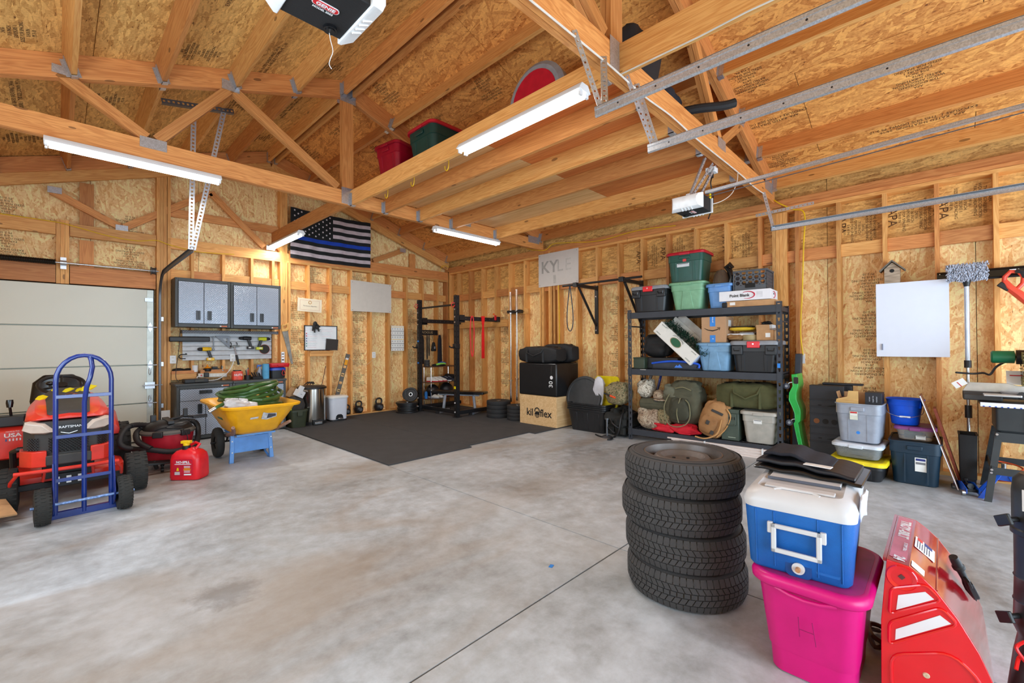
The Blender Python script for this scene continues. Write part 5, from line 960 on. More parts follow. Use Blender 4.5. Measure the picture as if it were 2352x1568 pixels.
# ================================================================ GYM CORNER
MAT_ = mat('rubber_mat', (60, 60, 62), .85, var=.12, scale=5, bump=.4, bscale=300)
t = thing('gym_mat', 'black rubber gym flooring of three butted stall mats', 'mat', (0, 0, 0))
box('mat_sheet', (-3.075, -1.85, .007), (1.216, 3.70, .014), MAT_, t, bevel=.002); box('mat_sheet', (-1.855, -1.80, .007), (1.216, 3.62, .014), MAT_, t, bevel=.002); box('mat_sheet', (-.63, -1.86, .007), (1.216, 3.74, .014), MAT_, t, bevel=.002)
IRON = mat('iron_black', (30, 30, 32), .4, bump=.2)
def kettle(label, x, y, s):
    t = thing('kettlebell', label, 'kettlebell', (x, y, .04)); t.scale = (s, s, s)
    MB().lathe([(.001, 0), (.06, 0), (.085, .03), (.095, .075), (.085, .12), (.055, .145), (.001, .15)], 24).build('bell', IRON, t)
    MB().tube([(-.045, 0, .12), (-.065, 0, .18), (-.055, 0, .225), (-.02, 0, .245), (.02, 0, .245), (.055, 0, .225), (.065, 0, .18), (.045, 0, .12)], .017, 9).build('handle', IRON, t)
    MB().cyl((0, -.092, .075), (0, -.097, .075), .035, n=18).build('weight_disc', DGAL, t)
kettle('smallest kettlebell, half hidden behind the white pedal bin', -2.40, .04, .72); kettle('middle black kettlebell on the gable wall sill', -2.16, .04, .92); kettle('largest black kettlebell on the sill, right of the others', -1.73, .04, 1.0)
RK = mat('rack_black', (24, 25, 28), .4); BOLT = mat('bolt_zinc', (200, 200, 206), .25, .9)
t = thing('squat_rack', 'black steel wall-mounted squat rack with two uprights on the gym mat', 'squat rack', (-1.11, -1.10, .014))
for nm, y in (('upright', .60), ('upright', -.60)):
    b_ = MB(); w_ = .038; H_ = 2.26
    b_.b2((-w_ + .004, y - w_ + .004, 0), (w_ - .004, y + w_ - .004, H_)); o = b_.build(nm, mat('hole_dark', (8, 8, 9), .8), t, smooth=False)
    for face, org in (((-1, 0, 0), (-w_, y, 0)), ((0, -1, 0), (0, y - w_, 0)), ((1, 0, 0), (w_, y, 0)), ((0, 1, 0), (0, y + w_, 0))): perf('face_plate', org, (org[0], org[1], H_), o, w_=.076, m=RK, face=face, ang=False, pitch=.1)
    o = box('foot_plate', (0, y, .006), (.12, .12, .012), RK, t, bevel=.002)
for z in (2.09,): MB().cyl((0, -.57, z), (0, .57, z), .018, n=14).build('pull_up_bar', RK, t)
for y in (-.60, .60):
    b_ = MB(); b_.b2((.03, y - .03, 1.80), (1.06, y + .03, 1.875)); b_.build('wall_stringer', RK, t, bevel=.004)
    for k in range(10): MB().cyl((.10 + k * .1, y - .031, 1.838), (.10 + k * .1, y - .0325, 1.838), .008, n=8).build('hole', mat('hole_rim', (90, 90, 92), .5), t)
    b_ = MB(); b_.b2((.03, y - .03, .05), (1.06, y + .03, .12)); b_.build('floor_stringer', RK, t, bevel=.004)
    b_ = MB(); b_.b2((.04, y - .045, 1.76), (.16, y + .045, 1.80)); b_.b2((.04, y - .045, 1.78), (.16, y - .038, 1.90)); b_.build('gusset', RK, t)
    for z in (.10, .27, 1.76, 1.86, 2.0): MB().cyl((-.038, y + (.012 if z < 1 else 0), z), (-.048, y, z), .014, n=12).build('bolt', BOLT, t)
    b_ = MB(); b_.b2((-.06, y - .045, 1.27), (.045, y + .045, 1.36)); b_.tube([(-.06, y, 1.30), (-.13, y, 1.29), (-.16, y, 1.305), (-.165, y, 1.325)], .013, 8); b_.build('bar_hook', RK, t, bevel=.003)
for y, z in ((.60, 2.16), (-.60, 2.11)): b_ = MB(); b_.tube([(-.04, y, z), (-.08, y + .02, z + .02), (-.1, y + .03, z - .04), (-.06, y + .02, z - .08), (-.04, y, z - .03)], .008, 6); b_.build('red_clip', RED, t)
for z in (1.42, .98): box('blue_tape', (-.0395, .60, z), (.003, .05, .03), mat('tape_blue', (40, 130, 220), .6), t)
box('yellow_strap', (-.02, -.555, 1.88), (.02, .008, .46), YEL, t); box('yellow_tag', (-.0395, -.59, .55), (.003, .05, .05), mat('tag_yellow', (236, 214, 0)), t)
b_ = MB(); b_.b2((.02, -.57, .05), (.06, .57, .12)); b_.build('base_beam', RK, t, bevel=.003)
b_ = MB(); b_.b2((.99, -.67, 1.80), (1.06, -.53, 1.90)); b_.build('wall_bracket', RK, t, bevel=.003); box('collar_clip', (.96, -.635, 1.88), (.05, .02, .10), RED, t, bevel=.003); box('orange_tab', (.93, -.62, 1.95), (.02, .02, .03), mat('tab_orange', (240, 80, 20), .5), t)
lumber('ledger_board', (-.02, -.02, 1.79), (-.02, -1.95, 1.79), .04, .14, FIR, wr)
def band(label, x, y, z0, z1, wd, m_, tw=1):
    t = thing('exercise_band', label, 'exercise band', (x, y, z1)); n_ = 30; b_ = MB(); pts = []; L = z1 - z0
    for k in range(n_):
        a = 2 * PI * k / n_; pts.append(((wd * 1.3) * math.sin(a) * (.6 + .4 * math.cos(a * .5) ** 2), .0, -L / 2 + L / 2 * math.cos(a)))
    b_.tube(pts, wd * .22 if tw else wd * .5, 6, closed=True); b_.build('loop', m_, t); return t
band('thin red band looped over the rack beam', -.77, -1.745, 1.13, 1.90, .045, mat('band_red', (220, 40, 50), .6))
t = thing('exercise_band', 'wide red band folded over the rack beam', 'exercise band', (-.49, -1.745, 1.09)); b_ = MB(); b_.loft([[Vector((x, -.002, z)) for x, z in ((-.035, 0), (.035, 0), (.03, .45), (.022, .62), (.035, .72), (.045, .82), (-.04, .82), (-.03, .72), (-.015, .62), (-.03, .45))], [Vector((x, .012, z)) for x, z in ((-.035, 0), (.035, 0), (.03, .45), (.022, .62), (.035, .72), (.045, .82), (-.04, .82), (-.03, .72), (-.015, .62), (-.03, .45))]]); b_.build('strip', mat('band_scarlet', (226, 24, 30), .5), t)
t = thing('gear_hanger', 'black lettered hanger rail in the corner holding belts and a pouch', 'hanger', (-.62, -.08, 1.63)); box('plate', (0, 0, 0), (.52, .03, .11), RK, t, bevel=.003); text('lettering', 'ROGUE', .07, mat('letter_tan', (176, 150, 110), .6), t, (-.02, -.016, 0), bold=.001, sx=1.25)
for k in range(6): MB().tube([(-.21 + k * .085, -.02, -.04), (-.21 + k * .085, -.07, -.05), (-.21 + k * .085, -.075, -.02)], .006, 6).build('peg', RK, t)
def hangy(name, label, cat, x, z0, z1, w0, w1, m_, d=.03):
    t = thing(name, label, cat, (x, -.13, z0)); L = z1 - z0
    b_ = MB(); b_.loft([rring(0, 0, q * L, w_, d_, .012, 3) for q, w_, d_ in ((0, w0 * .7, d), (.1, w0, d), (.5, (w0 + w1) / 2, d), (.85, w1, d), (1, w1 * .6, d * .8))]); b_.build('body', m_, t); return t
hangy('lifting_belt', 'black lifting belt hanging leftmost from the lettered rail', 'belt', -.80, .95, 1.56, .10, .09, BLKM); hangy('strap', 'thin black strap hanging from the lettered rail', 'strap', -.67, 1.05, 1.58, .035, .035, BLKM, .012); hangy('strap', 'narrow black strap beside the black pouch', 'strap', -.62, 1.12, 1.58, .03, .03, BLK, .012)
t = hangy('pouch', 'small black drawstring pouch hanging from the lettered rail', 'pouch', -.50, 1.22, 1.42, .12, .06, BLKM, .05); b_ = MB(); b_.tube([(0, 0, .19), (-.01, .04, .34)], .003, 4); b_.build('string', BLK, t); box('logo', (.01, -.027, .08), (.03, .002, .05), GRY, t)
hangy('lifting_belt', 'wide black belt hanging rightmost from the lettered rail', 'belt', -.335, .95, 1.58, .12, .09, mat('belt_navy', (18, 22, 34), .7)); hangy('strap', 'ribbed black hanger strip behind the left rack post', 'strap', -.86, .35, .88, .05, .05, BLKM)
WOODS = mat('shelf_brown', (96, 66, 44), .5)
t = thing('shoe_shelf', 'small three-tier shelf with chrome posts in the gym corner', 'shelf', (-.46, -.30, .014))
for z in (.20, .55, .88):
    box('shelf_board', (0, 0, z), (.82, .30, .018), WOODS, t)
for sx in (-.36, .36):
    for sy in (-.13, .13): MB().cyl((sx * .9, sy, 0), (sx * .9, sy, .89), .011, n=10).build('post', CHROME, t)
MB().cyl((-.3, -.14, .03), (.3, -.14, .03), .006, n=8).build('foot_bar', STEEL, t)
def shoe(label, x, y, z, rz, m1, m2, s=1.0):
    t = thing('shoe', label, 'shoe', (x, y, z), rz); t.scale = (s, s, s)
    b_ = MB(); b_.loft([[Vector((a * w_, b2_ - .13, .0 + 0)) for a, b2_ in ((0, 0),)] for w_ in (0,)]) if False else None
    b_ = MB(); b_.loft([[Vector((x_ * wq, y_, z_)) for x_, z_ in ((-1, 0), (1, 0), (1.05, .02), (-1.05, .02))] for y_, wq in ((-.14, .02), (-.11, .042), (-.03, .045), (.05, .035), (.12, .036), (.14, .015))]); b_.build('sole', m2, t)
    b_ = MB(); b_.loft([[Vector((wq * math.cos(a), y_, .02 + hq * max(0, math.sin(a)))) for a in [PI * k / 8 for k in range(9)]] for y_, wq, hq in ((-.135, .015, .02), (-.11, .038, .035), (-.04, .042, .06), (.02, .036, .085), (.08, .034, .08), (.13, .03, .075), (.14, .01, .06))]); b_.build('upper', m1, t)
    b_ = MB(); [b_.tube([(-.02, -.05 + k * .02, .072 + k * .008), (.02, -.05 + k * .02, .072 + k * .008)], .004, 5) for k in range(4)]; b_.build('laces', WHT, t); return t
SW = mat('shoe_white', (226, 222, 214), .7); SN = mat('shoe_navy', (30, 34, 52), .7)
for k, (x, lab, m1, m2) in enumerate(((-.68, 'white shoe with red sole, leftmost on the middle shelf of the gym corner', SW, RED), (-.57, 'white shoe with red sole, second on the middle shelf of the gym corner', SW, RED), (-.46, 'white shoe with red toe, third on the middle shelf of the gym corner', SW, RED), (-.34, 'dark shoe beside the white ones on the middle shelf', SN, WHT), (-.24, 'dark shoe at the right of the middle shelf', SN, BLK))): shoe(lab, x, -.34, .014 + .56, .5, m1, m2)
shoe('white shoe at left on the bottom shelf in front of the medicine ball', -.66, -.36, .224, .3, SW, GRY); shoe('white and grey shoe at right of its mate on the bottom shelf', -.55, -.36, .224, .2, SW, GRY)
t = MB().tube([(0, 0, .0), (.05, -.02, .02), (.10, .01, .01), (.14, -.01, .03)], .018, 7).build('orange_band', mat('tab_orange', (240, 80, 20)), None, (-.42, -.38, .245)); tag(t, 'orange fabric scrap on the bottom shelf between the balls', 'fabric')
for x, y, lab, sc_ in ((-.63, -.26, 'left black medicine ball on the bottom shelf', 1), (-.27, -.27, 'right black medicine ball on the bottom shelf', 1.05)):
    t = thing('medicine_ball', lab, 'ball', (x, y, .224 + .145 * sc_)); MB().sphere((0, 0, 0), .145 * sc_, 22, 14).build('ball', IRON, t)
    MB().lathe([(.146 * sc_, -.002), (.1475 * sc_, 0), (.146 * sc_, .002)], 28).build('seam', BLKG, t)
t = thing('folded_shirt', 'folded black and lime shirt on the top gym shelf', 'clothing', (-.52, -.34, .904)); b_ = MB(); b_.sphere((0, 0, .02), .16, 14, 7, (1.1, .7, .2)); b_.build('black_cloth', BLKM, t); b_ = MB(); b_.tube([(-.12, -.08, .035), (-.02, -.1, .055), (.08, -.08, .055), (.14, -.05, .04)], .02, 7); b_.build('lime_cloth', mat('lime_cloth', (150, 220, 90), .8), t); b_ = MB(); b_.tube([(.0, 0, .055), (.1, .02, .07), (.18, .0, .05)], .025, 7); b_.build('blue_cloth', mat('cloth_blue', (30, 80, 190), .8), t)
t = thing('weight_stack', 'two small grey weights at the left of the top gym shelf', 'weights', (-.80, -.30, .904)); [MB().lathe([(.001, 0), (.06, 0), (.065, .01), (.065, .035), (.06, .045), (.001, .045)], 18, (0, 0, k * .047)).build('disc', DKG, t) for k in range(3)]
t = thing('foam_roller', 'black foam roller on the right end of the middle gym shelf', 'foam roller', (-.16, -.28, .574 + .07)); b_ = MB(); b_.lathe([(.03, -.14), (.068, -.14), (.068, .14), (.03, .14)], 20, (0, 0, 0), 'Y', caps=False); b_.build('roller', BLKM, t)
t = thing('blue_tube', 'light blue shaker bottle on the bottom gym shelf behind the rack post', 'bottle', (-.82, -.30, .224)); b_ = MB(); b_.lathe([(.001, 0), (.03, 0), (.034, .12), (.02, .15), (.001, .15)], 14); b_.build('shaker', mat('tape_blue', (40, 130, 220)), t); MB().cyl((0, 0, .15), (0, 0, .17), .02, n=12).build('cap', BLK, t)
t = thing('weight_bench', 'flat black weight bench with grey steel legs beside the rack', 'bench', (-.70, -1.26, .014), R(-64))
b_ = MB(); b_.rr([(.375, 1.10, .24, .03), (.385, 1.14, .27, .04), (.42, 1.14, .27, .04), (.43, 1.11, .24, .04)], 4); b_.build('pad', BLKG, t)
LG = mat('bench_grey', (170, 178, 190), .35, .3)
for sx in (-.33, .33): b_ = MB(); b_.loft([rring(sx * 1.06, 0, 0.03, .05, .05, .01, 2), rring(sx * .92, 0, .375, .05, .05, .01, 2)]); b_.b2((sx * 1.06 - .03, -.24, 0), (sx * 1.06 + .03, .24, .045)); b_.build('leg', LG, t, bevel=.003); [box('foot_cap', (sx * 1.06, s * .25, .023), (.064, .04, .05), BLK, t, bevel=.003) for s in (-1, 1)]
box('spine', (0, 0, .355), (.86, .05, .04), LG, t, bevel=.003)
def plate(label, x, y, z, r, h, m_=IRON, group=None, rot=None):
    t = thing('weight_plate', label, 'weight plate', (x, y, z), group=group, rot=rot)
    b_ = MB(); b_.lathe([(.027, h * .3), (.05, h * .2), (.055, h * .5) if False else (.055, .004), (r * .72, .006), (r * .78, 0), (r * .98, 0), (r, h * .12), (r, h * .88), (r * .98, h), (r * .78, h), (r * .72, h - .006), (.055, h - .004), (.027, h * .9), (.027, h * .3)], 36); b_.build('disc', m_, t); b_ = MB(); b_.lathe([(.0255, .0), (.04, .0), (.04, h), (.0255, h), (.0255, 0)], 20); b_.build('hub_ring', STEEL, t); return t
nm = ['lowest', 'second', 'third', 'fourth', 'fifth', 'topmost']
for k, r in enumerate((.225, .19, .20, .19, .205, .225)): plate('%s iron plate in the stack left of the rack' % nm[k], -1.36, -.42, .015 + k * .034, r, .032)
for k, (dy, rr_) in enumerate(((0, .13), (-.11, .14))): plate(('round black plate standing on the left plate stack, nearer the wall', 'round black plate standing on the left plate stack, nearer the rack')[k], -1.26 - .02 * k, -.34 + dy, .015 + 6 * .034 + rr_, rr_, .05, rot=(R(80), 0, R(-50)))
for k in range(4): plate('%s bumper plate in the taller stack beside the barbells' % ('lowest', 'second', 'third', 'topmost')[k], -.52, -2.20, .015 + k * .076, .225, .074, RUB)
for k in range(4): plate('%s bumper plate in the stack against the wooden box' % ('lowest', 'second', 'third', 'topmost')[k], -.50, -2.68, .015 + k * .064, .20, .062, RUB)
t = thing('bar_holder', 'black wall bracket clamping two upright barbells', 'bracket', (-.02, -2.23, 1.99)); b_ = MB(); b_.b2((-.16, -.22, -.02), (-.11, .14, .02)); b_.b2((-.12, -.16, -.03), (-.02, .16, .03)); b_.build('arm', RK, t, bevel=.003); lumber('mount_block', (-.01, -2.02, 1.99), (-.01, -2.50, 1.99), .03, .10, FIR, wr)
for y, z0, lab in ((-2.165, .25, 'left steel barbell standing upright in the wall bracket'), (-2.33, .29, 'right steel barbell standing upright in the wall bracket')):
    t = thing('barbell', lab, 'barbell', (-.15, y, z0)); b_ = MB(); b_.cyl((0, 0, .4), (0, 0, 1.75), .0145, n=14); b_.build('shaft', STEEL, t)
    for a, c in ((0, .40), (1.72, 2.12)): MB().cyl((0, 0, a), (0, 0, c), .025, n=18).build('sleeve', CHROME, t)
    for z in (.41, 1.71): MB().cyl((0, 0, z - .012), (0, 0, z + .012), .036, n=18).build('collar', CHROME, t)
t = thing('name_sign', 'white board with large hand-shaded letters high on the right wall', 'sign', (-.008, -3.218, 2.715)); box('panel', (0, 0, 0), (.012, .90, .605), mat('sign_white', (208, 202, 196), .5, var=.02), t)
PEN = mat('pencil_grey', (164, 160, 154), .9); PEN2 = mat('pencil_light', (186, 182, 176), .9)
for s, y, m_ in (('K', .29, PEN), ('Y', .09, PEN), ('L', -.05, PEN2), ('E', -.23, mat('pencil_faint', (198, 193, 187), .9))): text('lettering', s, .30, m_, t, (-.0072, y, .04), FACE_W, bold=.006 if m_ is PEN else .001)
text('lettering', 'I', .16, PEN2, t, (-.0072, .07, -.19), FACE_W, bold=.02)
for y_ in (-.42, .42):
    for z_ in (-.27, .27): MB().cyl((-.009, y_, z_), (-.005, y_, z_), .006, n=8).build('screw', DGAL, t)
t = thing('pull_up_bar', 'black wall-mounted pull-up bar above the duffel bags', 'pull-up bar', (-.03, -4.45, 0))
for y in (.405, -.405):
    box('wall_plate', (.0, y, 1.92), (.03, .06, .80), RK, t, bevel=.003)
    b_ = MB(); b_.b2((-.60, y - .025, 2.25), (0, y + .025, 2.30)); b_.build('arm', RK, t, bevel=.003); b_ = MB(); b_.tube([(-.50, y, 2.25), (-.02, y, 1.66)], .02, 6); b_.build('brace', RK, t)
    for z in (2.27, 2.14, 1.58): MB().cyl((-.015, y, z), (-.024, y, z), .012, n=10).build('bolt', BOLT, t)
    box('socket', (-.58, y, 2.28), (.07, .07, .07), RK, t, bevel=.004)
MB().cyl((-.58, -.72, 2.285), (-.58, .66, 2.285), .016, n=14).build('bar', RK, t)
t = thing('exercise_band', 'dark navy band hanging from the wall pull-up bar', 'exercise band', (-.61, -3.93, 1.93)); b_ = MB(); b_.tube([(0, .09 * math.sin(2 * PI * k / 30) * (.55 - .45 * math.cos(2 * PI * k / 30 )), .37 * math.cos(2 * PI * k / 30)) for k in range(30)], .008, 6, closed=True); b_.build('loop', mat('band_navy', (40, 50, 66), .6), t)
BIRCH = wood('birch_ply', (214, 172, 118), (236, 202, 152), knots=False, ring=8, rvar=.05)
t = thing('plyo_box', 'plywood jump box with black printed kettlebell logo, lowest of the stack', 'jump box', (-.42, -3.325, .014));
for nm, c_, d_ in (('side_panel', (-.281, 0, .245), (.018, .80, .49)), ('side_panel', (.281, 0, .245), (.018, .80, .49)), ('end_panel', (0, -.392, .245), (.544, .018, .49)), ('end_panel', (0, .392, .245), (.544, .018, .49)), ('top_panel', (0, 0, .481), (.544, .766, .018))): box(nm, c_, d_, BIRCH, t, bevel=.001)
box('hand_slot', (.05, -.4015, .34), (.022, .002, .10), INK, t)
text('lettering', 'kil', .17, INK, t, (-.2905, .17, .20), FACE_W, bold=.003); text('lettering', 'flex', .17, INK, t, (-.2905, -.175, .20), FACE_W, bold=.003)
b_ = MB(); b_.lathe([(.001, 0), (.055, 0), (.055, .001), (.001, .001)], 24, (0, 0, 0), 'X'); b_.build('logo_ball', INK, t, (-.2908, .01, .175)); b_ = MB(); b_.tube([(0, .05 * math.cos(a), .05 * math.sin(a)) for a in [PI * k / 10 - .3 for k in range(14)]], .009, 6); b_.build('logo_handle', INK, t, (-.2908, .01, .235))
for k in range(3): box('logo_stripe', (-.2925, .01, .165 - k * .022), (.001, .09 - k * .012, .008), BIRCH, t)
VIN = mat('vinyl_black', (24, 24, 26), .32, bump=.3, bscale=9)
t = thing('soft_plyo_box', 'large black vinyl-covered jump box marked 30, on the plywood box', 'jump box', (-.42, -3.325, .506)); b_ = MB(); b_.box((0, 0, .27), (.60, .82, .535)); b_.build('cover', VIN, t, bevel=.02)
text('lettering', '30', .12, WHT, t, (-.302, -.30, .14), (PI / 2, -PI / 2, -PI / 2), bold=.001) if False else None
o = text('lettering', '30', .11, WHT, t, (-.3035, -.30, .20), (0, 0, 0), bold=.001); o.rotation_euler = Matrix(((0, 0, -1), (0, -1, 0), (-1, 0, 0))).transposed().to_euler(); o.matrix_local = Matrix(((0, 0, -1, -.3035), (0, 1, 0, -.30), (1, 0, 0, .20), (0, 0, 0, 1)))
b_ = MB(); b_.lathe([(.001, 0), (.03, 0), (.03, .001), (.001, .001)], 18, (0, 0, 0), 'X'); b_.build('emblem', WHT, t, (-.304, -.31, .31)); o = text('lettering', 'kiloflex', .05, DKG, t, (-.3035, -.31, .40)); o.matrix_local = Matrix(((0, 0, -1, -.3035), (0, 1, 0, -.31), (1, 0, 0, .43), (0, 0, 0, 1)))
def duffel(name, label, loc, rz, L, w_, h_, m_, strapm=None, seed=1):
    random.seed(seed); t = thing(name, label, 'bag', loc, rz); b_ = MB(); rg = []; n_ = 14
    for i in range(n_ + 1):
        q = i / n_; e = min(1, .72 + .5 * math.sin(PI * q)); x = -L / 2 + L * q
        ring = []
        for k in range(18):
            a = 2 * PI * k / 18; cs, sn = math.cos(a), math.sin(a); pw = .4
            yy_ = w_ / 2 * e * (abs(cs) ** pw) * (1 if cs > 0 else -1); zz = h_ / 2 + h_ / 2 * e * (abs(sn) ** pw) * (1 if sn > 0 else -1)
            wv_ = random.uniform(-.012, .012); ring.append(Vector((x, yy_ + wv_, max(0, zz + (wv_ if sn > 0 else 0)))))
        rg.append(ring)
    b_.loft(rg); b_.build('body', m_, t, ang=60)
    sm_ = strapm or m_
    for sx in (-.22, .22):
        b_ = MB(); b_.tube([(L * sx, -w_ / 2 - .006, h_ * .05), (L * sx, -w_ / 2 - .012, h_ * .5), (L * sx, -w_ * .42, h_ * .9)], .018, 6, sx=.35); b_.build('strap', sm_, t)
    b_ = MB(); b_.tube([(L * -.22, -w_ * .42, h_ * .9), (L * -.18, -w_ / 2 - .03, h_ * .62), (0, -w_ / 2 - .04, h_ * .42), (L * .18, -w_ / 2 - .03, h_ * .62), (L * .22, -w_ * .42, h_ * .9)], .013, 6); b_.build('carry_handle', sm_, t)
    MB().tube([(-L * .42, 0, h_ * .97), (0, 0, h_ * 1.01), (L * .42, 0, h_ * .97)], .006, 5).build('zip', BLKG, t)
    return t
duffel('duffel_bag', 'black duffel bag lying on the vinyl jump box, nearer the barbells', (-.56, -3.30, 1.045), PI / 2 + PI, .82, .36, .27, BLKM)
duffel('duffel_bag', 'black gear bag on the vinyl jump box, nearer the wall', (-.22, -3.42, 1.045), PI / 2 + PI, .66, .28, .31, mat('bag_black', (30, 30, 32), .75, bump=.5, bscale=40), None, 3)
b_ = MB(); b_.box((-.15, -3.75, .79), (.015, .36, .56)); tag(b_.build('dark_board', BLKM, None, bevel=.003), 'dark brown panel standing behind the black totes', 'board') if False else None
# ================================================================ TOTES, SHELVING
def tote(label, loc, rz, wd, dp, h, body, lid=None, taper=.84, ribs=True, name='storage_tote', lidh=.03, over=.02, recess=True, clear=False, latch=None, group=None, cat='storage bin', lidkw=0):
    """front face looks along local -y"""
    t = thing(name, label, cat, loc, rz, group); r = min(wd, dp) * .14
    b_ = MB(); hb = h - (lidh if lid else 0)
    b_.rr([(0, wd * taper - .02, dp * taper - .02, r), (.008, wd * taper, dp * taper, r), (hb * .72, wd * (taper + (1 - taper) * .72), dp * (taper + (1 - taper) * .72), r), (hb * .73, wd * (taper + (1 - taper) * .73) + .012, dp * (taper + (1 - taper) * .73) + .012, r), (hb * .97, wd - .004, dp - .004, r), (hb * .975, wd + .014, dp + .014, r), (hb, wd + .014, dp + .014, r)] + ([] if lid else [(hb - .001, wd - .012, dp - .012, r), (.03, wd * taper - .012, dp * taper - .012, r)]), 6)
    b_.build('body', body, t, ang=40)
    if ribs:
        for sx in (-.24, .24):
            b_ = MB(); zz = ((.02, taper), (hb * .70, taper + (1 - taper) * .70))
            b_.loft([[Vector((wd * sx + x_, -dp / 2 * tp - q, z_)) for x_, q in ((-.02, -.004), (-.014, .007), (.014, .007), (.02, -.004))] for z_, tp in zz]); b_.build('rib', body, t)
    if recess:
        b_ = MB(); z_ = hb * .86; q = dp / 2 + .004; b_.box((0, -q, z_), (wd * .30, .016, hb * .10)); b_.build('handle_block', body, t, bevel=.006)
    if lid:
        b_ = MB(); b_.rr([(hb - .012, wd + 2 * over, dp + 2 * over, r * 1.2), (hb + lidh * .5, wd + 2 * over, dp + 2 * over, r * 1.2), (hb + lidh * .85, wd + 2 * over - .015, dp + 2 * over - .015, r * 1.2), (hb + lidh, wd - .02, dp - .02, r), (hb + lidh * .7, wd - .05, dp - .05, r)], 6); b_.build('lid', lid, t, ang=40)
        box('lid_clip', (0, -dp / 2 - over - .002, hb - .004), (wd * .3, .012, .03), lid, t, bevel=.004)
    return t
def sticker(t, x, z, w_, h_, y, cols=(PAPER,), tilt=0):
    tilt = -tilt; y -= .008
    o = box('label', (x, y, z), (w_, .002, h_), cols[0], t, rot=(tilt, 0, 0))
    for k, c in enumerate(cols[1:]): box('label_print', (0, -.0015, h_ * (.36 - .26 * k)), (w_ * .84, .001, h_ * .16), c, o)
    return o
TG = mat('tote_green', (22, 78, 66), .4); TLG = mat('tote_sage', (122, 172, 134), .45); TBL = mat('tote_sky', (96, 148, 208), .4); TST = mat('tote_steelblue', (116, 158, 192), .42); TBK = mat('tote_black', (30, 31, 34), .42); TGR = mat('tote_grey', (150, 156, 168), .45); TNV = mat('tote_navy', (16, 44, 62), .45); TTP = mat('tote_taupe', (176, 172, 162), .45); LIDG = mat('lid_grey', (138, 142, 148), .45); YLD = mat('lid_yellow', (236, 214, 30), .4)
NP = -PI / 2
SH_BLK = mat('shelf_black', (48, 52, 60), .5)
for k in range(4):
    t = thing('storage_tote', 'black tote, %s of the nest of four holding the round lid and the yellow lid' % ('outermost', 'second', 'third', 'innermost')[k], 'storage bin', (-.34, -4.19, .001 + .028 * k), NP)
    s_ = 1 - .0 * k; b_ = MB(); w_, d_ = .70 - .006 * k, .50 - .006 * k
    b_.rr([(0, w_ * .84, d_ * .84, .05), (.32, w_ * .985, d_ * .985, .05), (.325, w_ + .03, d_ + .03, .06), (.345, w_ + .03, d_ + .03, .06), (.344, w_ - .03, d_ - .03, .05), (.03, w_ * .84 - .02, d_ * .84 - .02, .05)], 6); b_.build('body', TBK, t, ang=40)
    if k == 0:
        for sx in (-.2, 0, .2): b_ = MB(); b_.loft([[Vector((sx + x, -d_ / 2 * q - .004, z)) for x in (-.04, .04)] + [Vector((sx + x, -d_ / 2 * q + .01, z)) for x in (.04, -.04)] for z, q in ((.03, .855), (.29, .97))]); b_.build('rib', TBK, t, bevel=.004)
t = thing('lid', 'large round black barrel lid standing in the black totes', 'lid', (-.44, -4.06, .52), rot=(0, R(-78), 0)); b_ = MB(); b_.lathe([(.001, .0), (.28, .0), (.29, -.012), (.325, -.012), (.33, .0), (.325, .018), (.29, .022), (.28, .010), (.001, .010)], 40); b_.build('disc', mat('lid_charcoal', (58, 60, 62), .6), t)
for k in range(9): a = 2 * PI * k / 9; MB().cyl((.25 * math.cos(a), .25 * math.sin(a), .010), (.25 * math.cos(a), .25 * math.sin(a), .014), .007, n=8).build('rivet', DKG, t)
t = thing('lid', 'yellow tote lid standing upright behind the round black lid', 'lid', (-.28, -4.36, .36), rot=(R(0), R(8), R(0))); b_ = MB(); b_.loft([[p + Vector((0, 0, 0)) for p in [Vector((z * 1.0, q.x, q.y + .24)) for q in rring(0, 0, 0, a, b2_, .06, 5)]] for z, a, b2_ in ((0, .44, .50), (-.02, .44, .50), (-.03, .42, .48), (-.015, .36, .42))]); b_.build('panel', YLD, t)
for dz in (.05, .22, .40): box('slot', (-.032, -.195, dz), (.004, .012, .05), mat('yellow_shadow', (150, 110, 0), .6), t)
t = thing('plastic_bag', 'white plastic shopping bag stuffed between round lid and yellow lid', 'bag', (-.40, -4.33, .42)); b_ = MB(); random.seed(8); rg = []
for z, a, c in ((0, .04, .05), (.1, .05, .08), (.22, .06, .11), (.32, .05, .10), (.38, .03, .07), (.42, .02, .03)): rg.append([Vector((a * math.cos(2 * PI * k / 12) * random.uniform(.7, 1.2), c * math.cos(2 * PI * k / 12 + PI / 2) * random.uniform(.8, 1.2), z + random.uniform(-.012, .012))) for k in range(12)])
b_.loft(rg); b_.build('film', mat('bag_white', (214, 216, 226), .3, var=.06, bump=.8, bscale=25), t)
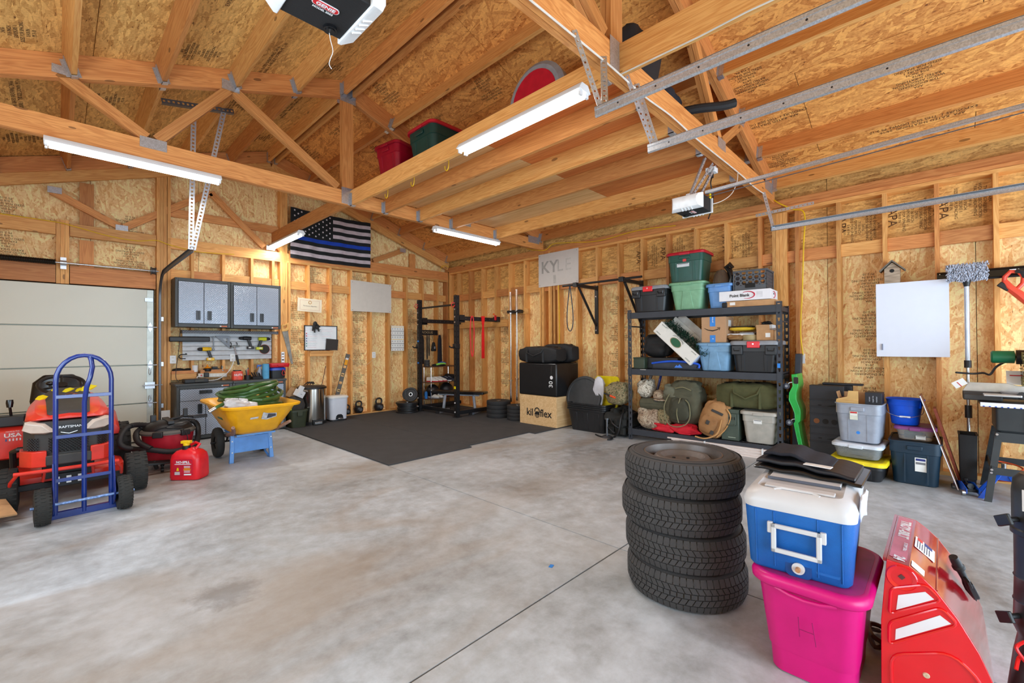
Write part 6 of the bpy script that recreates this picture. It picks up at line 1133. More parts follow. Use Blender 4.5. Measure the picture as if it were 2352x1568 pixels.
def camo(name, cols, scale=14):
    m, nt, b = newmat(name); tc = N(nt, 'ShaderNodeTexCoord'); n1 = N(nt, 'ShaderNodeTexNoise', Scale=float(scale), Detail=4.0, Distortion=1.5); nt.links.new(tc.outputs['Object'], n1.inputs['Vector'])
    n2 = N(nt, 'ShaderNodeTexNoise', Scale=scale * 2.6, Detail=3.0, Distortion=1.0); nt.links.new(tc.outputs['Object'], n2.inputs['Vector'])
    v = mth(nt, 'ADD', mth(nt, 'MULTIPLY', n1.outputs['Fac'], .6), mth(nt, 'MULTIPLY', n2.outputs['Fac'], .4))
    st = [(.30 + .4 * i / len(cols), lin(c)) for i, c in enumerate(cols)]; r_ = ramp(nt, v, st);
    for n in nt.nodes:
        if n.type == 'VALTORGB': n.color_ramp.interpolation = 'CONSTANT'
    nt.links.new(r_, b.inputs['Base Color']); b.inputs['Roughness'].default_value = .9
    bp = N(nt, 'ShaderNodeBump', Strength=.6, Distance=.01); n3 = N(nt, 'ShaderNodeTexNoise', Scale=22.0, Detail=3.0); nt.links.new(tc.outputs['Object'], n3.inputs['Vector']); nt.links.new(n3.outputs['Fac'], bp.inputs['Height']); nt.links.new(bp.outputs[0], b.inputs['Normal']); MC[name] = m; return m
CAMT = camo('camo_tan', ((64, 58, 40), (116, 104, 74), (150, 134, 100), (88, 88, 58), (170, 156, 124))); CAMD = camo('camo_desert', ((80, 66, 54), (136, 114, 94), (164, 142, 120), (190, 176, 152), (92, 80, 68)), 18); CAMW = camo('camo_white', ((90, 84, 72), (190, 182, 164), (214, 206, 190), (120, 110, 92), (200, 190, 170)), 20)
OLV = mat('olive_cloth', (84, 82, 64), .9, bump=.6, bscale=30); OLV2 = mat('olive_drab', (78, 78, 46), .9, bump=.6, bscale=30); TAN = mat('tan_cloth', (170, 124, 78), .85, bump=.5, bscale=30)
def blob(name, label, cat, loc, m_, r, sc, seed, rz=0, amp=.12, **k):
    t = thing(name, label, cat, loc, rz, **k); b_ = MB(); lump(b_, (0, 0, r * sc[2]), r, sc, seed, amp=amp); b_.build('body', m_, t, ang=70); return t
def straps(t, m_, lst, r=.011, n=6):
    for p in lst: rope('strap', '', p, r, m_, parent=t, tagit=False, n=n)
t = blob('gear_pile', 'heap of dark tactical webbing and pouches on the floor beside the shelving', 'gear', (-.42, -4.735, 0), mat('gear_dark', (34, 34, 32), .9, bump=.8, bscale=20), .18, (1.0, .95, 1.05), 4, amp=.3)
straps(t, BLK, [[(-.2, .1, .3), (-.26, 0, .2), (-.2, -.1, .12)], [(-.1, -.1, .4), (-.24, -.12, .3), (-.28, -.1, .1), (-.24, 0, .0)], [(-.22, .1, .1), (-.3, .05, .15), (-.3, -.05, .08)]], .014)
for k in range(6): box('pouch', (-.2 + .03 * (k % 2), -.12 + .09 * (k % 3), .10 + .12 * (k // 3)), (.07, .08, .10), mat('gear_dark', (34, 34, 32)), t, rz=.3 * k, bevel=.015)
t = thing('metal_stand', 'grey steel post stand on the floor in front of the dark gear heap', 'stand', (-.72, -4.66, 0)); b_ = MB(); b_.cyl((0, 0, .03), (0, 0, .27), .016, n=12); b_.cyl((0, 0, .26), (0, 0, .28), .03, n=14); b_.lathe([(.001, .03), (.05, .03), (.09, .005), (.09, 0), (.001, 0)], 18); b_.build('post', DGAL, t)
t = rope('dark_strap', 'black strap trailing over the floor from the gear heap', [(-.7, -4.45, .012), (-.78, -4.6, .012), (-.74, -4.75, .012), (-.84, -4.8, .012), (-.9, -4.78, .012)], .011, BLK, 'strap')
t = blob('camo_pack', 'camouflage pouch with an orange-tipped marker, leaning on the yellow lid', 'bag', (-.50, -4.72, .46), CAMT, .15, (1.0, 1.15, 1.05), 7); b_ = MB(); b_.tube([(-.16, .14, .17), (-.165, .04, .14)], .013, 8); b_.build('marker_body', BLK, t); MB().tube([(-.165, .04, .14), (-.165, -.05, .115)], .013, 8).build('marker_tip', mat('tab_orange', (240, 80, 20)), t)
sh = thing('steel_shelving', 'tall black steel shelving unit with three loaded shelves against the right wall', 'shelving', (-.55, -5.89, 0), R(-87))
HL, DPT = .95, .46
for sx in (-1, 1):
    for yy, fy_ in ((0, -1), (DPT, 1)):
        for nm_ in ('post',):
            x = sx * HL; b_ = MB(); w_ = .055; H_ = 1.83 if yy == 0 else 1.80
            n_ = 22; pi_ = H_ / n_
            for fl_ in (0, 1):
                for i in range(n_):
                    z0, z1 = i * pi_, (i + 1) * pi_; zc = (z0 + z1) / 2
                    o_ = [(0, z0), (w_, z0), (w_, z1), (0, z1)]; i_ = [(w_ * .36, zc - .022), (w_ * .62, zc - .022), (w_ * .74, zc + .018), (w_ * .26, zc + .018)]
                    def Q(u, z, d): return Vector((x - sx * u + 0, yy + d * -fy_, z)) if fl_ == 0 else Vector((x - sx * d, yy - fy_ * u, z))
                    vs = [Q(u, z, 0) for u, z in o_ + i_] + [Q(u, z, .003) for u, z in o_ + i_]
                    fs = [(k, (k + 1) % 4, 4 + (k + 1) % 4, 4 + k) for k in range(4)]; fs += [tuple(j + 8 for j in f_) for f_ in fs]; fs += [(4 + k, 4 + (k + 1) % 4, 12 + (k + 1) % 4, 12 + k) for k in range(4)]
                    b_.add(vs, fs)
            b_.build('post', SH_BLK, sh, smooth=False)
    for z in (1.60, 1.0, .35): MB().cyl((sx * (HL - .01), .02, z), (sx * (HL - .01), DPT - .02, z), .010, n=8).build('side_tie', SH_BLK, sh)
LV = (.155, 1.0, 1.79)
for z in LV:
    for yy in (.004, DPT - .004): b_ = MB(); b_.b2((-HL + .003, yy - .012, z - .085), (HL - .003, yy + .012, z)); b_.build('beam', SH_BLK, sh, bevel=.004)
    for sx in (-1, 1): b_ = MB(); b_.b2((sx * (HL - .003), .0, z - .07), (sx * (HL - .02), DPT, z - .02)); b_.b2((sx * HL, -.010, z - .085), (sx * (HL - .05), -.014, z + .005)); b_.build('end_beam', SH_BLK, sh)
    b_ = MB()
    for k in range(39): b_.cyl((-HL + .04 + k * .048, .012, z - .006), (-HL + .04 + k * .048, DPT - .012, z - .006), .003, n=5, caps=False)
    for yy in (.12, .24, .36): b_.cyl((-HL + .02, yy, z - .011), (HL - .02, yy, z - .011), .004, n=5, caps=False)
    o = b_.build('wire_deck', SH_BLK, sh);
    o['kind'] = 'stuff'
box('blue_tape', (HL - .03, -.016, 1.09), (.03, .002, .05), mat('tape_blue', (40, 130, 220)), sh); box('white_tag', (-.72, -.010, .992), (.08, .03, .004), PAPER, sh)
cs, sn = math.cos(R(-87)), math.sin(R(-87))
def SP(q, d, z): return (-.55 + q * cs - d * sn, -5.89 + q * sn + d * cs, z)
SR = R(-87)
T3_ = 1.791
def hdtote(label, q, z, wd, h, d=.20, dp=.40):
    t = tote(label, SP(q, d, z), SR, wd, dp, h, TBK, LIDG, .86, ribs=True, recess=False, lidh=.04)
    for sx in (-1, 1):
        b_ = MB(); x = sx * wd * .36; b_.box((x, -dp / 2 - .002, h * .70), (wd * .24, .04, h * .30)); b_.build('latch_block', TBK, t, bevel=.008)
        b_ = MB(); b_.tube([(x - .035, -dp / 2 - .026, h * .76), (x - .03, -dp / 2 - .03, h * .68), (x + .03, -dp / 2 - .03, h * .68), (x + .035, -dp / 2 - .026, h * .76)], .006, 6); b_.build('grip', BLKG, t)
    box('latch', (0, -dp / 2 - .024, h * .87), (wd * .27, .03, h * .20), mat('latch_red', (226, 24, 36), .35), t, bevel=.006)
    b_ = MB(); b_.cyl((0, -dp / 2 - .039, h * .89), (0, -dp / 2 - .043, h * .89), .009, n=12); b_.build('keyhole', STEEL, t); return t
hdtote('black latch tote with red latch, at the left end of the top shelf', -.64, T3_, .50, .36)
t = tote('pale sage green tote on the top shelf, under the green and red one', SP(-.13, .21, T3_), SR, .44, .40, .37, TLG, TLG, .78, recess=False, ribs=False, lidh=.025)
for (tt, cc, s_, hh_) in ((t, TLG, .10, .24),): b_ = MB(); b_.loft([[Vector((x, -.40 / 2 * q - .004, z)) for x in (-a, a)] + [Vector((x, -.40 / 2 * q + .02, z)) for x in (a, -a)] for z, a, q in ((.01, .085, .80), (.25, .05, .94), (.275, .035, .96))]); b_.build('front_recess', cc, tt, bevel=.006)
t = tote('dark green tote with red lid, topmost on the shelving', SP(-.15, .22, T3_ + .37), SR, .47, .40, .40, TG, mat('lid_red', (190, 26, 46), .4), .86); sticker(t, -.02, .22, .16, .045, -.19, (mat('tape_white', (214, 218, 220), .5), mat('ink_mid', (120, 120, 124))), -.06); sticker(t, .0, .30, .045, .07, -.195, (mat('sticker_red', (210, 60, 60), .5), GRN, PAPER), -.06)
t = tote('light blue tote under the clear vacuum canister on the top shelf', SP(.27, .21, T3_), SR, .28, .38, .31, TBL, TBL, .84, recess=False, ribs=False); b_ = MB(); b_.loft([[Vector((x, -.19 * q - .003, z)) for x in (-a, a)] + [Vector((x, -.19 * q + .02, z)) for x in (a, -a)] for z, a, q in ((.02, .08, .85), (.26, .09, .97))]); b_.build('front_recess', TBL, t, bevel=.005)
t = thing('bubble_hood', 'smoky clear plastic canister hood with black handle on the light blue tote', 'canister', SP(.25, .20, T3_ + .31), SR)
m, nt, b = newmat('smoky_clear'); b.inputs['Base Color'].default_value = (.35, .28, .22, 1); b.inputs['Transmission Weight'].default_value = .75; b.inputs['Roughness'].default_value = .08; b.inputs['IOR'].default_value = 1.2; SMK = m
b_ = MB(); b_.lathe([(.10, 0), (.10, .04), (.085, .12), (.05, .18), (.001, .20)], 20); b_.build('dome', SMK, t); b_ = MB(); b_.tube([(.10, 0, .0), (.12, 0, .08), (.10, 0, .17), (.06, 0, .22), (.10, 0, .25), (.14, 0, .20)], [.03, .034, .034, .03, .03, .02], 10); b_.build('spout_handle', BLKG, t)
t = thing('milk_crate', 'dark grey plastic crate with rows of round holes on top of the white carton', 'crate', SP(.62, .20, T3_ + .195), SR); CR = mat('crate_grey', (76, 80, 86), .5)
def holed(W_, H_, nx, nz, r, skip=()):
    b_ = MB(); cw, ch = W_ / nx, H_ / nz
    for i in range(nx):
        for j in range(nz):
            x0, z0 = -W_ / 2 + i * cw, j * ch; cx, cz = x0 + cw / 2, z0 + ch / 2
            if (i, j) in skip: b_.box((cx, 0, cz), (cw, .006, ch)); continue
            n_ = 16; out = []; inn = []
            for k in range(n_):
                a = 2 * PI * (k + .5) / n_ ; c_, s_ = math.cos(a), math.sin(a); f_ = 1 / max(abs(c_), abs(s_)); out.append((cx + c_ * f_ * cw / 2, cz + s_ * f_ * ch / 2)); inn.append((cx + c_ * r, cz + s_ * r))
            vs = [Vector((x, y, z)) for y in (-.003, .003) for x, z in out + inn]; o2 = 2 * n_
            b_.add(vs, [(k, (k + 1) % n_, n_ + (k + 1) % n_, n_ + k) for k in range(n_)] + [(o2 + k, o2 + n_ + k, o2 + n_ + (k + 1) % n_, o2 + (k + 1) % n_) for k in range(n_)] + [(n_ + k, n_ + (k + 1) % n_, o2 + n_ + (k + 1) % n_, o2 + n_ + k) for k in range(n_)])
    return b_
for yy, nm_ in ((-.16, 'front'), (.16, 'back')): holed(.34, .24, 5, 4, .024, {(i, 0) for i in range(5)} if nm_ == 'front' else set()).build('side_grid', CR, t, (0, yy, 0), smooth=False)
for xx in (-.17, .17): holed(.32, .24, 8, 6, .012).build('side_grid', CR, t, (xx, 0, 0), (0, 0, PI / 2), smooth=False)
b_ = MB();
for s in (-1, 1): b_.box((0, s * .168, .232), (.38, .016, .022)); b_.box((s * .178, 0, .232), (.016, .34, .022)); b_.box((s * .18, s * .17, .12), (.012, .012, .24))
b_.box((0, 0, .003), (.34, .32, .006)); b_.build('rim', CR, t, bevel=.003); box('hand_hole', (.0, -.165, .055), (.11, .008, .05), INK, t, bevel=.004)
t = thing('flat_carton', 'long white carton with printed name and red swoosh, under the grey crate', 'box', SP(.56, .20, T3_ + .075), SR); box('carton', (0, 0, .06), (.56, .40, .12), mat('carton_white', (236, 236, 240), .7, var=.02), t, bevel=.002); text('lettering', 'Point Blank', .048, INK, t, (-.05, -.2015, .058), bold=.0012)
SWR = mat('swoosh_red', (196, 30, 62), .5)
def swoosh(par, loc, s, rot=(0, 0, 0)):
    b_ = MB(); b_.tube([(s * .075 * math.cos(a), 0, s * .042 * math.sin(a)) for a in [R(-120 + 12 * k) for k in range(22)]], [s * .0006 * (22 - abs(k - 11) * 1.6) * .6 + .0005 for k in range(22)], 5); b_.build('swoosh', SWR, par, loc, rot)
swoosh(t, (.04, -.2015, .06), 1.0); swoosh(t, (.2815, -.02, .06), .9, (0, 0, PI / 2)); text('lettering', 'Point', .03, INK, t, (.2815, -.02, .07), (PI / 2, 0, PI / 2)); box('label', (.17, -.2015, .06), (.06, .001, .07), mat('label_faint', (222, 222, 226), .7), t)
t = thing('flat_carton', 'flat brown carton under the white one on the top shelf', 'box', SP(.62, .21, T3_), SR); box('carton', (0, 0, .035), (.52, .40, .07), CARD, t, bevel=.002); box('label', (-.19, -.2015, .04), (.06, .001, .035), PAPER, t)
t = box('black_pouch', SP(.29 + .05, .02, T3_ + .03), (.06, .05, .06), BLKM, None, rz=SR, bevel=.01); tag(t, 'small black pouch squeezed beside the brown carton on the top shelf', 'pouch')
M_ = 1.001
hdtote('black latch tote with red latch, at the right end of the middle shelf', .66, M_, .50, .38)
t = tote('steel blue tote under the brown carton on the middle shelf', SP(.20, .21, M_), SR, .40, .40, .36, TST, TST, .80, ribs=False, recess=False, lidh=.025); b_ = MB(); b_.loft([[Vector((x, -.20 * q - .004, z)) for x in (-a, a)] + [Vector((x, -.20 * q + .02, z)) for x in (a, -a)] for z, a, q in ((.01, .08, .81), (.25, .045, .95), (.275, .03, .96))]); b_.build('front_recess', TST, t, bevel=.006)
t = thing('shipping_carton', 'brown carton with curved arrow and blue tape on the steel blue tote', 'box', SP(.20, .20, M_ + .362), SR); box('carton', (0, 0, .16), (.29, .34, .32), mat('carton_tan', (186, 146, 110), .85, var=.04), t, bevel=.002)
BT = mat('tape_bright', (40, 130, 214), .5); box('tape', (-.01, -.1715, .26), (.065, .002, .12), BT, t); box('tape', (-.01, -.1715, .045), (.065, .002, .09), BT, t); box('tape_top', (-.01, 0, .3205), (.065, .342, .001), BT, t)
b_ = MB(); b_.tube([(-.10, 0, .02), (-.06, 0, -.004), (0, 0, -.015), (.05, 0, -.004), (.08, 0, .016)], [.002, .005, .007, .005, .003], 5); b_.tube([(.055, 0, .022), (.088, 0, .024), (.08, 0, -.006)], .0035, 5); b_.build('arrow_mark', INK, t, (-.01, -.172, .16)); box('label', (.1455, .0, .24), (.001, .12, .08), PAPER, t)
for s_, z in (('prime', .285), ('p', .045)): o = text('lettering', s_, .03, WHT, t, (-.01, -.173, z)); o.rotation_euler = (PI / 2, -PI / 2, 0)
t = thing('ornament_carton', 'long white decorated carton lying tilted, stuffed with a green garland', 'box', SP(-.28, .14, M_ + .125), 0); t.rotation_euler = Matrix.Rotation(SR, 4, 'Z').to_euler()
TL = thing('x', 'x', 'x'); bpy.data.objects.remove(TL)
ROT = R(43); CW = mat('carton_cream', (232, 230, 222), .8, var=.03)
def tl(x, z): return (x * math.cos(-ROT) - z * math.sin(-ROT), x * math.sin(-ROT) + z * math.cos(-ROT))
def tbox(nm_, c, d, m_): x, z = tl(c[0], c[2]); return box(nm_, (x, c[1], z + .13), d, m_, t, rot=(0, ROT, 0))
tbox('front_face', (-.06, -.15, .09), (.66, .01, .17), CW); tbox('base_panel', (-.06, 0, .0), (.66, .30, .008), CW); tbox('back_face', (-.06, .15, .14), (.66, .01, .28), CW); tbox('end_panel', (.27, 0, .085), (.01, .30, .17), mat('end_bluewhite', (206, 214, 230), .8)); tbox('end_panel', (-.39, 0, .085), (.01, .30, .17), CW)
o = tbox('flap', (-.06, .17, .30), (.60, .008, .14), mat('flap_grey', (214, 210, 204), .8))
x, z = tl(-.06, .09); b_ = MB(); b_.lathe([(.001, -.002), (1, -.002), (1, 0), (.001, 0)], 24, (0, 0, 0), 'Y'); o = b_.build('oval_crest', mat('crest_green', (30, 92, 60), .6), t, (x, -.1555, z + .13), (0, ROT, 0)); o.scale = (.075, 1, .048)
b_ = MB(); b_.lathe([(.9, -.002), (1, -.002), (1, .0), (.9, .0)], 24, (0, 0, 0), 'Y'); o = b_.build('crest_ring', mat('crest_gold', (150, 130, 90), .6), t, (x, -.157, z + .13), (0, ROT, 0)); o.scale = (.085, 1, .055)
b_ = MB(); b_.tube([(-.09, 0, .045), (-.04, 0, .068), (.04, 0, .068), (.09, 0, .045)], .002, 4); b_.tube([(-.085, 0, .058), (-.04, 0, .081), (.04, 0, .081), (.085, 0, .058)], .002, 4); b_.build('banner', INK, t, (x, -.156, z + .13), (0, ROT, 0))
for (cx_, s_) in ((-.36, 1), (.24, -1)):
    for cz_ in (.02, .16): x, z = tl(cx_, cz_); b_ = MB(); sz_ = 1 if cz_ < .1 else -1; [b_.tube([(s_ * .02 * k, 0, sz_ * .004), (s_ * (.02 * k + .008), 0, sz_ * .016), (s_ * (.02 * k + .015), 0, sz_ * .006)], .0022, 4) for k in range(4)]; b_.build('scroll_print', mat('print_green', (30, 70, 56), .7), t, (x, -.156, z + .13), (0, ROT, 0))
t = thing('garland', 'dark green artificial pine garland spilling from the tilted white carton', 'garland', SP(-.12, .10, M_ + .40), SR); random.seed(21); b_ = MB()
for i in range(900):
    q = random.uniform(-.28, .26); x = q; z = -q * .85 + random.uniform(-.05, .06); y = random.uniform(-.12, .10); a = random.uniform(0, 6.28); e = random.uniform(-.7, .9); L = random.uniform(.04, .08)
    d = Vector((math.cos(a) * math.cos(e), math.sin(a) * math.cos(e), math.sin(e))); p = Vector((x, y, z)); s_ = d.cross(Vector((0, 0, 1))).normalized() * .006
    b_.add([p - s_, p + s_, p + d * L], [(0, 1, 2)])
    for k in (1, -1): b_.add([p, p + s_, p + (d + Vector((0, 0, .6 * k)) + s_ * 60 * k).normalized() * L * .8], [(0, 1, 2)])
b_.build('needles', mat('pine_green', (24, 62, 44), .7, var=.4), t, smooth=False)
t = thing('canopy_bag', 'long dark folded bag with bright blue trim and peak logo, left on the middle shelf', 'bag', SP(-.30, .17, M_), SR); CB = mat('bag_slate', (56, 60, 68), .85, bump=.4, bscale=30); b_ = MB(); b_.loft([rring(0, 0, 0, .28, .10, .04, 4)] and [[Vector((x, p.x, p.y + .055 * s_)) for p in rring(0, 0, 0, .28 * s_, .11 * s_, .04, 4)] for x, s_ in ((-.34, .6), (-.30, .9), (-.1, 1), (.1, 1), (.28, .9), (.33, .5))]); b_.build('body', CB, t); BTR = mat('trim_blue', (20, 84, 204), .6)
rope('trim', '', [(-.32, -.12, .08), (-.1, -.13, .11), (.1, -.13, .11), (.3, -.12, .08), (.31, -.13, .03)], .014, BTR, parent=t, tagit=False); b_ = MB(); b_.prism([(-.05, 0), (-.02, .035), (0, .02), (.02, .045), (.06, 0)], -.002, 0, 'Y'); b_.build('peak_logo', mat('logo_blue', (70, 130, 230), .6), t, (.05, -.145, .03))
t = thing('black_bag', 'soft black bag behind the tilted white carton', 'bag', SP(-.62, .28, M_ + .16), SR); b_ = MB(); lump(b_, (0, 0, .15), .17, (1.1, .7, .9), 5); b_.build('body', BLKM, t, ang=70)
t = thing('black_case', 'flat black case under the soft black bag on the middle shelf', 'case', SP(-.55, .28, M_), SR); box('shell', (0, 0, .08), (.52, .30, .155), BLK, t, bevel=.01)
def ammo(label, loc, rz, w_, d, h, m_=None, plain=False):
    t = thing('ammo_can', label, 'ammo can', loc, rz); m_ = m_ or mat('ammo_green', (70, 82, 70), .45)
    box('can_body', (0, 0, h * .45), (w_ * .96, d * .96, h * .9), m_, t, bevel=.008); box('can_lid', (0, 0, h * .935), (w_, d, h * .13), m_, t, bevel=.006)
    if not plain:
        b_ = MB(); b_.b2((-w_ * .36, -d / 2 - .012, h * .50), (w_ * .36, -d / 2, h * .86)); b_.build('latch_plate', m_, t, bevel=.004)
        for k in range(5): box('latch_slot', (-w_ * .26 + k * w_ * .13, -d / 2 - .013, h * .72), (w_ * .05, .003, h * .09), INK, t)
        b_ = MB(); b_.tube([(-w_ * .3, -d / 2 - .012, h * .55), (-w_ * .28, -d / 2 - .02, h * .50), (w_ * .28, -d / 2 - .02, h * .50), (w_ * .3, -d / 2 - .012, h * .55)], .006, 6); b_.build('latch_bail', m_, t)
        box('stencil', (w_ * .1, -d / 2 * .97, h * .10), (w_ * .4, .002, h * .02), mat('stencil_pale', (170, 180, 160), .6), t)
    return t
ammo('small olive metal can at the left end of the middle shelf', SP(-.80, .12, M_), SR, .17, .20, .16, mat('ammo_dark', (50, 62, 46), .45), True)
t = thing('brown_parcel', 'flat brown cardboard piece with a stick under the canopy bag', 'cardboard', SP(-.36, .33, M_ + .112), SR); box('card', (.1, 0, 0), (.40, .14, .015), CARD, t); MB().tube([(-.12, -.05, 0), (-.16, -.05, .08)], .006, 5).build('stick', CARD, t)
t = thing('yellow_folder', 'yellow padded bundle on the black tote of the middle shelf', 'bundle', SP(.50, .20, M_ + .50), SR); b_ = MB(); lump(b_, (0, 0, .025), .15, (1.0, .7, .17), 3, amp=.05); b_.build('cover', mat('bundle_yellow', (226, 190, 50), .6), t); box('dark_strip', (0, 0, .055), (.24, .14, .012), BLKM, t, bevel=.004)
t = thing('white_binder', 'white plastic packages under the yellow bundle', 'package', SP(.50, .19, M_ + .455), SR); box('sleeve', (-.02, 0, .0), (.32, .18, .025), WHT, t, rz=.05, bevel=.004); box('sleeve', (.08, -.02, .02), (.16, .16, .012), GRY, t, rz=-.3, bevel=.003)
t = blob('canvas_pouch', 'crumpled tan canvas on the black tote, left under the white packages', 'cloth', SP(.44, .17, M_ + .38), mat('canvas_tan', (150, 112, 70), .9, bump=.6, bscale=25), .10, (1.2, .9, .38), 9)
t = thing('strap_coil', 'thick coil of webbing strap on the black tote, beside the open carton', 'strap', SP(.60, .15, M_ + .383), SR); b_ = MB(); b_.lathe([(.03, 0), (.095, 0), (.10, .03), (.095, .065), (.03, .065)], 24); b_.build('coil', mat('webbing', (170, 154, 112), .8), t)
for k in range(3): MB().lathe([(.04 + k * .02, .066), (.05 + k * .02, .068), (.05 + k * .02, .064)], 20).build('turn', mat('webbing_dark', (120, 104, 70), .8), t)
t = thing('open_carton', 'open brown carton with white wrapping on the black tote, at the right post', 'box', SP(.77, .18, M_ + .382), SR); box('carton', (0, 0, .06), (.18, .26, .12), CARD, t, bevel=.002); box('flap', (-.02, -.14, .15), (.14, .004, .07), CARD, t, rot=(.4, 0, 0)); box('flap', (.12, 0, .13), (.07, .22, .004), mat('carton_tan', (186, 146, 110)), t, rot=(0, .3, 0)); box('wrapping', (0, .02, .15), (.14, .16, .07), WHT, t, bevel=.008); box('label', (.03, -.1315, .06), (.05, .001, .05), PAPER, t)
t = blob('dark_cord_bundle', 'small tangle of dark cord on the open carton', 'cord', SP(.76, .20, M_ + .57), BLKM, .05, (1.2, .9, .35), 6, amp=.3)
L_ = .157
duffel('duffel_bag', 'olive green canvas duffel bag on the bottom shelf, above the ammo can and grey tote', SP(.56, .22, L_ + .395), SR, .70, .36, .31, OLV2, OLV2, 4)
ammo('tall dark green ammo can on the bottom shelf, left of the taupe tote', SP(.38, .17, L_), SR, .21, .28, .38)
ammo('short green ammo can half hidden behind the tan backpack', SP(.16, .25, L_), SR, .17, .22, .24, mat('ammo_green', (70, 82, 70)))
t = tote('taupe grey tote with barcode label, right end of the bottom shelf', SP(.70, .19, L_), SR, .37, .36, .385, TTP, TTP, .80, ribs=False, recess=False, lidh=.03); sticker(t, -.01, .26, .09, .045, -.168, (PAPER, mat('ink_mid', (120, 120, 124))), -.1)
t = blob('camo_bag', 'lumpy desert camouflage bag, lowest at the left end of the bottom shelf', 'bag', SP(-.66, .18, L_), CAMD, .20, (1.0, .85, .72), 11)
t = thing('rolled_jacket', 'folded olive roll with grey tag lying on the desert camouflage bag', 'roll', SP(-.62, .13, L_ + .285), SR); b_ = MB(); b_.loft([[Vector((x, p.x * s_, p.y * s_ + .07)) for p in rring(0, 0, 0, .20, .15, .07, 5)] for x, s_ in ((-.19, .8), (-.17, 1), (.0, 1.05), (.15, 1), (.18, .8))]); b_.build('roll', OLV, t)
for z in (.04, .08): rope('fold', '', [(-.16, -.102, z), (0, -.108, z + .008), (.14, -.1, z)], .006, OLV, parent=t, tagit=False)
box('tag', (.06, -.10, .13), (.05, .01, .03), DKG, t, bevel=.003)
t = blob('camo_bag', 'pale camouflage pack with brown band standing on the olive roll', 'bag', SP(-.76, .20, L_ + .43), CAMW, .13, (1.05, .8, .95), 12); box('band', (-.02, -.085, .12), (.035, .012, .20), mat('band_brown', (110, 84, 62), .8), t, bevel=.004)
t = thing('hat', 'desert camouflage cap on top of the olive roll', 'cap', SP(-.55, .14, L_ + .44), SR); b_ = MB(); b_.lathe([(.085, 0), (.09, .04), (.075, .085), (.035, .11), (.001, .115)], 20); b_.build('crown', CAMD, t); b_ = MB(); b_.loft([[Vector((.10 * math.cos(a) * 1.0, -.02 - s_ * .10 * math.sin(a) - .05, .005 - .02 * s_)) for a in [PI * k / 8 for k in range(9)]] for s_ in (.3, 1.0)], False, False, False); o = b_.build('brim', CAMD, t); o.rotation_euler = (0, 0, .6); mo = o.modifiers.new('s', 'SOLIDIFY'); mo.thickness = .006
t = thing('backpack', 'big olive green backpack with straps, centre of the bottom shelf', 'backpack', SP(-.22, .12, L_ + .10), SR); b_ = MB(); lump(b_, (0, .05, .28), .27, (.95, .62, 1.0), 14, amp=.08); lump(b_, (.03, .05, .50), .17, (1.1, .8, .55), 15, amp=.1); b_.build('main_sack', OLV, t, ang=70)
b_ = MB(); lump(b_, (.0, -.09, .22), .14, (1.0, .6, 1.05), 16, amp=.1); b_.build('front_pocket', mat('olive_dark', (66, 66, 52), .9, bump=.6, bscale=30), t, ang=70); b_ = MB(); lump(b_, (-.14, -.02, .44), .11, (1.0, .8, .8), 17, amp=.15); b_.build('top_pocket', mat('olive_grey', (104, 104, 86), .9, bump=.6, bscale=30), t, ang=70)
straps(t, mat('strap_olive', (126, 120, 88), .8), [[(-.14, -.12, .42), (-.2, -.15, .25), (-.16, -.15, .05), (-.05, -.16, .0), (.08, -.16, .04), (.14, -.16, .14), (.13, -.15, .30), (.08, -.14, .36)], [(.02, -.16, .38), (-.02, -.18, .2), (.0, -.17, .06)], [(-.06, -.12, .50), (.04, -.12, .52), (.14, -.1, .48)]], .007)
for k in range(4): box('webbing_row', (.04, -.095 - .004 * k, .49 - .022 * k), (.22, .012, .012), OLV, t, rot=(0, .1, 0))
t = thing('backpack', 'tan backpack with black hook patches leaning right of the olive backpack', 'backpack', SP(.10, .10, L_ + .012), SR); t.rotation_euler = (R(0), R(22), SR); b_ = MB(); lump(b_, (0, 0, .24), .22, (.75, .6, 1.08), 18, amp=.07); b_.build('main_sack', TAN, t, ang=70)
b_ = MB(); lump(b_, (-.02, -.10, .17), .11, (1.0, .55, 1.1), 19, amp=.08); b_.build('front_pocket', mat('tan_dark', (150, 106, 64), .85, bump=.5, bscale=30), t, ang=70); box('patch', (.02, -.135, .36), (.14, .02, .03), DKG, t, bevel=.004); box('buckle', (-.03, -.165, .20), (.04, .015, .05), DKG, t, bevel=.004); box('buckle', (.06, -.155, .10), (.04, .015, .05), DKG, t, bevel=.004)
straps(t, mat('strap_tan', (196, 146, 90), .8), [[(.1, -.1, .44), (.17, -.08, .36), (.17, -.08, .2), (.12, -.1, .06)], [(.1, -.14, .3), (.12, -.16, .12), (.02, -.17, .0), (-.1, -.16, -.04)]], .009)
t = thing('red_jacket', 'bright red fabric crumpled under the backpacks on the bottom shelf', 'clothing', SP(-.24, .05, L_), SR); b_ = MB(); lump(b_, (-.20, 0, .055), .11, (1.4, .6, .5), 30, amp=.2); lump(b_, (.08, 0, .06), .12, (1.3, .6, .5), 31, amp=.2); b_.build('fabric', mat('jacket_red', (206, 22, 42), .7, bump=.7, bscale=22), t, ang=70)
t = thing('red_bag', 'rolled red bag behind the olive backpack', 'bag', SP(-.44, .26, L_ + .30), SR); b_ = MB(); lump(b_, (0, 0, .12), .12, (.8, .8, 1.1), 33, amp=.06); b_.build('body', mat('jacket_red', (206, 22, 42)), t, ang=70)
t = blob('camo_bag', 'mottled camouflage pouch squeezed between desert bag and olive backpack', 'bag', SP(-.46, .10, L_ + .08), CAMT, .10, (.9, .8, 1.1), 34)
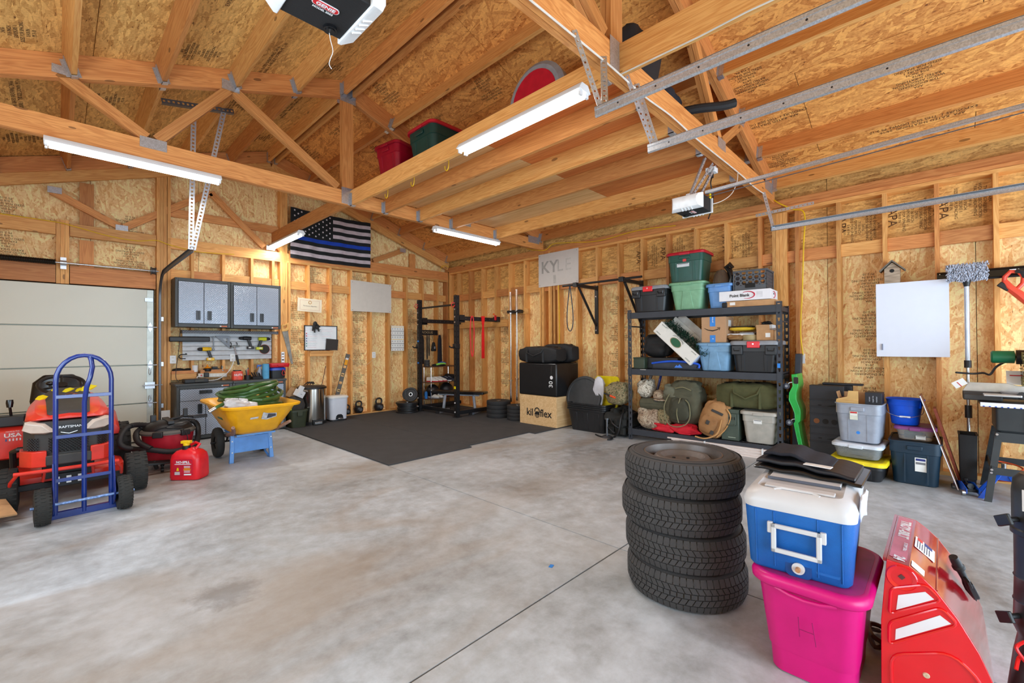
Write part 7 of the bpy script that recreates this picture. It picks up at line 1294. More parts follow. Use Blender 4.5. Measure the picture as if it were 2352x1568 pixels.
t = rope('digging_tool', 'grey curved tool handle leaning behind the left post of the shelving', [(-.42, -5.05, .45), (-.36, -5.10, .70), (-.26, -5.14, .95)], .02, DGAL, 'tool handle'); t = rope('digging_tool', 'black and blue tool handle leaning behind the left post of the shelving', [(-.30, -5.20, .58), (-.26, -5.22, .72), (-.20, -5.25, .94)], .018, BLUEP, 'tool handle')
t = thing('baseboard_stack', 'stack of white trim boards on the floor under the shelving', 'boards', (-.42, -6.18, 0), SR)
for k in range(7): box('trim_board', (.0 + .03 * ((k * 5) % 3), .01 * (k % 2), .008 + k * .0155), (1.35 - .02 * (k % 3), .30, .0145), mat('trim_white', (226, 212, 204), .6), t)
for x in (-.2, .45): box('tie', (x, 0, .06), (.012, .32, .115), WHT, t)
rope('loose_tie', 'thin white plastic tie curling on the floor by the trim boards', [(-.62, -6.62, .01), (-.72, -6.66, .03), (-.80, -6.72, .01), (-.84, -6.70, .01)], .003, WHT, 'tie')
# ================================================================ RIGHT END
t = tote('dark red tote at the far left of the storage loft', (-3.36, -3.50, 3.30), -PI / 2 + .15, .40, .52, .40, mat('tote_crimson', (150, 8, 34), .4), mat('tote_crimson', (150, 8, 34)), .84)
t = tote('dark green tote with red lid on the storage loft', (-3.22, -4.10, 3.30), -PI / 2, .48, .62, .44, mat('tote_pine', (22, 62, 54), .45), mat('lid_red', (190, 26, 46)), .84)
t = thing('round_tub', 'red round tub with grey lid lying on the loft behind the tube light', 'tub', (-3.15, -5.42, 3.652), rot=(0, R(90), 0)); b_ = MB(); b_.lathe([(.001, -.004), (.27, -.004), (.27, 0), (.001, 0)], 32); b_.build('body', mat('tub_red', (200, 24, 50), .4), t); b_ = MB(); b_.lathe([(.001, .0), (.31, 0), (.35, .03), (.34, .12), (.30, .2), (.001, .2)], 32); b_.build('rim', GRY, t)
t = blob('black_bag', 'black bag on the loft behind the king post of the near truss', 'bag', (-2.95, -6.30, 3.30), mat('bag_black', (30, 30, 32)), .24, (1.0, .85, 1.25), 41)
t = blob('black_bag', 'dark navy bag lying at the loft edge by the near truss', 'bag', (-2.48, -6.33, 3.30), mat('bag_navy', (26, 30, 42), .8, bump=.5, bscale=20), .21, (1.1, .8, .75), 42)
t = rope('rolled_tarp', 'end of a black rolled tarp poking out through the near truss', [(-2.45, -6.35, 3.40), (-2.34, -6.6, 3.42), (-2.22, -6.80, 3.42), (-2.16, -6.88, 3.44)], .038, mat('bag_black', (30, 30, 32)), 'tarp', 10)
t = thing('wall_locker', 'white square wall cabinet with small slot handle', 'cabinet', (-.02, -7.93, 1.20), -PI / 2); b_ = MB(); b_.b2((-.28, -.10, 0), (.27, 0, .77)); b_.build('carcass', mat('locker_white', (224, 230, 244), .35, var=.01), t, bevel=.002); box('door', (-.005, -.112, .385), (.56, .02, .775), mat('locker_white', (224, 230, 244)), t, bevel=.002); b_ = MB(); b_.box((0, -.006, 0), (.010, .012, .065)); b_.build('slot_handle', mat('handle_blue_grey', (120, 128, 150), .3), t, (-.235, -.123, .10))
t = thing('birdhouse', 'weathered wooden birdhouse standing on the white wall cabinet', 'birdhouse', (-.09, -7.78, 1.972), -PI / 2); GW = wood('weathered', (120, 104, 86), (176, 156, 134), knots=False)
b_ = MB(); b_.prism([(-.062, 0), (.062, 0), (.062, .15), (0, .215), (-.062, .15)], -.06, .06, 'Y'); b_.build('house', GW, t, smooth=False)
MB().cyl((0, -.0605, .128), (0, -.063, .128), .019, n=20).build('entry_hole', INK, t)
for s in (-1, 1): o = box('roof_board', (s * .050, -.005, .183), (.148, .155, .012), mat('roof_grey', (112, 104, 92), .8, var=.3), t, rot=(0, s * R(46), 0))
t = thing('wall_rail', 'long black metal storage rail high on the right wall', 'rail', (-.02, -8.45, 2.0), -PI / 2); b_ = MB(); b_.loft([[Vector((x, y, z)) for y, z in ((0, -.05), (-.02, -.05), (-.025, -.035), (-.015, -.03), (-.015, .03), (-.025, .035), (-.02, .05), (0, .05))] for x in (-.33, .5)]); b_.build('channel', BLKG, t, ang=20); box('label', (.19, -.022, .01), (.06, .004, .03), PAPER, t); [MB().cyl((x, -.02, .03), (x, -.026, .03), .005, n=8).build('screw', STEEL, t) for x in (-.31, .3)]
t = thing('mop', 'extendable pole brush with shaggy grey head, hung head up on the wall rail', 'mop', (-.17, -8.325, 0), -PI / 2);
for r_, a, c, m_, nm_ in ((.013, .35, 1.16, STEEL, 'pole'), (.018, 1.13, 1.89, mat('pole_bluegrey', (190, 200, 216), .3, .5), 'pole'), (.026, 1.10, 1.17, BLK, 'collar'), (.026, .62, .74, BLK, 'collar')): MB().cyl((0, 0, a), (0, 0, c), r_, n=14).build(nm_, m_, t)
MB().lathe([(.001, 1.88), (.02, 1.88), (.035, 1.95), (.001, 1.95)], 12).build('socket', BLK, t); box('backing', (0, 0, 2.01), (.24, .05, .07), BLK, t, bevel=.01)
random.seed(13); b_ = MB()
for i in range(950):
    x = random.uniform(-.13, .13); z = random.uniform(1.955, 2.085); p = Vector((x, -.02, z)); d = Vector((random.uniform(-.3, .3) + x * 1.2, -1, random.uniform(-.5, .3) + (z - 2.02) * 6)).normalized(); e = p + d * random.uniform(.03, .05); e2 = e + Vector((random.uniform(-.008, .008), -.004, -.014)); b_.tube([p, (p + e) / 2 + Vector((0, -.004, .004)), e, e2], .0042, 4)
o = b_.build('yarn', [mat('yarn_grey', (176, 182, 196), .9, var=.35, scale=60)], t); o['kind'] = 'stuff'
t = thing('hedge_saw', 'orange and black battery saw hanging from the wall rail at the right edge', 'saw', (-.12, -8.63, 1.86), -PI / 2); OR_ = mat('tool_orange', (228, 74, 52), .4); b_ = MB(); b_.tube([(-.06, 0, .04), (-.055, 0, .09), (-.02, 0, .135), (.03, 0, .13), (.06, 0, .08), (.055, 0, .02), (.02, 0, -.03)], .018, 10); b_.build('grip_loop', OR_, t); b_ = MB(); b_.tube([(-.06, 0, .05), (-.03, 0, -.01), (.03, 0, -.08), (.10, 0, -.18)], [.025, .032, .036, .03], 10); b_.build('body', OR_, t); box('battery', (-.06, 0, -.0), (.09, .05, .045), BLK, t, rot=(0, .75, 0), bevel=.006); b_ = MB(); b_.tube([(.01, -.005, .14), (.05, -.005, .12), (.07, -.005, .07)], .021, 8); b_.build('grip_pad', BLK, t)
t = thing('mechanics_creeper', 'bright green mechanic\'s creeper board with casters leaning on the wall', 'creeper', (-.30, -7.02, 0), -PI / 2); CG = mat('creeper_green', (20, 176, 66), .3, coat=.2)
prof = [(-.10, .99, .05), (-.09, .86, .055), (-.125, .78, .07), (-.13, .70, .075), (-.09, .60, .07), (-.075, .55, .06), (-.07, .46, .05), (-.085, .44, .045), (-.06, .30, .04), (-.03, .14, .04), (.015, .10, .03), (.035, .0, .025)]
b_ = MB(); rg = []
for x, z, w_ in prof: rg.append([Vector((x, y, z)) for y in (-.16, -.15)] + [Vector((x + w_, y, z + .008)) for y in (-.155, .10, .12)] + [Vector((x, .12, z))])
b_.loft(rg); b_.build('board', CG, t, bevel=.006); b_ = MB(); b_.rr([(0, .045, .075, .012), (.004, .045, .075, .012)], 4); b_.build('headrest_window', BLKG, t, (-.055, -.162, .925), (PI / 2, 0, 0))
for x, z in ((-.125, .885), (-.10, .47)):
    b_ = MB(); b_.tube([(x + .04, -.13, z + .02), (x, -.13, z + .01), (x - .02, -.13, z - .02)], .008, 6); b_.build('caster_fork', STEEL, t); b_ = MB(); b_.lathe([(.001, -.012), (.018, -.012), (.034, -.010), (.034, .010), (.018, .012), (.001, .012)], 20, (x - .03, -.13, z - .03), 'Y'); b_.build('caster', mat('caster_grey', (60, 62, 76), .4), t); MB().lathe([(.001, -.014), (.015, -.014), (.015, .014), (.001, .014)], 14, (x - .03, -.13, z - .03), 'Y').build('caster_hub', GRY, t)
t = thing('dark_board', 'dark flat board standing between shelving and green creeper', 'board', (-.10, -6.93, 0), -PI / 2); b_ = MB(); b_.loft([[Vector((x + (1.25 - z) * -.04, y, z)) for x, y in ((-.03, -.06), (.03, -.06), (.03, .03), (-.03, .03))] for z in (0, 1.22)]); b_.build('plank', SH_BLK, t, bevel=.003)
RP = mat('ramp_black', (36, 37, 42), .6)
for k, (dx, lab) in enumerate(((0, 'black plastic car ramp standing on end, in front'), (.14, 'black plastic car ramp standing on end, behind its twin'))):
    t = thing('car_ramp', lab, 'ramp', (-.37 + dx, -7.24 - .05 * k, 0), -PI / 2)
    b_ = MB(); b_.loft([[Vector((x, y, z)) for x, y in ((-.155, -.06), (.155, -.06), (.155, yb_), (-.155, yb_))] for z, yb_ in ((0, -.02), (.3, .0), (.72, .05), (.78, .06), (.88, .06))]); b_.build('body', RP, t, bevel=.005)
    if k == 0:
        for z in (.10, .26, .34, .42, .56, .64, .72): b_ = MB(); b_.b2((-.158, -.068, z), (.158, -.058, z + .012)); b_.build('cross_rib', RP, t, bevel=.002)
        for z, w_ in ((.66, .10), (.30, .10)): b_ = MB(); b_.prism([(.0, 0), (.09, .022), (.09, -.012)], -.064, -.059, 'Y'); b_.build('triangle_slot', INK, t, (.0, 0, z)); box('square_slot', (-.06, -.0615, z + .005), (.03, .004, .012), INK, t)
        for x, m_ in ((-.09, mat('ochre_glimpse', (120, 72, 36), .8)), (-.01, INK), (.07, INK)): b_ = MB(); b_.lathe([(.001, 0), (.028, 0), (.028, .003), (.001, .003)], 16, (x, -.064, .49), 'Y'); b_.build('round_slot', m_, t)
        b_ = MB(); b_.prism([(-.02, 0), (.02, 0), (0, .14)], -.064, -.059, 'Y'); b_.build('taper_slot', INK, t, (-.03, 0, .01))
t = box('ramp_top_board', (-.24, -7.36, .893), (.36, .10, .02), RP, None, rz=-PI / 2, bevel=.006); tag(t, 'dark plank lying across the tops of the two black ramps', 'plank')
t = tote('black tote with yellow lid, lowest of the stack in front of the ramps', (-.55, -7.545, 0), -PI / 2 - .05, .42, .52, .195, TBK, YLD, .88, ribs=True, lidh=.03)
m, nt, b = newmat('clear_plastic'); b.inputs['Base Color'].default_value = (.80, .84, .84, 1); b.inputs['Transmission Weight'].default_value = .75; b.inputs['Roughness'].default_value = .25; b.inputs['IOR'].default_value = 1.12; CLR = m
t = tote('shallow clear tote with white lid, middle of the stack under the grey tote', (-.53, -7.54, .197), -PI / 2 - .05, .37, .46, .15, CLR, mat('lid_frost', (214, 222, 232), .35), .9, ribs=False, recess=False, lidh=.025)
b_ = MB(); b_.lathe([(.022, 0), (.03, 0), (.03, .004), (.022, .004)], 20, (0, 0, 0), 'Y'); b_.build('round_seal', WHT, t, (-.12, -.205, .075)); MB().lathe([(.034, 0), (.038, 0), (.038, .004), (.034, .004)], 20, (-.12, -.205, .075), 'Y').build('seal_ring', WHT, t)
t = thing('clear_tote_contents', 'dark small parts seen inside the shallow clear tote', 'contents', (-.53, -7.54, .206), -PI / 2 - .05); b_ = MB(); lump(b_, (0, 0, .035), .12, (1.1, 1.3, .28), 50, amp=.2); b_.build('parts', mat('parts_grey', (110, 106, 96), .8, var=.4), t)
t = tote('tall grey tote with barcode sticker, loaded with open cartons', (-.50, -7.55, .349), -PI / 2 - .05, .37, .44, .39, TGR, None, .84, ribs=False); sticker(t, -.03, .27, .065, .085, -.211, (mat('label_olive', (210, 212, 196), .6), RED, PAPER), -.05)
for sx in (-1, 1): b_ = MB(); b_.loft([[Vector((sx * .075 + x, -.22 * q - .003, z)) for x in (-.006, .006)] + [Vector((sx * .075 + x, -.22 * q + .01, z)) for x in (.006, -.006)] for z, q in ((.02, .85), (.36, .98))]); b_.build('seam', TGR, t)
b_ = MB(); b_.lathe([(.001, 0), (.016, 0), (.016, .002), (.001, .002)], 8, (0, 0, 0), 'Y'); b_.build('blue_sticker', mat('tape_blue', (40, 130, 220)), t, (.0, -.195, .10))
t = thing('open_carton', 'open tan carton with folded flaps sitting in the grey tote', 'box', (-.52, -7.50, .66), -PI / 2 - .05); box('front_panel', (-.04, -.16, .04), (.18, .012, .12), mat('carton_yellowtan', (206, 166, 104), .8), t); b_ = MB(); b_.prism([(-.13, .0), (.05, .0), (.05, .14), (-.03, .14), (-.04, .08), (-.13, .05)], -.15, -.145, 'Y'); b_.build('stepped_panel', mat('carton_yellowtan', (206, 166, 104)), t, (0, -.0, .06)); box('side_flap', (-.13, .0, .12), (.004, .14, .12), CARD, t, rot=(0, -.25, 0)); box('back_panel', (.0, .10, .10), (.24, .004, .14), CARD, t); b_ = MB(); lump(b_, (-.08, .0, .08), .05, (1, 1, .8), 60); b_.build('contents', mat('burgundy', (90, 40, 34), .8), t)
t = thing('black_carton', 'black carton with small white print in the grey tote', 'box', (-.56, -7.66, .72), -PI / 2 - .05); box('carton', (0, 0, .065), (.13, .16, .13), mat('carton_black', (28, 30, 38), .5), t, bevel=.002)
for k in range(3): o = text('lettering', ('screen', 'repair kit', 'monitor')[k], .018, mat('print_pale', (190, 196, 206), .7), t, (-.03 + k * .028, -.0815, .065)); o.rotation_euler = (PI / 2, -PI / 2, 0)
t = tote('large dark navy tote under the purple-lidded box', (-.40, -7.955, 0), -PI / 2, .37, .52, .41, TNV, None, .86, ribs=False, lidh=.03); sticker(t, .04, .20, .08, .13, -.235, (PAPER, mat('label_navy', (40, 50, 120), .6), mat('ink_mid', (120, 120, 124))), -.05); [box('seam', (x, -.252, .2), (.01, .012, .34), TNV, t, rot=(-.08, 0, 0)) for x in (-.07, .09)]
b_ = MB(); b_.rr([(.385, .36, .50, .07), (.40, .36, .50, .07)], 6); b_.build('inner_lid', mat('lid_navy_dark', (20, 30, 40), .5), t)
t = tote('small clear box with purple lid holding red-capped bottles', (-.38, -7.955, .402), -PI / 2, .27, .32, .135, CLR, mat('lid_purple', (132, 66, 126), .45), .88, ribs=False, recess=False, lidh=.02); sticker(t, .04, .035, .07, .035, -.145, (PAPER, mat('ink_mid', (120, 120, 124))), -.1)
for k in range(3): u = thing('bottle', '%s red-capped bottle lying inside the purple-lidded clear box' % ('lower', 'upper', 'rear')[k], 'bottle', (-.47 + .06 * (k == 2), -7.955, .43 + .035 * (k % 2)), -PI / 2); MB().lathe([(.001, -.08), (.014, -.08), (.015, .04), (.008, .055), (.001, .055)], 12, (0, 0, 0), 'X').build('bottle_body', mat('bottle_clearish', (150, 120, 110), .3), u); MB().cyl((.055, 0, 0), (.075, 0, 0), .010, n=12).build('cap', RED, u)
t = thing('bucket', 'bright blue plastic mop bucket with wire handle on the purple lid', 'bucket', (-.40, -7.88, .54), -PI / 2); BKB = mat('bucket_blue', (10, 84, 214), .35); b_ = MB(); b_.rr([(0, .20, .20, .09), (.01, .21, .21, .09), (.19, .255, .26, .11), (.192, .27, .275, .115), (.235, .285, .29, .12), (.245, .30, .305, .13), (.25, .29, .295, .12), (.24, .27, .275, .115), (.02, .19, .19, .08)], 8); b_.build('pail', BKB, t, ang=40)
rope('wire_handle', '', [(-.14, 0, .20), (-.13, -.10, .12), (-.04, -.145, .085), (.05, -.145, .085), (.13, -.10, .12), (.14, 0, .20)], .0025, STEEL, parent=t, tagit=False); MB().cyl((-.035, -.145, .085), (.045, -.145, .085), .008, n=10).build('grip', WHT, t); box('divider', (.05, 0, .2), (.004, .25, .06), BKB, t, rz=.6)
t = thing('leaning_board', 'thin brown-faced panel with white edge leaning beside the navy tote', 'board', (-.18, -8.02, 0), 0); BR_ = wood('walnut_panel', (104, 62, 46), (146, 94, 70), knots=False)
b_ = MB(); b_.loft([[Vector((x, .01 - (1 - z / .86) * .0 + y, z)) for x, y in ((-.22, 0), (.06, 0), (.06, -.012), (-.22, -.012))] for z in (0.0, .86)]); o = b_.build('panel', BR_, t);
bpy.context.view_layer.update()
t.rotation_euler = (R(-16.5), 0, 0); t.location = (-.41, -8.245, .02)
box('white_edge', (-.222, .004, .43), (.003, .007, .86), WHT, t)
t = thing('leaning_board', 'reddish wooden board leaning behind the thin white-edged panel', 'board', (-.32, -8.275, .02), 0, rot=(R(-14), 0, 0)); b_ = MB(); b_.b2((-.14, 0, 0), (.05, .02, .72)); b_.build('panel', wood('red_board', (130, 52, 34), (170, 84, 58), knots=False), t)
t = thing('black_bin', 'open black sheet bin standing under the mitre saw end', 'bin', (-.40, -8.31, .0), -PI / 2); b_ = MB(); b_.loft([rring(0, 0, z, w_, d, .01, 2) for z, w_, d in ((.10, .11, .2), (.50, .12, .22), (.505, .13, .24), (.50, .10, .20), (.12, .09, .18))]); b_.b2((-.05, -.09, 0), (.05, .09, .10)); b_.build('sheet_wall', BLKM, t)
t = thing('floor_jack', 'blue and black trolley jack on the floor under the saw bench', 'jack', (-.62, -8.30, 0), -PI / 2 + .3); t.scale = (.75, .6, .8); JB = mat('jack_blue', (20, 84, 190), .35, coat=.3)
for s in (-1, 1): b_ = MB(); b_.loft([[Vector((s * .055 + dx, y, z)) for y, z in ((-.18, .03), (.25, .04), (.25, .10), (.0, .13), (-.18, .08))] for dx in (-.004, .004)]); b_.build('side_frame', JB, t)
for y in (-.14, .2):
    for s in (-1, 1): MB().cyl((s * .075 - .015, y, .03), (s * .075 + .015, y, .03), .03, n=18).build('wheel', STEEL, t)
b_ = MB(); b_.cyl((0, -.1, .1), (0, .15, .07), .03); b_.box((0, .0, .06), (.09, .3, .03)); b_.cyl((0, .05, .1), (0, .05, .16), .02); b_.build('hydraulic', BLKG, t)
t = thing('jack_stand', 'blue steel jack stand on the floor beneath the table saw', 'jack stand', (-.60, -8.52, 0), -PI / 2); b_ = MB()
for s in (-1, 1):
    for u_ in (-1, 1): b_.loft([[Vector((s * (.035 + q * .11) + a, u_ * (.03 + q * .09) + c, .20 * (1 - q) + .002)) for a, c in ((-.018, -.012), (.018, -.012), (.018, .012), (-.018, .012))] for q in (0, 1)])
b_.b2((-.045, -.04, .16), (.045, .04, .24)); b_.build('frame', JB, t, bevel=.003); MB().cyl((0, 0, .24), (0, 0, .30), .016).build('ratchet_post', STEEL, t)
rope('extension_cable', 'coil of orange cord under the table saw', [(-.35 + .1 * math.cos(a * .9), -8.55 + .1 * math.sin(a * .9), .08 + .012 * a) for a in range(16)], .007, mat('cord_orange', (214, 80, 30), .6), 'cord')
TB = mat('saw_charcoal', (44, 48, 50), .5); t = thing('table_saw', 'black table saw on splayed legs with yellow dial at the right edge', 'table saw', (-.50, -8.80, 0), -PI / 2)
W2 = .42
b_ = MB(); b_.b2((-W2, -.24, .80), (W2, .28, .825)); b_.build('table_top', DKG, t, bevel=.003); b_ = MB(); b_.b2((-W2, -.262, .795), (W2, -.24, .83)); b_.build('ruler_rail', mat('rail_white', (226, 230, 236), .4), t)
for k in range(24): MB().cyl((-W2 + .02 + k * .035, -.263, .80), (-W2 + .02 + k * .035, -.265, .797), .006, n=8).build('wave_print', mat('wave_blue', (40, 90, 200), .5), t)
b_ = MB(); b_.loft([rring(0, 0, z, w_, d, .02, 3) for z, w_, d in ((.58, .62, .42), (.60, .66, .46), (.80, .66, .46))]); b_.build('body', TB, t, bevel=.004)
b_ = MB(); b_.b2((-.16, -.245, .61), (.28, -.232, .77)); b_.build('control_panel', mat('panel_grey', (156, 162, 166), .45), t, bevel=.003); MB().cyl((-.02, -.245, .695), (-.02, -.275, .695), .048, n=26).build('dial', mat('dial_yellow', (240, 190, 20), .4), t); MB().cyl((-.02, -.245, .695), (-.02, -.262, .695), .06, n=26).build('dial_rim', BLK, t); MB().cyl((-.075, -.245, .735), (-.075, -.268, .735), .018, n=16).build('knob', BLK, t)
box('switch', (-.10, -.25, .635), (.026, .016, .028), RED, t, bevel=.003); box('brand_plate', (.10, -.2335, .615), (.26, .004, .035), BLK, t); box('red_plate', (.06, -.237, .615), (.16, .004, .032), RED, t); text('lettering', 'RYOBI', .03, WHT, t, (.055, -.2395, .615), bold=.0008); box('paper_tag', (-.09, -.25, .70), (.06, .002, .03), PAPER, t, rot=(0, .5, 0))
for sx in (-1, 1):
    for sy in (-1, 1): b_ = MB(); b_.loft([[Vector((sx * (xx) + a, sy * yy_ + c, z)) for a, c in ((-.022, -.003), (.022, -.003), (.022, .022), (-.022, .022))] for xx, yy_, z in ((.31, .20, .58), (.385, .30, 0))]); b_.build('leg', TB, t)
    b_ = MB(); b_.loft([[Vector((sx * .36, s * .26, z)) for z in (.24, .30)] + [Vector((sx * .355, s * .26, z)) for z in (.30, .24)] for s in (-1, 1)]); b_.build('side_stretcher', TB, t)
for sy in (-1, 1): b_ = MB(); b_.b2((-.36, sy * .265 - .004, .23), (.36, sy * .265 + .004, .29)); b_.b2((-.33, sy * .21 - .004, .50), (.33, sy * .21 + .004, .58)); b_.build('stretcher', TB, t)
for sx in (-1, 1):
    for z in (.565, .27, .245): MB().cyl((sx * (.325 + (.565 - z) * .12), -.235 - (.565 - z) * .14, z), (sx * (.325 + (.565 - z) * .12), -.245 - (.565 - z) * .14, z), .009, n=10).build('bolt', BOLT, t)
MGN = mat('saw_green', (20, 112, 74), .4); t = thing('mitre_saw', 'green and silver mitre saw sitting on the table saw', 'mitre saw', (-.52, -8.62, .832), -PI / 2)
b_ = MB(); b_.b2((-.34, -.06, .02), (.34, .10, .07)); b_.build('base', DKG, t, bevel=.008); b_ = MB(); b_.loft([[Vector((x, y, z)) for x, z in ((-.34, .07), (.34, .07), (.34, .13), (.0, .13), (-.06, .15), (-.30, .15))] for y in (.03, .05)]); b_.build('fence', mat('cast_silver', (200, 204, 208), .3, .7), t, bevel=.002); b_ = MB(); b_.b2((-.34, -.10, .0), (-.10, .06, .055)); b_.build('front_foot', DKG, t, bevel=.01)
MB().cyl((.02, -.02, .055), (.02, -.02, .08), .13, n=28).build('turntable', GRY, t); b_ = MB(); b_.b2((-.22, -.22, .05), (.0, -.13, .07)); b_.build('mitre_arm', mat('cast_silver', (200, 204, 208)), t, bevel=.006)
MB().tube([(.0, -.13, .06), (.0, -.2, .07)], .028, 10).build('lock_knob', BLK, t)
b_ = MB(); b_.lathe([(.001, -.10), (.045, -.10), (.055, -.09), (.055, .04), (.001, .05)], 22, (-.06, .06, .38), 'X'); b_.build('motor', MGN, t); b_ = MB(); b_.lathe([(.001, .05), (.062, .05), (.062, .12), (.001, .13)], 20, (-.06, .06, .38), 'X'); b_.build('motor_cap', BLK, t)
b_ = MB(); b_.lathe([(.02, -.012), (.135, -.012), (.145, 0), (.135, .012), (.02, .012)], 30, (.03, -.02, .28), 'X'); b_.build('blade_guard', SMK, t)
for k in range(20): a = R(k * 18); b_ = MB(); b_.box((.03, -.02 + .115 * math.cos(a), .28 + .115 * math.sin(a)), (.032, .010, .06), Matrix.Rotation(a, 3, 'X') @ Matrix.Rotation(PI / 2, 3, 'X')); b_.build('guard_rib', mat('guard_amber', (150, 140, 90), .3), t)
b_ = MB(); b_.lathe([(.001, -.0015), (.12, -.0015), (.12, .0015), (.001, .0015)], 36, (.03, -.02, .28), 'X'); b_.build('blade', STEEL, t); b_ = MB(); b_.tube([(.05, .1, .1), (.07, .1, .25), (.06, .02, .40), (.06, -.06, .46), (.06, -.13, .42)], .026, 10); b_.build('arm_handle', BLK, t); b_ = MB(); b_.loft([rring(0, 0, z, .10, .08, .02, 3) for z in (.30, .44)]); b_.build('gear_case', mat('case_dark', (40, 44, 48), .4), t, (.09, .0, 0)); box('green_band', (.11, -.045, .34), (.10, .02, .03), MGN, t, bevel=.004)
box('warning_sheet', (.0, .055, .20), (.14, .004, .12), PAPER, t, rot=(-.2, 0, .1)); box('warning_line', (0.0, .050, .22), (.10, .003, .008), RED, t, rot=(-.2, 0, .1))
t = thing('hang_tag', 'folded white warning tag hanging at the left end of the mitre saw', 'tag', (-.53, -8.26, .97), -PI / 2, rot=(0, 0, -PI / 2)); box('card', (0, 0, 0), (.09, .003, .06), PAPER, t, rot=(0, -.6, 0)); box('red_line', (-.0, -.003, -.01), (.05, .001, .006), RED, t, rot=(0, .9, 0))
rope('power_cable', 'black cord lying on the wall side of the mitre saw', [(-.36, -8.24, 1.06), (-.30, -8.35, 1.05), (-.32, -8.42, 1.06), (-.36, -8.46, 1.05), (-.34, -8.50, 1.12), (-.38, -8.56, 1.17), (-.44, -8.60, 1.18)], .009, BLK, 'cord')
t = rope('dark_pole', 'thin black pole leaning on the wall behind the mop pole', [(-.16, -8.31, .42), (-.1, -8.27, .65), (-.04, -8.24, .92)], .012, BLK, 'pole') if False else None
# ================================================================ FOREGROUND
TY2 = mat('tyre_black', (64, 63, 64), .75, bump=.25, bscale=200); RIMB = mat('rim_grey', (112, 104, 100), .45, .5, var=.2)
def car_tyre(label, x, y, z, rz):
    t = thing('tyre', label, 'tyre', (x, y, z), rz); R_, Wd = .312, .185; h = Wd / 2
    prof = [(.205, .012), (.215, .004), (.25, .0), (.285, .008), (.300, .022), (.306, .035)] ; prof = prof + [(.306, Wd - .035), (.300, Wd - .022), (.285, Wd - .008), (.25, Wd), (.215, Wd - .004), (.205, Wd - .012), (.2, h), (.205, .012)]
    MB().lathe(prof, 72).build('carcass', TY2, t, ang=50)
    b_ = MB(); n_ = 60
    for k in range(n_):
        a = 2 * PI * k / n_
        def pt(r, a_, z_): return Vector((r * math.cos(a_), r * math.sin(a_), z_))
        da = 2 * PI / n_ * .42
        for (z0, z1, r0, r1, sh_, off) in ((.010, .046, .298, .3125, .0, 0), (.050, .078, .3125, .3135, .5, .3), (.082, .103, .3135, .3135, .0, .1), (.107, .135, .3135, .3125, -.5, .3), (.139, .175, .3125, .298, .0, .5)):
            a0 = a + off * 2 * PI / n_; s_ = sh_ * 2 * PI / n_
            lo = [pt(.295 if r0 < .305 else .304, a0 - da, z0), pt(.295 if r0 < .305 else .304, a0 + da, z0), pt(.304 if r1 > .305 else .295, a0 + da + s_, z1), pt(.304 if r1 > .305 else .295, a0 - da + s_, z1)]
            hi = [pt(r0, a0 - da, z0), pt(r0, a0 + da, z0), pt(r1, a0 + da + s_, z1), pt(r1, a0 - da + s_, z1)]
            b_.add(lo + hi, [(4, 5, 6, 7), (0, 1, 5, 4), (1, 2, 6, 5), (2, 3, 7, 6), (3, 0, 4, 7)])
    o = b_.build('tread_blocks', TY2, t, smooth=False);
    MB().lathe([(.262, Wd - .001), (.268, Wd + .0012), (.274, Wd - .0022)], 64).build('sidewall_ring', TY2, t)
    b_ = MB(); b_.lathe([(.200, .016), (.206, .020), (.206, Wd - .020), (.208, Wd - .008), (.200, Wd - .006), (.196, Wd - .03), (.188, .10), (.183, .09), (.17, .115), (.16, .140), (.138, .160), (.118, .160), (.10, .135), (.035, .125), (.035, .11), (.10, .12), (.12, .145), (.15, .125), (.18, .05), (.198, .016)], 48); o = b_.build('steel_rim', RIMB, t, ang=40)
    for k in range(10): a = 2 * PI * k / 10; b_ = MB(); b_.lathe([(.001, 0), (.014, 0), (.014, .002), (.001, .002)], 12); q = b_.build('rim_vent', INK, o, (.163 * math.cos(a), .163 * math.sin(a), .1385), (0, -.55, a)); q.rotation_euler = (0, 1.0, a)
    for k in range(5): a = 2 * PI * k / 5; MB().cyl((.065 * math.cos(a), .065 * math.sin(a), .129), (.065 * math.cos(a), .065 * math.sin(a), .1335), .009, n=10).build('lug_hole', INK, o)
    return t
FRW = (.717, .697); RT = (.697, -.717); cx0, cy0 = -3.82, -7.10
for k, (dx, lab) in enumerate(((.010, 'lowest winter tyre of the stack of four, on the concrete'), (.002, 'second winter tyre from the floor in the stack of four'), (-.018, 'third winter tyre from the floor in the stack of four'), (.0, 'topmost winter tyre of the stack, its steel rim showing'))):
    car_tyre(lab, cx0 + RT[0] * dx, cy0 + RT[1] * dx, .0005 + k * .1865, .4 * k)
PNK = mat('bin_pink', (212, 8, 120), .38, var=.05); PNKL = mat('bin_pink_dusty', (172, 40, 112), .45, var=.15)
t = thing('storage_tote', 'hot pink lidded tote under the blue cooler, with a letter scratched on it', 'storage bin', (-4.01, -7.765, 0), -PI / 2)
b_ = MB(); b_.rr([(0, .265, .36, .05), (.006, .28, .38, .055), (.10, .29, .395, .055), (.102, .30, .405, .055), (.37, .345, .50, .06), (.372, .35, .505, .06), (.395, .355, .51, .06)], 8); b_.build('body', PNK, t, ang=40)
b_ = MB(); b_.rr([(.375, .375, .545, .08), (.385, .395, .565, .085), (.405, .40, .57, .09), (.418, .385, .555, .085), (.424, .365, .535, .08), (.42, .34, .51, .075)], 8); b_.build('lid', [PNK], t, ang=60); b_ = MB(); b_.rr([(.419, .345, .515, .075), (.4225, .345, .515, .075)], 8); b_.build('lid_top', PNKL, t)
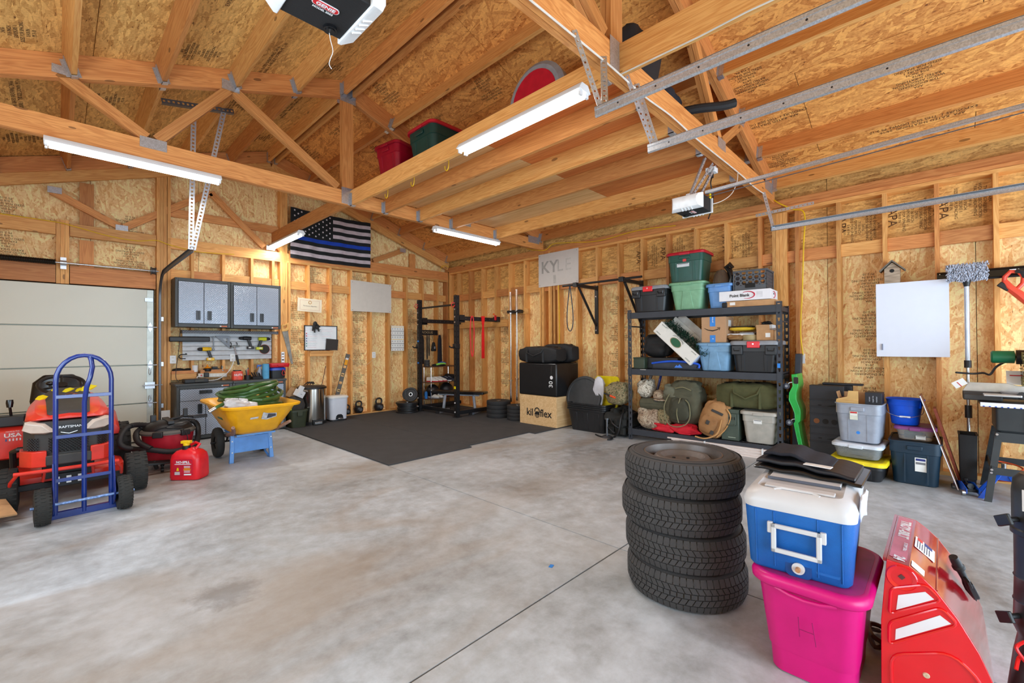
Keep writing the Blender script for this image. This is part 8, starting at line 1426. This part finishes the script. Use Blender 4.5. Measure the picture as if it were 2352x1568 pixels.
b_ = MB(); b_.tube([(-.10, -.262, .372), (-.05, -.27, .362), (0, -.272, .358), (.05, -.27, .362), (.10, -.262, .372)], .008, 8); b_.build('lid_tab', PNK, t)
SCR = mat('scratch_dark', (150, 8, 90), .6); tap = (.25 - .19) / .37
for p in (((-.02, .29), (-.022, .20)), ((.025, .285), (.03, .18)), ((-.02, .235), (.027, .235))):
    b_ = MB(); b_.tube([(p[0][0], -.203 - .13 * (p[0][1] - .10) / .37 * .98 - .0045, p[0][1]), (p[1][0], -.203 - .13 * (p[1][1] - .10) / .37 * .98 - .0045, p[1][1])], .0016, 5); b_.build('scratched_letter', SCR, t)
CBL = mat('cooler_blue', (14, 96, 176), .42, bump=.25, bscale=350); CWH = mat('cooler_white', (208, 209, 213), .35, var=.04)
t = thing('cooler', 'blue cooler with white lid and handle standing on the pink tote', 'cooler', (-3.96, -7.715, .424), -PI / 2 + R(4), rot=(0, 0, -PI / 2 + R(4)))
b_ = MB(); b_.rr([(0, .325, .54, .03), (.012, .345, .56, .04), (.25, .372, .60, .045), (.255, .372, .60, .045)], 7); b_.build('body', CBL, t, ang=40)
b_ = MB(); b_.rr([(.25, .38, .61, .05), (.272, .385, .615, .05), (.30, .365, .595, .05), (.318, .33, .56, .05), (.326, .29, .52, .04), (.320, .28, .51, .04)], 7); b_.build('lid', CWH, t, ang=50)
b_ = MB(); b_.b2((-.12, -.23, .319), (.12, -.18, .328)); b_.b2((-.125, -.10, .320), (.13, .24, .332)); b_.build('lid_panel', CWH, t, bevel=.004); b_ = MB(); b_.b2((-.13, -.105, .322), (.13, -.101, .333)); b_.build('lid_seam', mat('seam_grey', (90, 96, 110), .5), t); b_ = MB(); b_.tube([(-.08, -.262, .321), (-.055, -.245, .327), (.05, -.245, .327), (.075, -.262, .321)], .007, 8); b_.build('lid_ridge', CWH, t)
yb_ = -.2945
b_ = MB()
for p0, p1 in (((-.075, .19), (.075, .19)), ((-.075, .095), (.075, .095)), ((-.075, .19), (-.075, .095)), ((.075, .19), (.075, .095))): b_.box(((p0[0] + p1[0]) / 2, yb_ - .012, (p0[1] + p1[1]) / 2), (abs(p0[0] - p1[0]) + .018, .014, abs(p0[1] - p1[1]) + .018))
for s in (-1, 1): b_.box((s * .088, yb_ - .004, .18), (.02, .022, .045))
b_.build('handle', CWH, t, bevel=.004)
b_ = MB(); b_.rr([(0, .088, .07, .02), (.004, .088, .07, .02)], 5); b_.build('drain_recess', mat('cooler_blue_dark', (10, 70, 140), .4), t, (.005, -.279, .034), (PI / 2, 0, 0)); b_ = MB(); b_.cyl((.005, -.285, .036), (.005, -.292, .036), .022, n=24); b_.build('drain_flange', CWH, t); MB().cyl((.005, -.29, .036), (.005, -.305, .034), .009, n=14).build('drain_plug', mat('plug_tan', (180, 130, 90), .5), t)
for x in (-.14, .145, -.075, .07): b_ = MB(); b_.tube([(x, -.2815, .02), (x, -.3005, .245)], .0022, 5); b_.build('moulding_line', CBL, t)
b_ = MB(); b_.rr([(0, .075, .035, .004), (.0015, .075, .035, .004)], 3); b_.build('moulded_panel', CBL, t, (.10, -.281, .05), (PI / 2, 0, 0))
t = thing('white_rag', 'white rag hanging over the right side of the cooler', 'rag', (-4.05, -7.915, .66)); b_ = MB(); random.seed(5); rg = []
for z in (0, .03, .05, .07, .085): rg.append([Vector((x, -.006 + random.uniform(-.006, .004), z + random.uniform(-.008, .008))) for x in (-.10, -.06, -.02, .02, .06, .10)])
b_.loft(rg, False, False, False); o = b_.build('cloth', mat('rag_white', (222, 226, 236), .9), t, ang=80); mo = o.modifiers.new('s', 'SOLIDIFY'); mo.thickness = .006
NV = mat('mat_navyblack', (24, 26, 34), .45, bump=.3, bscale=30)
t = thing('floor_mats', 'pile of folded black floor mats and cloth on the cooler lid', 'mats', (-3.88, -7.70, .7575), -PI / 2)
def pad(nm_, x0, x1, y0, y1, z0, th, wv, m_, rz=0):
    b_ = MB(); n_ = 14; rg = []
    for i in range(n_ + 1):
        q = i / n_; x = x0 + (x1 - x0) * q; zz = z0 + wv * math.sin(q * PI * 1.3 + .3) + .004 * math.sin(q * 17); e = .01 if i in (0, n_) else 0
        rg.append([Vector((x, y0 + e, zz + e * .3)), Vector((x, y0 - .004, zz + th / 2)), Vector((x, y0 + e, zz + th)), Vector((x, y1 - e, zz + th)), Vector((x, y1, zz + th / 2)), Vector((x, y1 - e, zz))])
    b_.loft(rg); return b_.build(nm_, m_, t, rot=(0, 0, rz), bevel=.003)
pad('lower_mat', -.185, .215, -.12, .20, .0, .016, .006, BLKG); pad('upper_mat', -.18, .19, -.10, .19, .022, .018, .012, NV); pad('cloth', -.16, .10, -.06, .17, .048, .016, .020, mat('cloth_navy', (22, 24, 36), .8, bump=.4, bscale=25))
box('white_tag', (.06, -.085, .052), (.10, .04, .003), WHT, t, rz=-.1)
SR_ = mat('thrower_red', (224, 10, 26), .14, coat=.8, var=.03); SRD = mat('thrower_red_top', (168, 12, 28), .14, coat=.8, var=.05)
t = thing('snow_blower', 'glossy red snow blower housing with white side stripes in the near right corner', 'snow blower', (-4.10, -7.975, 0)); W_ = .58
out = [(.0, .02), (-.002, .30), (-.02, .532), (-.083, .525), (-.12, .497), (-.153, .465), (-.207, .388), (-.257, .293), (-.288, .209), (-.30, .12), (-.29, .04), (-.25, .01)]
b_ = MB(); b_.loft([[Vector((x, y, z)) for y, z in out] for x in (-.006, .0)]); b_.build('side_plate', SR_, t, bevel=.002); b_ = MB(); b_.loft([[Vector((x, y, z)) for y, z in out] for x in (W_, W_ + .006)]); b_.build('side_plate', SR_, t, bevel=.002)
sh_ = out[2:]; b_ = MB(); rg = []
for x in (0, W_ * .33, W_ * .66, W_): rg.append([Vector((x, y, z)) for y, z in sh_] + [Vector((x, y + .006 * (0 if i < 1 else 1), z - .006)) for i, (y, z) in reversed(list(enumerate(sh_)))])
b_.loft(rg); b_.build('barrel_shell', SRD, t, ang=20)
b_ = MB(); b_.tube([(x, -.155, .464) for x in (.0, .1, .3, .5, W_)], .003, 6); b_.build('shell_crease', SRD, t)
def emb(nm_, pts, r, m_, closed=True): b_ = MB(); b_.tube([(-.007, y, z) for y, z in pts], r, 8, closed=closed); return b_.build(nm_, m_, t)
def rrect(pts, r=.012):
    P = [Vector((a, c, 0)) for a, c in pts]; o_ = []
    for i in range(len(P)):
        a, b2_, c = P[i - 1], P[i], P[(i + 1) % len(P)]; d1, d2 = (a - b2_).normalized() * r, (c - b2_).normalized() * r
        for k in range(5): u = k / 4; o_.append(((1 - u) ** 2 * (b2_ + d1) + 2 * u * (1 - u) * b2_ + u * u * (b2_ + d2)))
    return [(p.x, p.y) for p in o_]
emb('embossed_rib', rrect([(-.026, .332), (-.032, .430), (-.128, .478), (-.168, .436)], .018), .0055, SR_); emb('embossed_rib', rrect([(-.024, .218), (-.026, .302), (-.166, .412), (-.208, .368)], .02), .0055, SR_)
emb('embossed_rib', rrect([(-.030, .05), (-.030, .185), (-.19, .265), (-.262, .20), (-.272, .08), (-.20, .03)], .04), .006, SR_)
b_ = MB(); b_.lathe([(.03, 0), (.042, -.003), (.045, 0)], 26, (0, 0, 0), 'X'); b_.build('boss_ring', SR_, t, (-.007, -.062, .478)); b_ = MB(); b_.box((0, 0, 0), (.004, .014, .014), Matrix.Rotation(.7, 3, 'X')); b_.build('square_hole', mat('hole_brown', (90, 50, 50), .6), t, (-.008, -.062, .482)); MB().lathe([(.001, -.003), (.008, -.003), (.010, 0), (.001, 0)], 16, (-.007, -.125, .155), 'X').build('bolt_hole', mat('hole_pale', (200, 180, 150), .5), t)
ST = mat('stripe_white', (230, 232, 236), .35, var=.02)
for P_ in ([(-.046, .356), (-.052, .412), (-.125, .452), (-.148, .434)], [(-.042, .244), (-.044, .284), (-.162, .384), (-.190, .366)]): b_ = MB(); b_.prism(P_, -.0085, -.007, 'X'); b_.build('white_stripe', ST, t)
box('front_lip', (W_ / 2, -.014, .529), (W_, .01, .012), SRD, t); tx = (0, 0, 0)
zt_ = .531; M0 = Matrix(((0, -1, 0), (1, 0, 0), (0, 0, 1)))
def topm(o, x, y, z, slope, f=0): o.matrix_local = (Matrix.Translation((x, y, z)) @ Matrix.Rotation(slope, 4, 'X') @ Matrix.Rotation(f, 4, 'Z')); return o
sl0 = math.atan2(.532 - .525, .063)
topm(MB().rr([(0, .52, .050, .006), (.0006, .52, .050, .006)], 4).build('name_sticker', mat('sticker_rose', (206, 120, 140), .35), t), .30, -.050, .5298, sl0)
topm(text('lettering', 'TROY-BILT', .046, WHT, t, (0, 0, 0), bold=.0016, sx=1.05), .40, -.051, .5308, sl0, PI)
topm(text('lettering', '24', .045, WHT, t, (0, 0, 0), bold=.0012), .045, -.052, .5308, sl0, PI)
for k in range(3): topm(box('print_block', (0, 0, 0), (.03, .024, .0006), (mat('sticker_slate', (110, 110, 150), .4), PAPER, MC['sticker_slate'])[k], t), .14 + k * .035, -.04, .5312, sl0)
topm(text('lettering', 'STORM 208cc', .016, WHT, t, (0, 0, 0)), .18, -.064, .5308, sl0, PI)
sl1 = math.atan2(.525 - .465, .07)
o = topm(MB().rr([(0, .13, .075, .004), (.0006, .13, .075, .004)], 3).build('warning_label', PAPER, t), .30, -.118, .4995, .70)
for k in range(6): box('label_line', (-.01 + .0, .028 - k * .009, .001), (.09 - .01 * (k % 3), .003, .0008), mat('ink_slate', (90, 90, 110), .7), o)
box('label_red', (.048, .02, .001), (.03, .02, .0008), RED, o); box('label_dark', (.048, -.012, .001), (.03, .03, .0008), mat('label_navy', (40, 50, 120)), o)
topm(MB().rr([(0, .055, .045, .003), (.0006, .055, .045, .003)], 3).build('small_label', PAPER, t), .045, -.105, .5095, .70)
o = thing('clean_out_tool', 'black clean-out tool clipped on the red snow blower shell', 'tool'); CT = mat('tool_black', (34, 34, 36), .5)
_z = Vector((-.10, .07, .2)).normalized(); _y = Vector((0, .62, -.78)); _x = _y.cross(_z).normalized(); _y = _z.cross(_x); _M = Matrix((_x, _y, _z)).transposed().to_4x4(); _M.translation = (-3.745, -8.205, .405); o.matrix_world = _M
b_ = MB(); b_.lathe([(.001, .10), (.014, .10), (.016, .085), (.016, .06), (.020, .055), (.020, .045), (.013, .04), (.011, -.01), (.015, -.03), (.016, -.06), (.008, -.10), (.001, -.12)], 14); b_.build('shaft', CT, o)
for z, s in ((.02, 1), (.0, -1), (.01, 1)): b_ = MB(); b_.loft([[Vector((s * x, y, z + dz)) for x, dz in ((.0, -.015), (.04, -.02), (.045, .015), (.0, .012))] for y in (-.005, .005)]); b_.build('clip', CT, o, bevel=.002)
b_ = MB(); b_.loft([[Vector((x, -.014 + y, z)) for x, z in ((-.022, -.02), (.022, -.02), (.018, -.09), (0, -.115), (-.018, -.09))] for y in (0, .02)]); b_.build('scoop', CT, o, bevel=.003)
t = thing('blower_tube', 'thick black corrugated blower tube standing at the right edge', 'blower tube', (-4.00, -8.385, .0)); b_ = MB()
b_.lathe([(.001, .90), (.05, .90), (.066, .88), (.07, .84), (.07, .72), (.074, .715), (.074, .70), (.066, .695), (.066, .56), (.069, .555), (.066, .55), (.068, .48), (.071, .475), (.068, .47), (.070, .40), (.072, .39), (.06, .36), (.07, .30), (.09, .12), (.09, 0), (.001, 0)], 30); b_.build('tube', mat('tube_black', (40, 42, 44), .4), t, ang=35); box('label', (-.062, .036, .82), (.03, .003, .07), WHT, t, rz=1.0)
for z, s in ((.75, 1), (.43, 1)): b_ = MB(); b_.cyl((-.03, .055, z), (-.065, .085, z), .009, n=8); b_.box((-.075, .092, z), (.05, .012, .035), Matrix.Rotation(.7, 3, 'Z') @ Matrix.Rotation(.5, 3, 'Y')); b_.build('wing_knob', BLK, t, bevel=.003)
rope('red_wire', '', [(-.06, .05, .36), (-.10, .07, .35), (-.09, .05, .31), (-.05, .06, .30), (-.08, .07, .27)], .005, mat('wire_red', (226, 30, 30), .4), parent=t, tagit=False)
t = rope('leather_strap', 'brown leather straps coiled on the floor between pink tote and snow blower', [(-3.62, -7.93, .012), (-3.68, -7.90, .03), (-3.78, -7.93, .015), (-3.72, -7.97, .03), (-3.64, -7.95, .04), (-3.66, -7.90, .05), (-3.76, -7.92, .05), (-3.74, -7.98, .015)], .010, mat('leather_brown', (86, 56, 42), .5), 'strap')
t = box('tape_scrap', (-4.18, -6.44, .002), (.035, .022, .002), mat('tape_bright', (40, 130, 214)), None, rz=.3); tag(t, 'scrap of blue tape stuck on the concrete floor', 'tape')
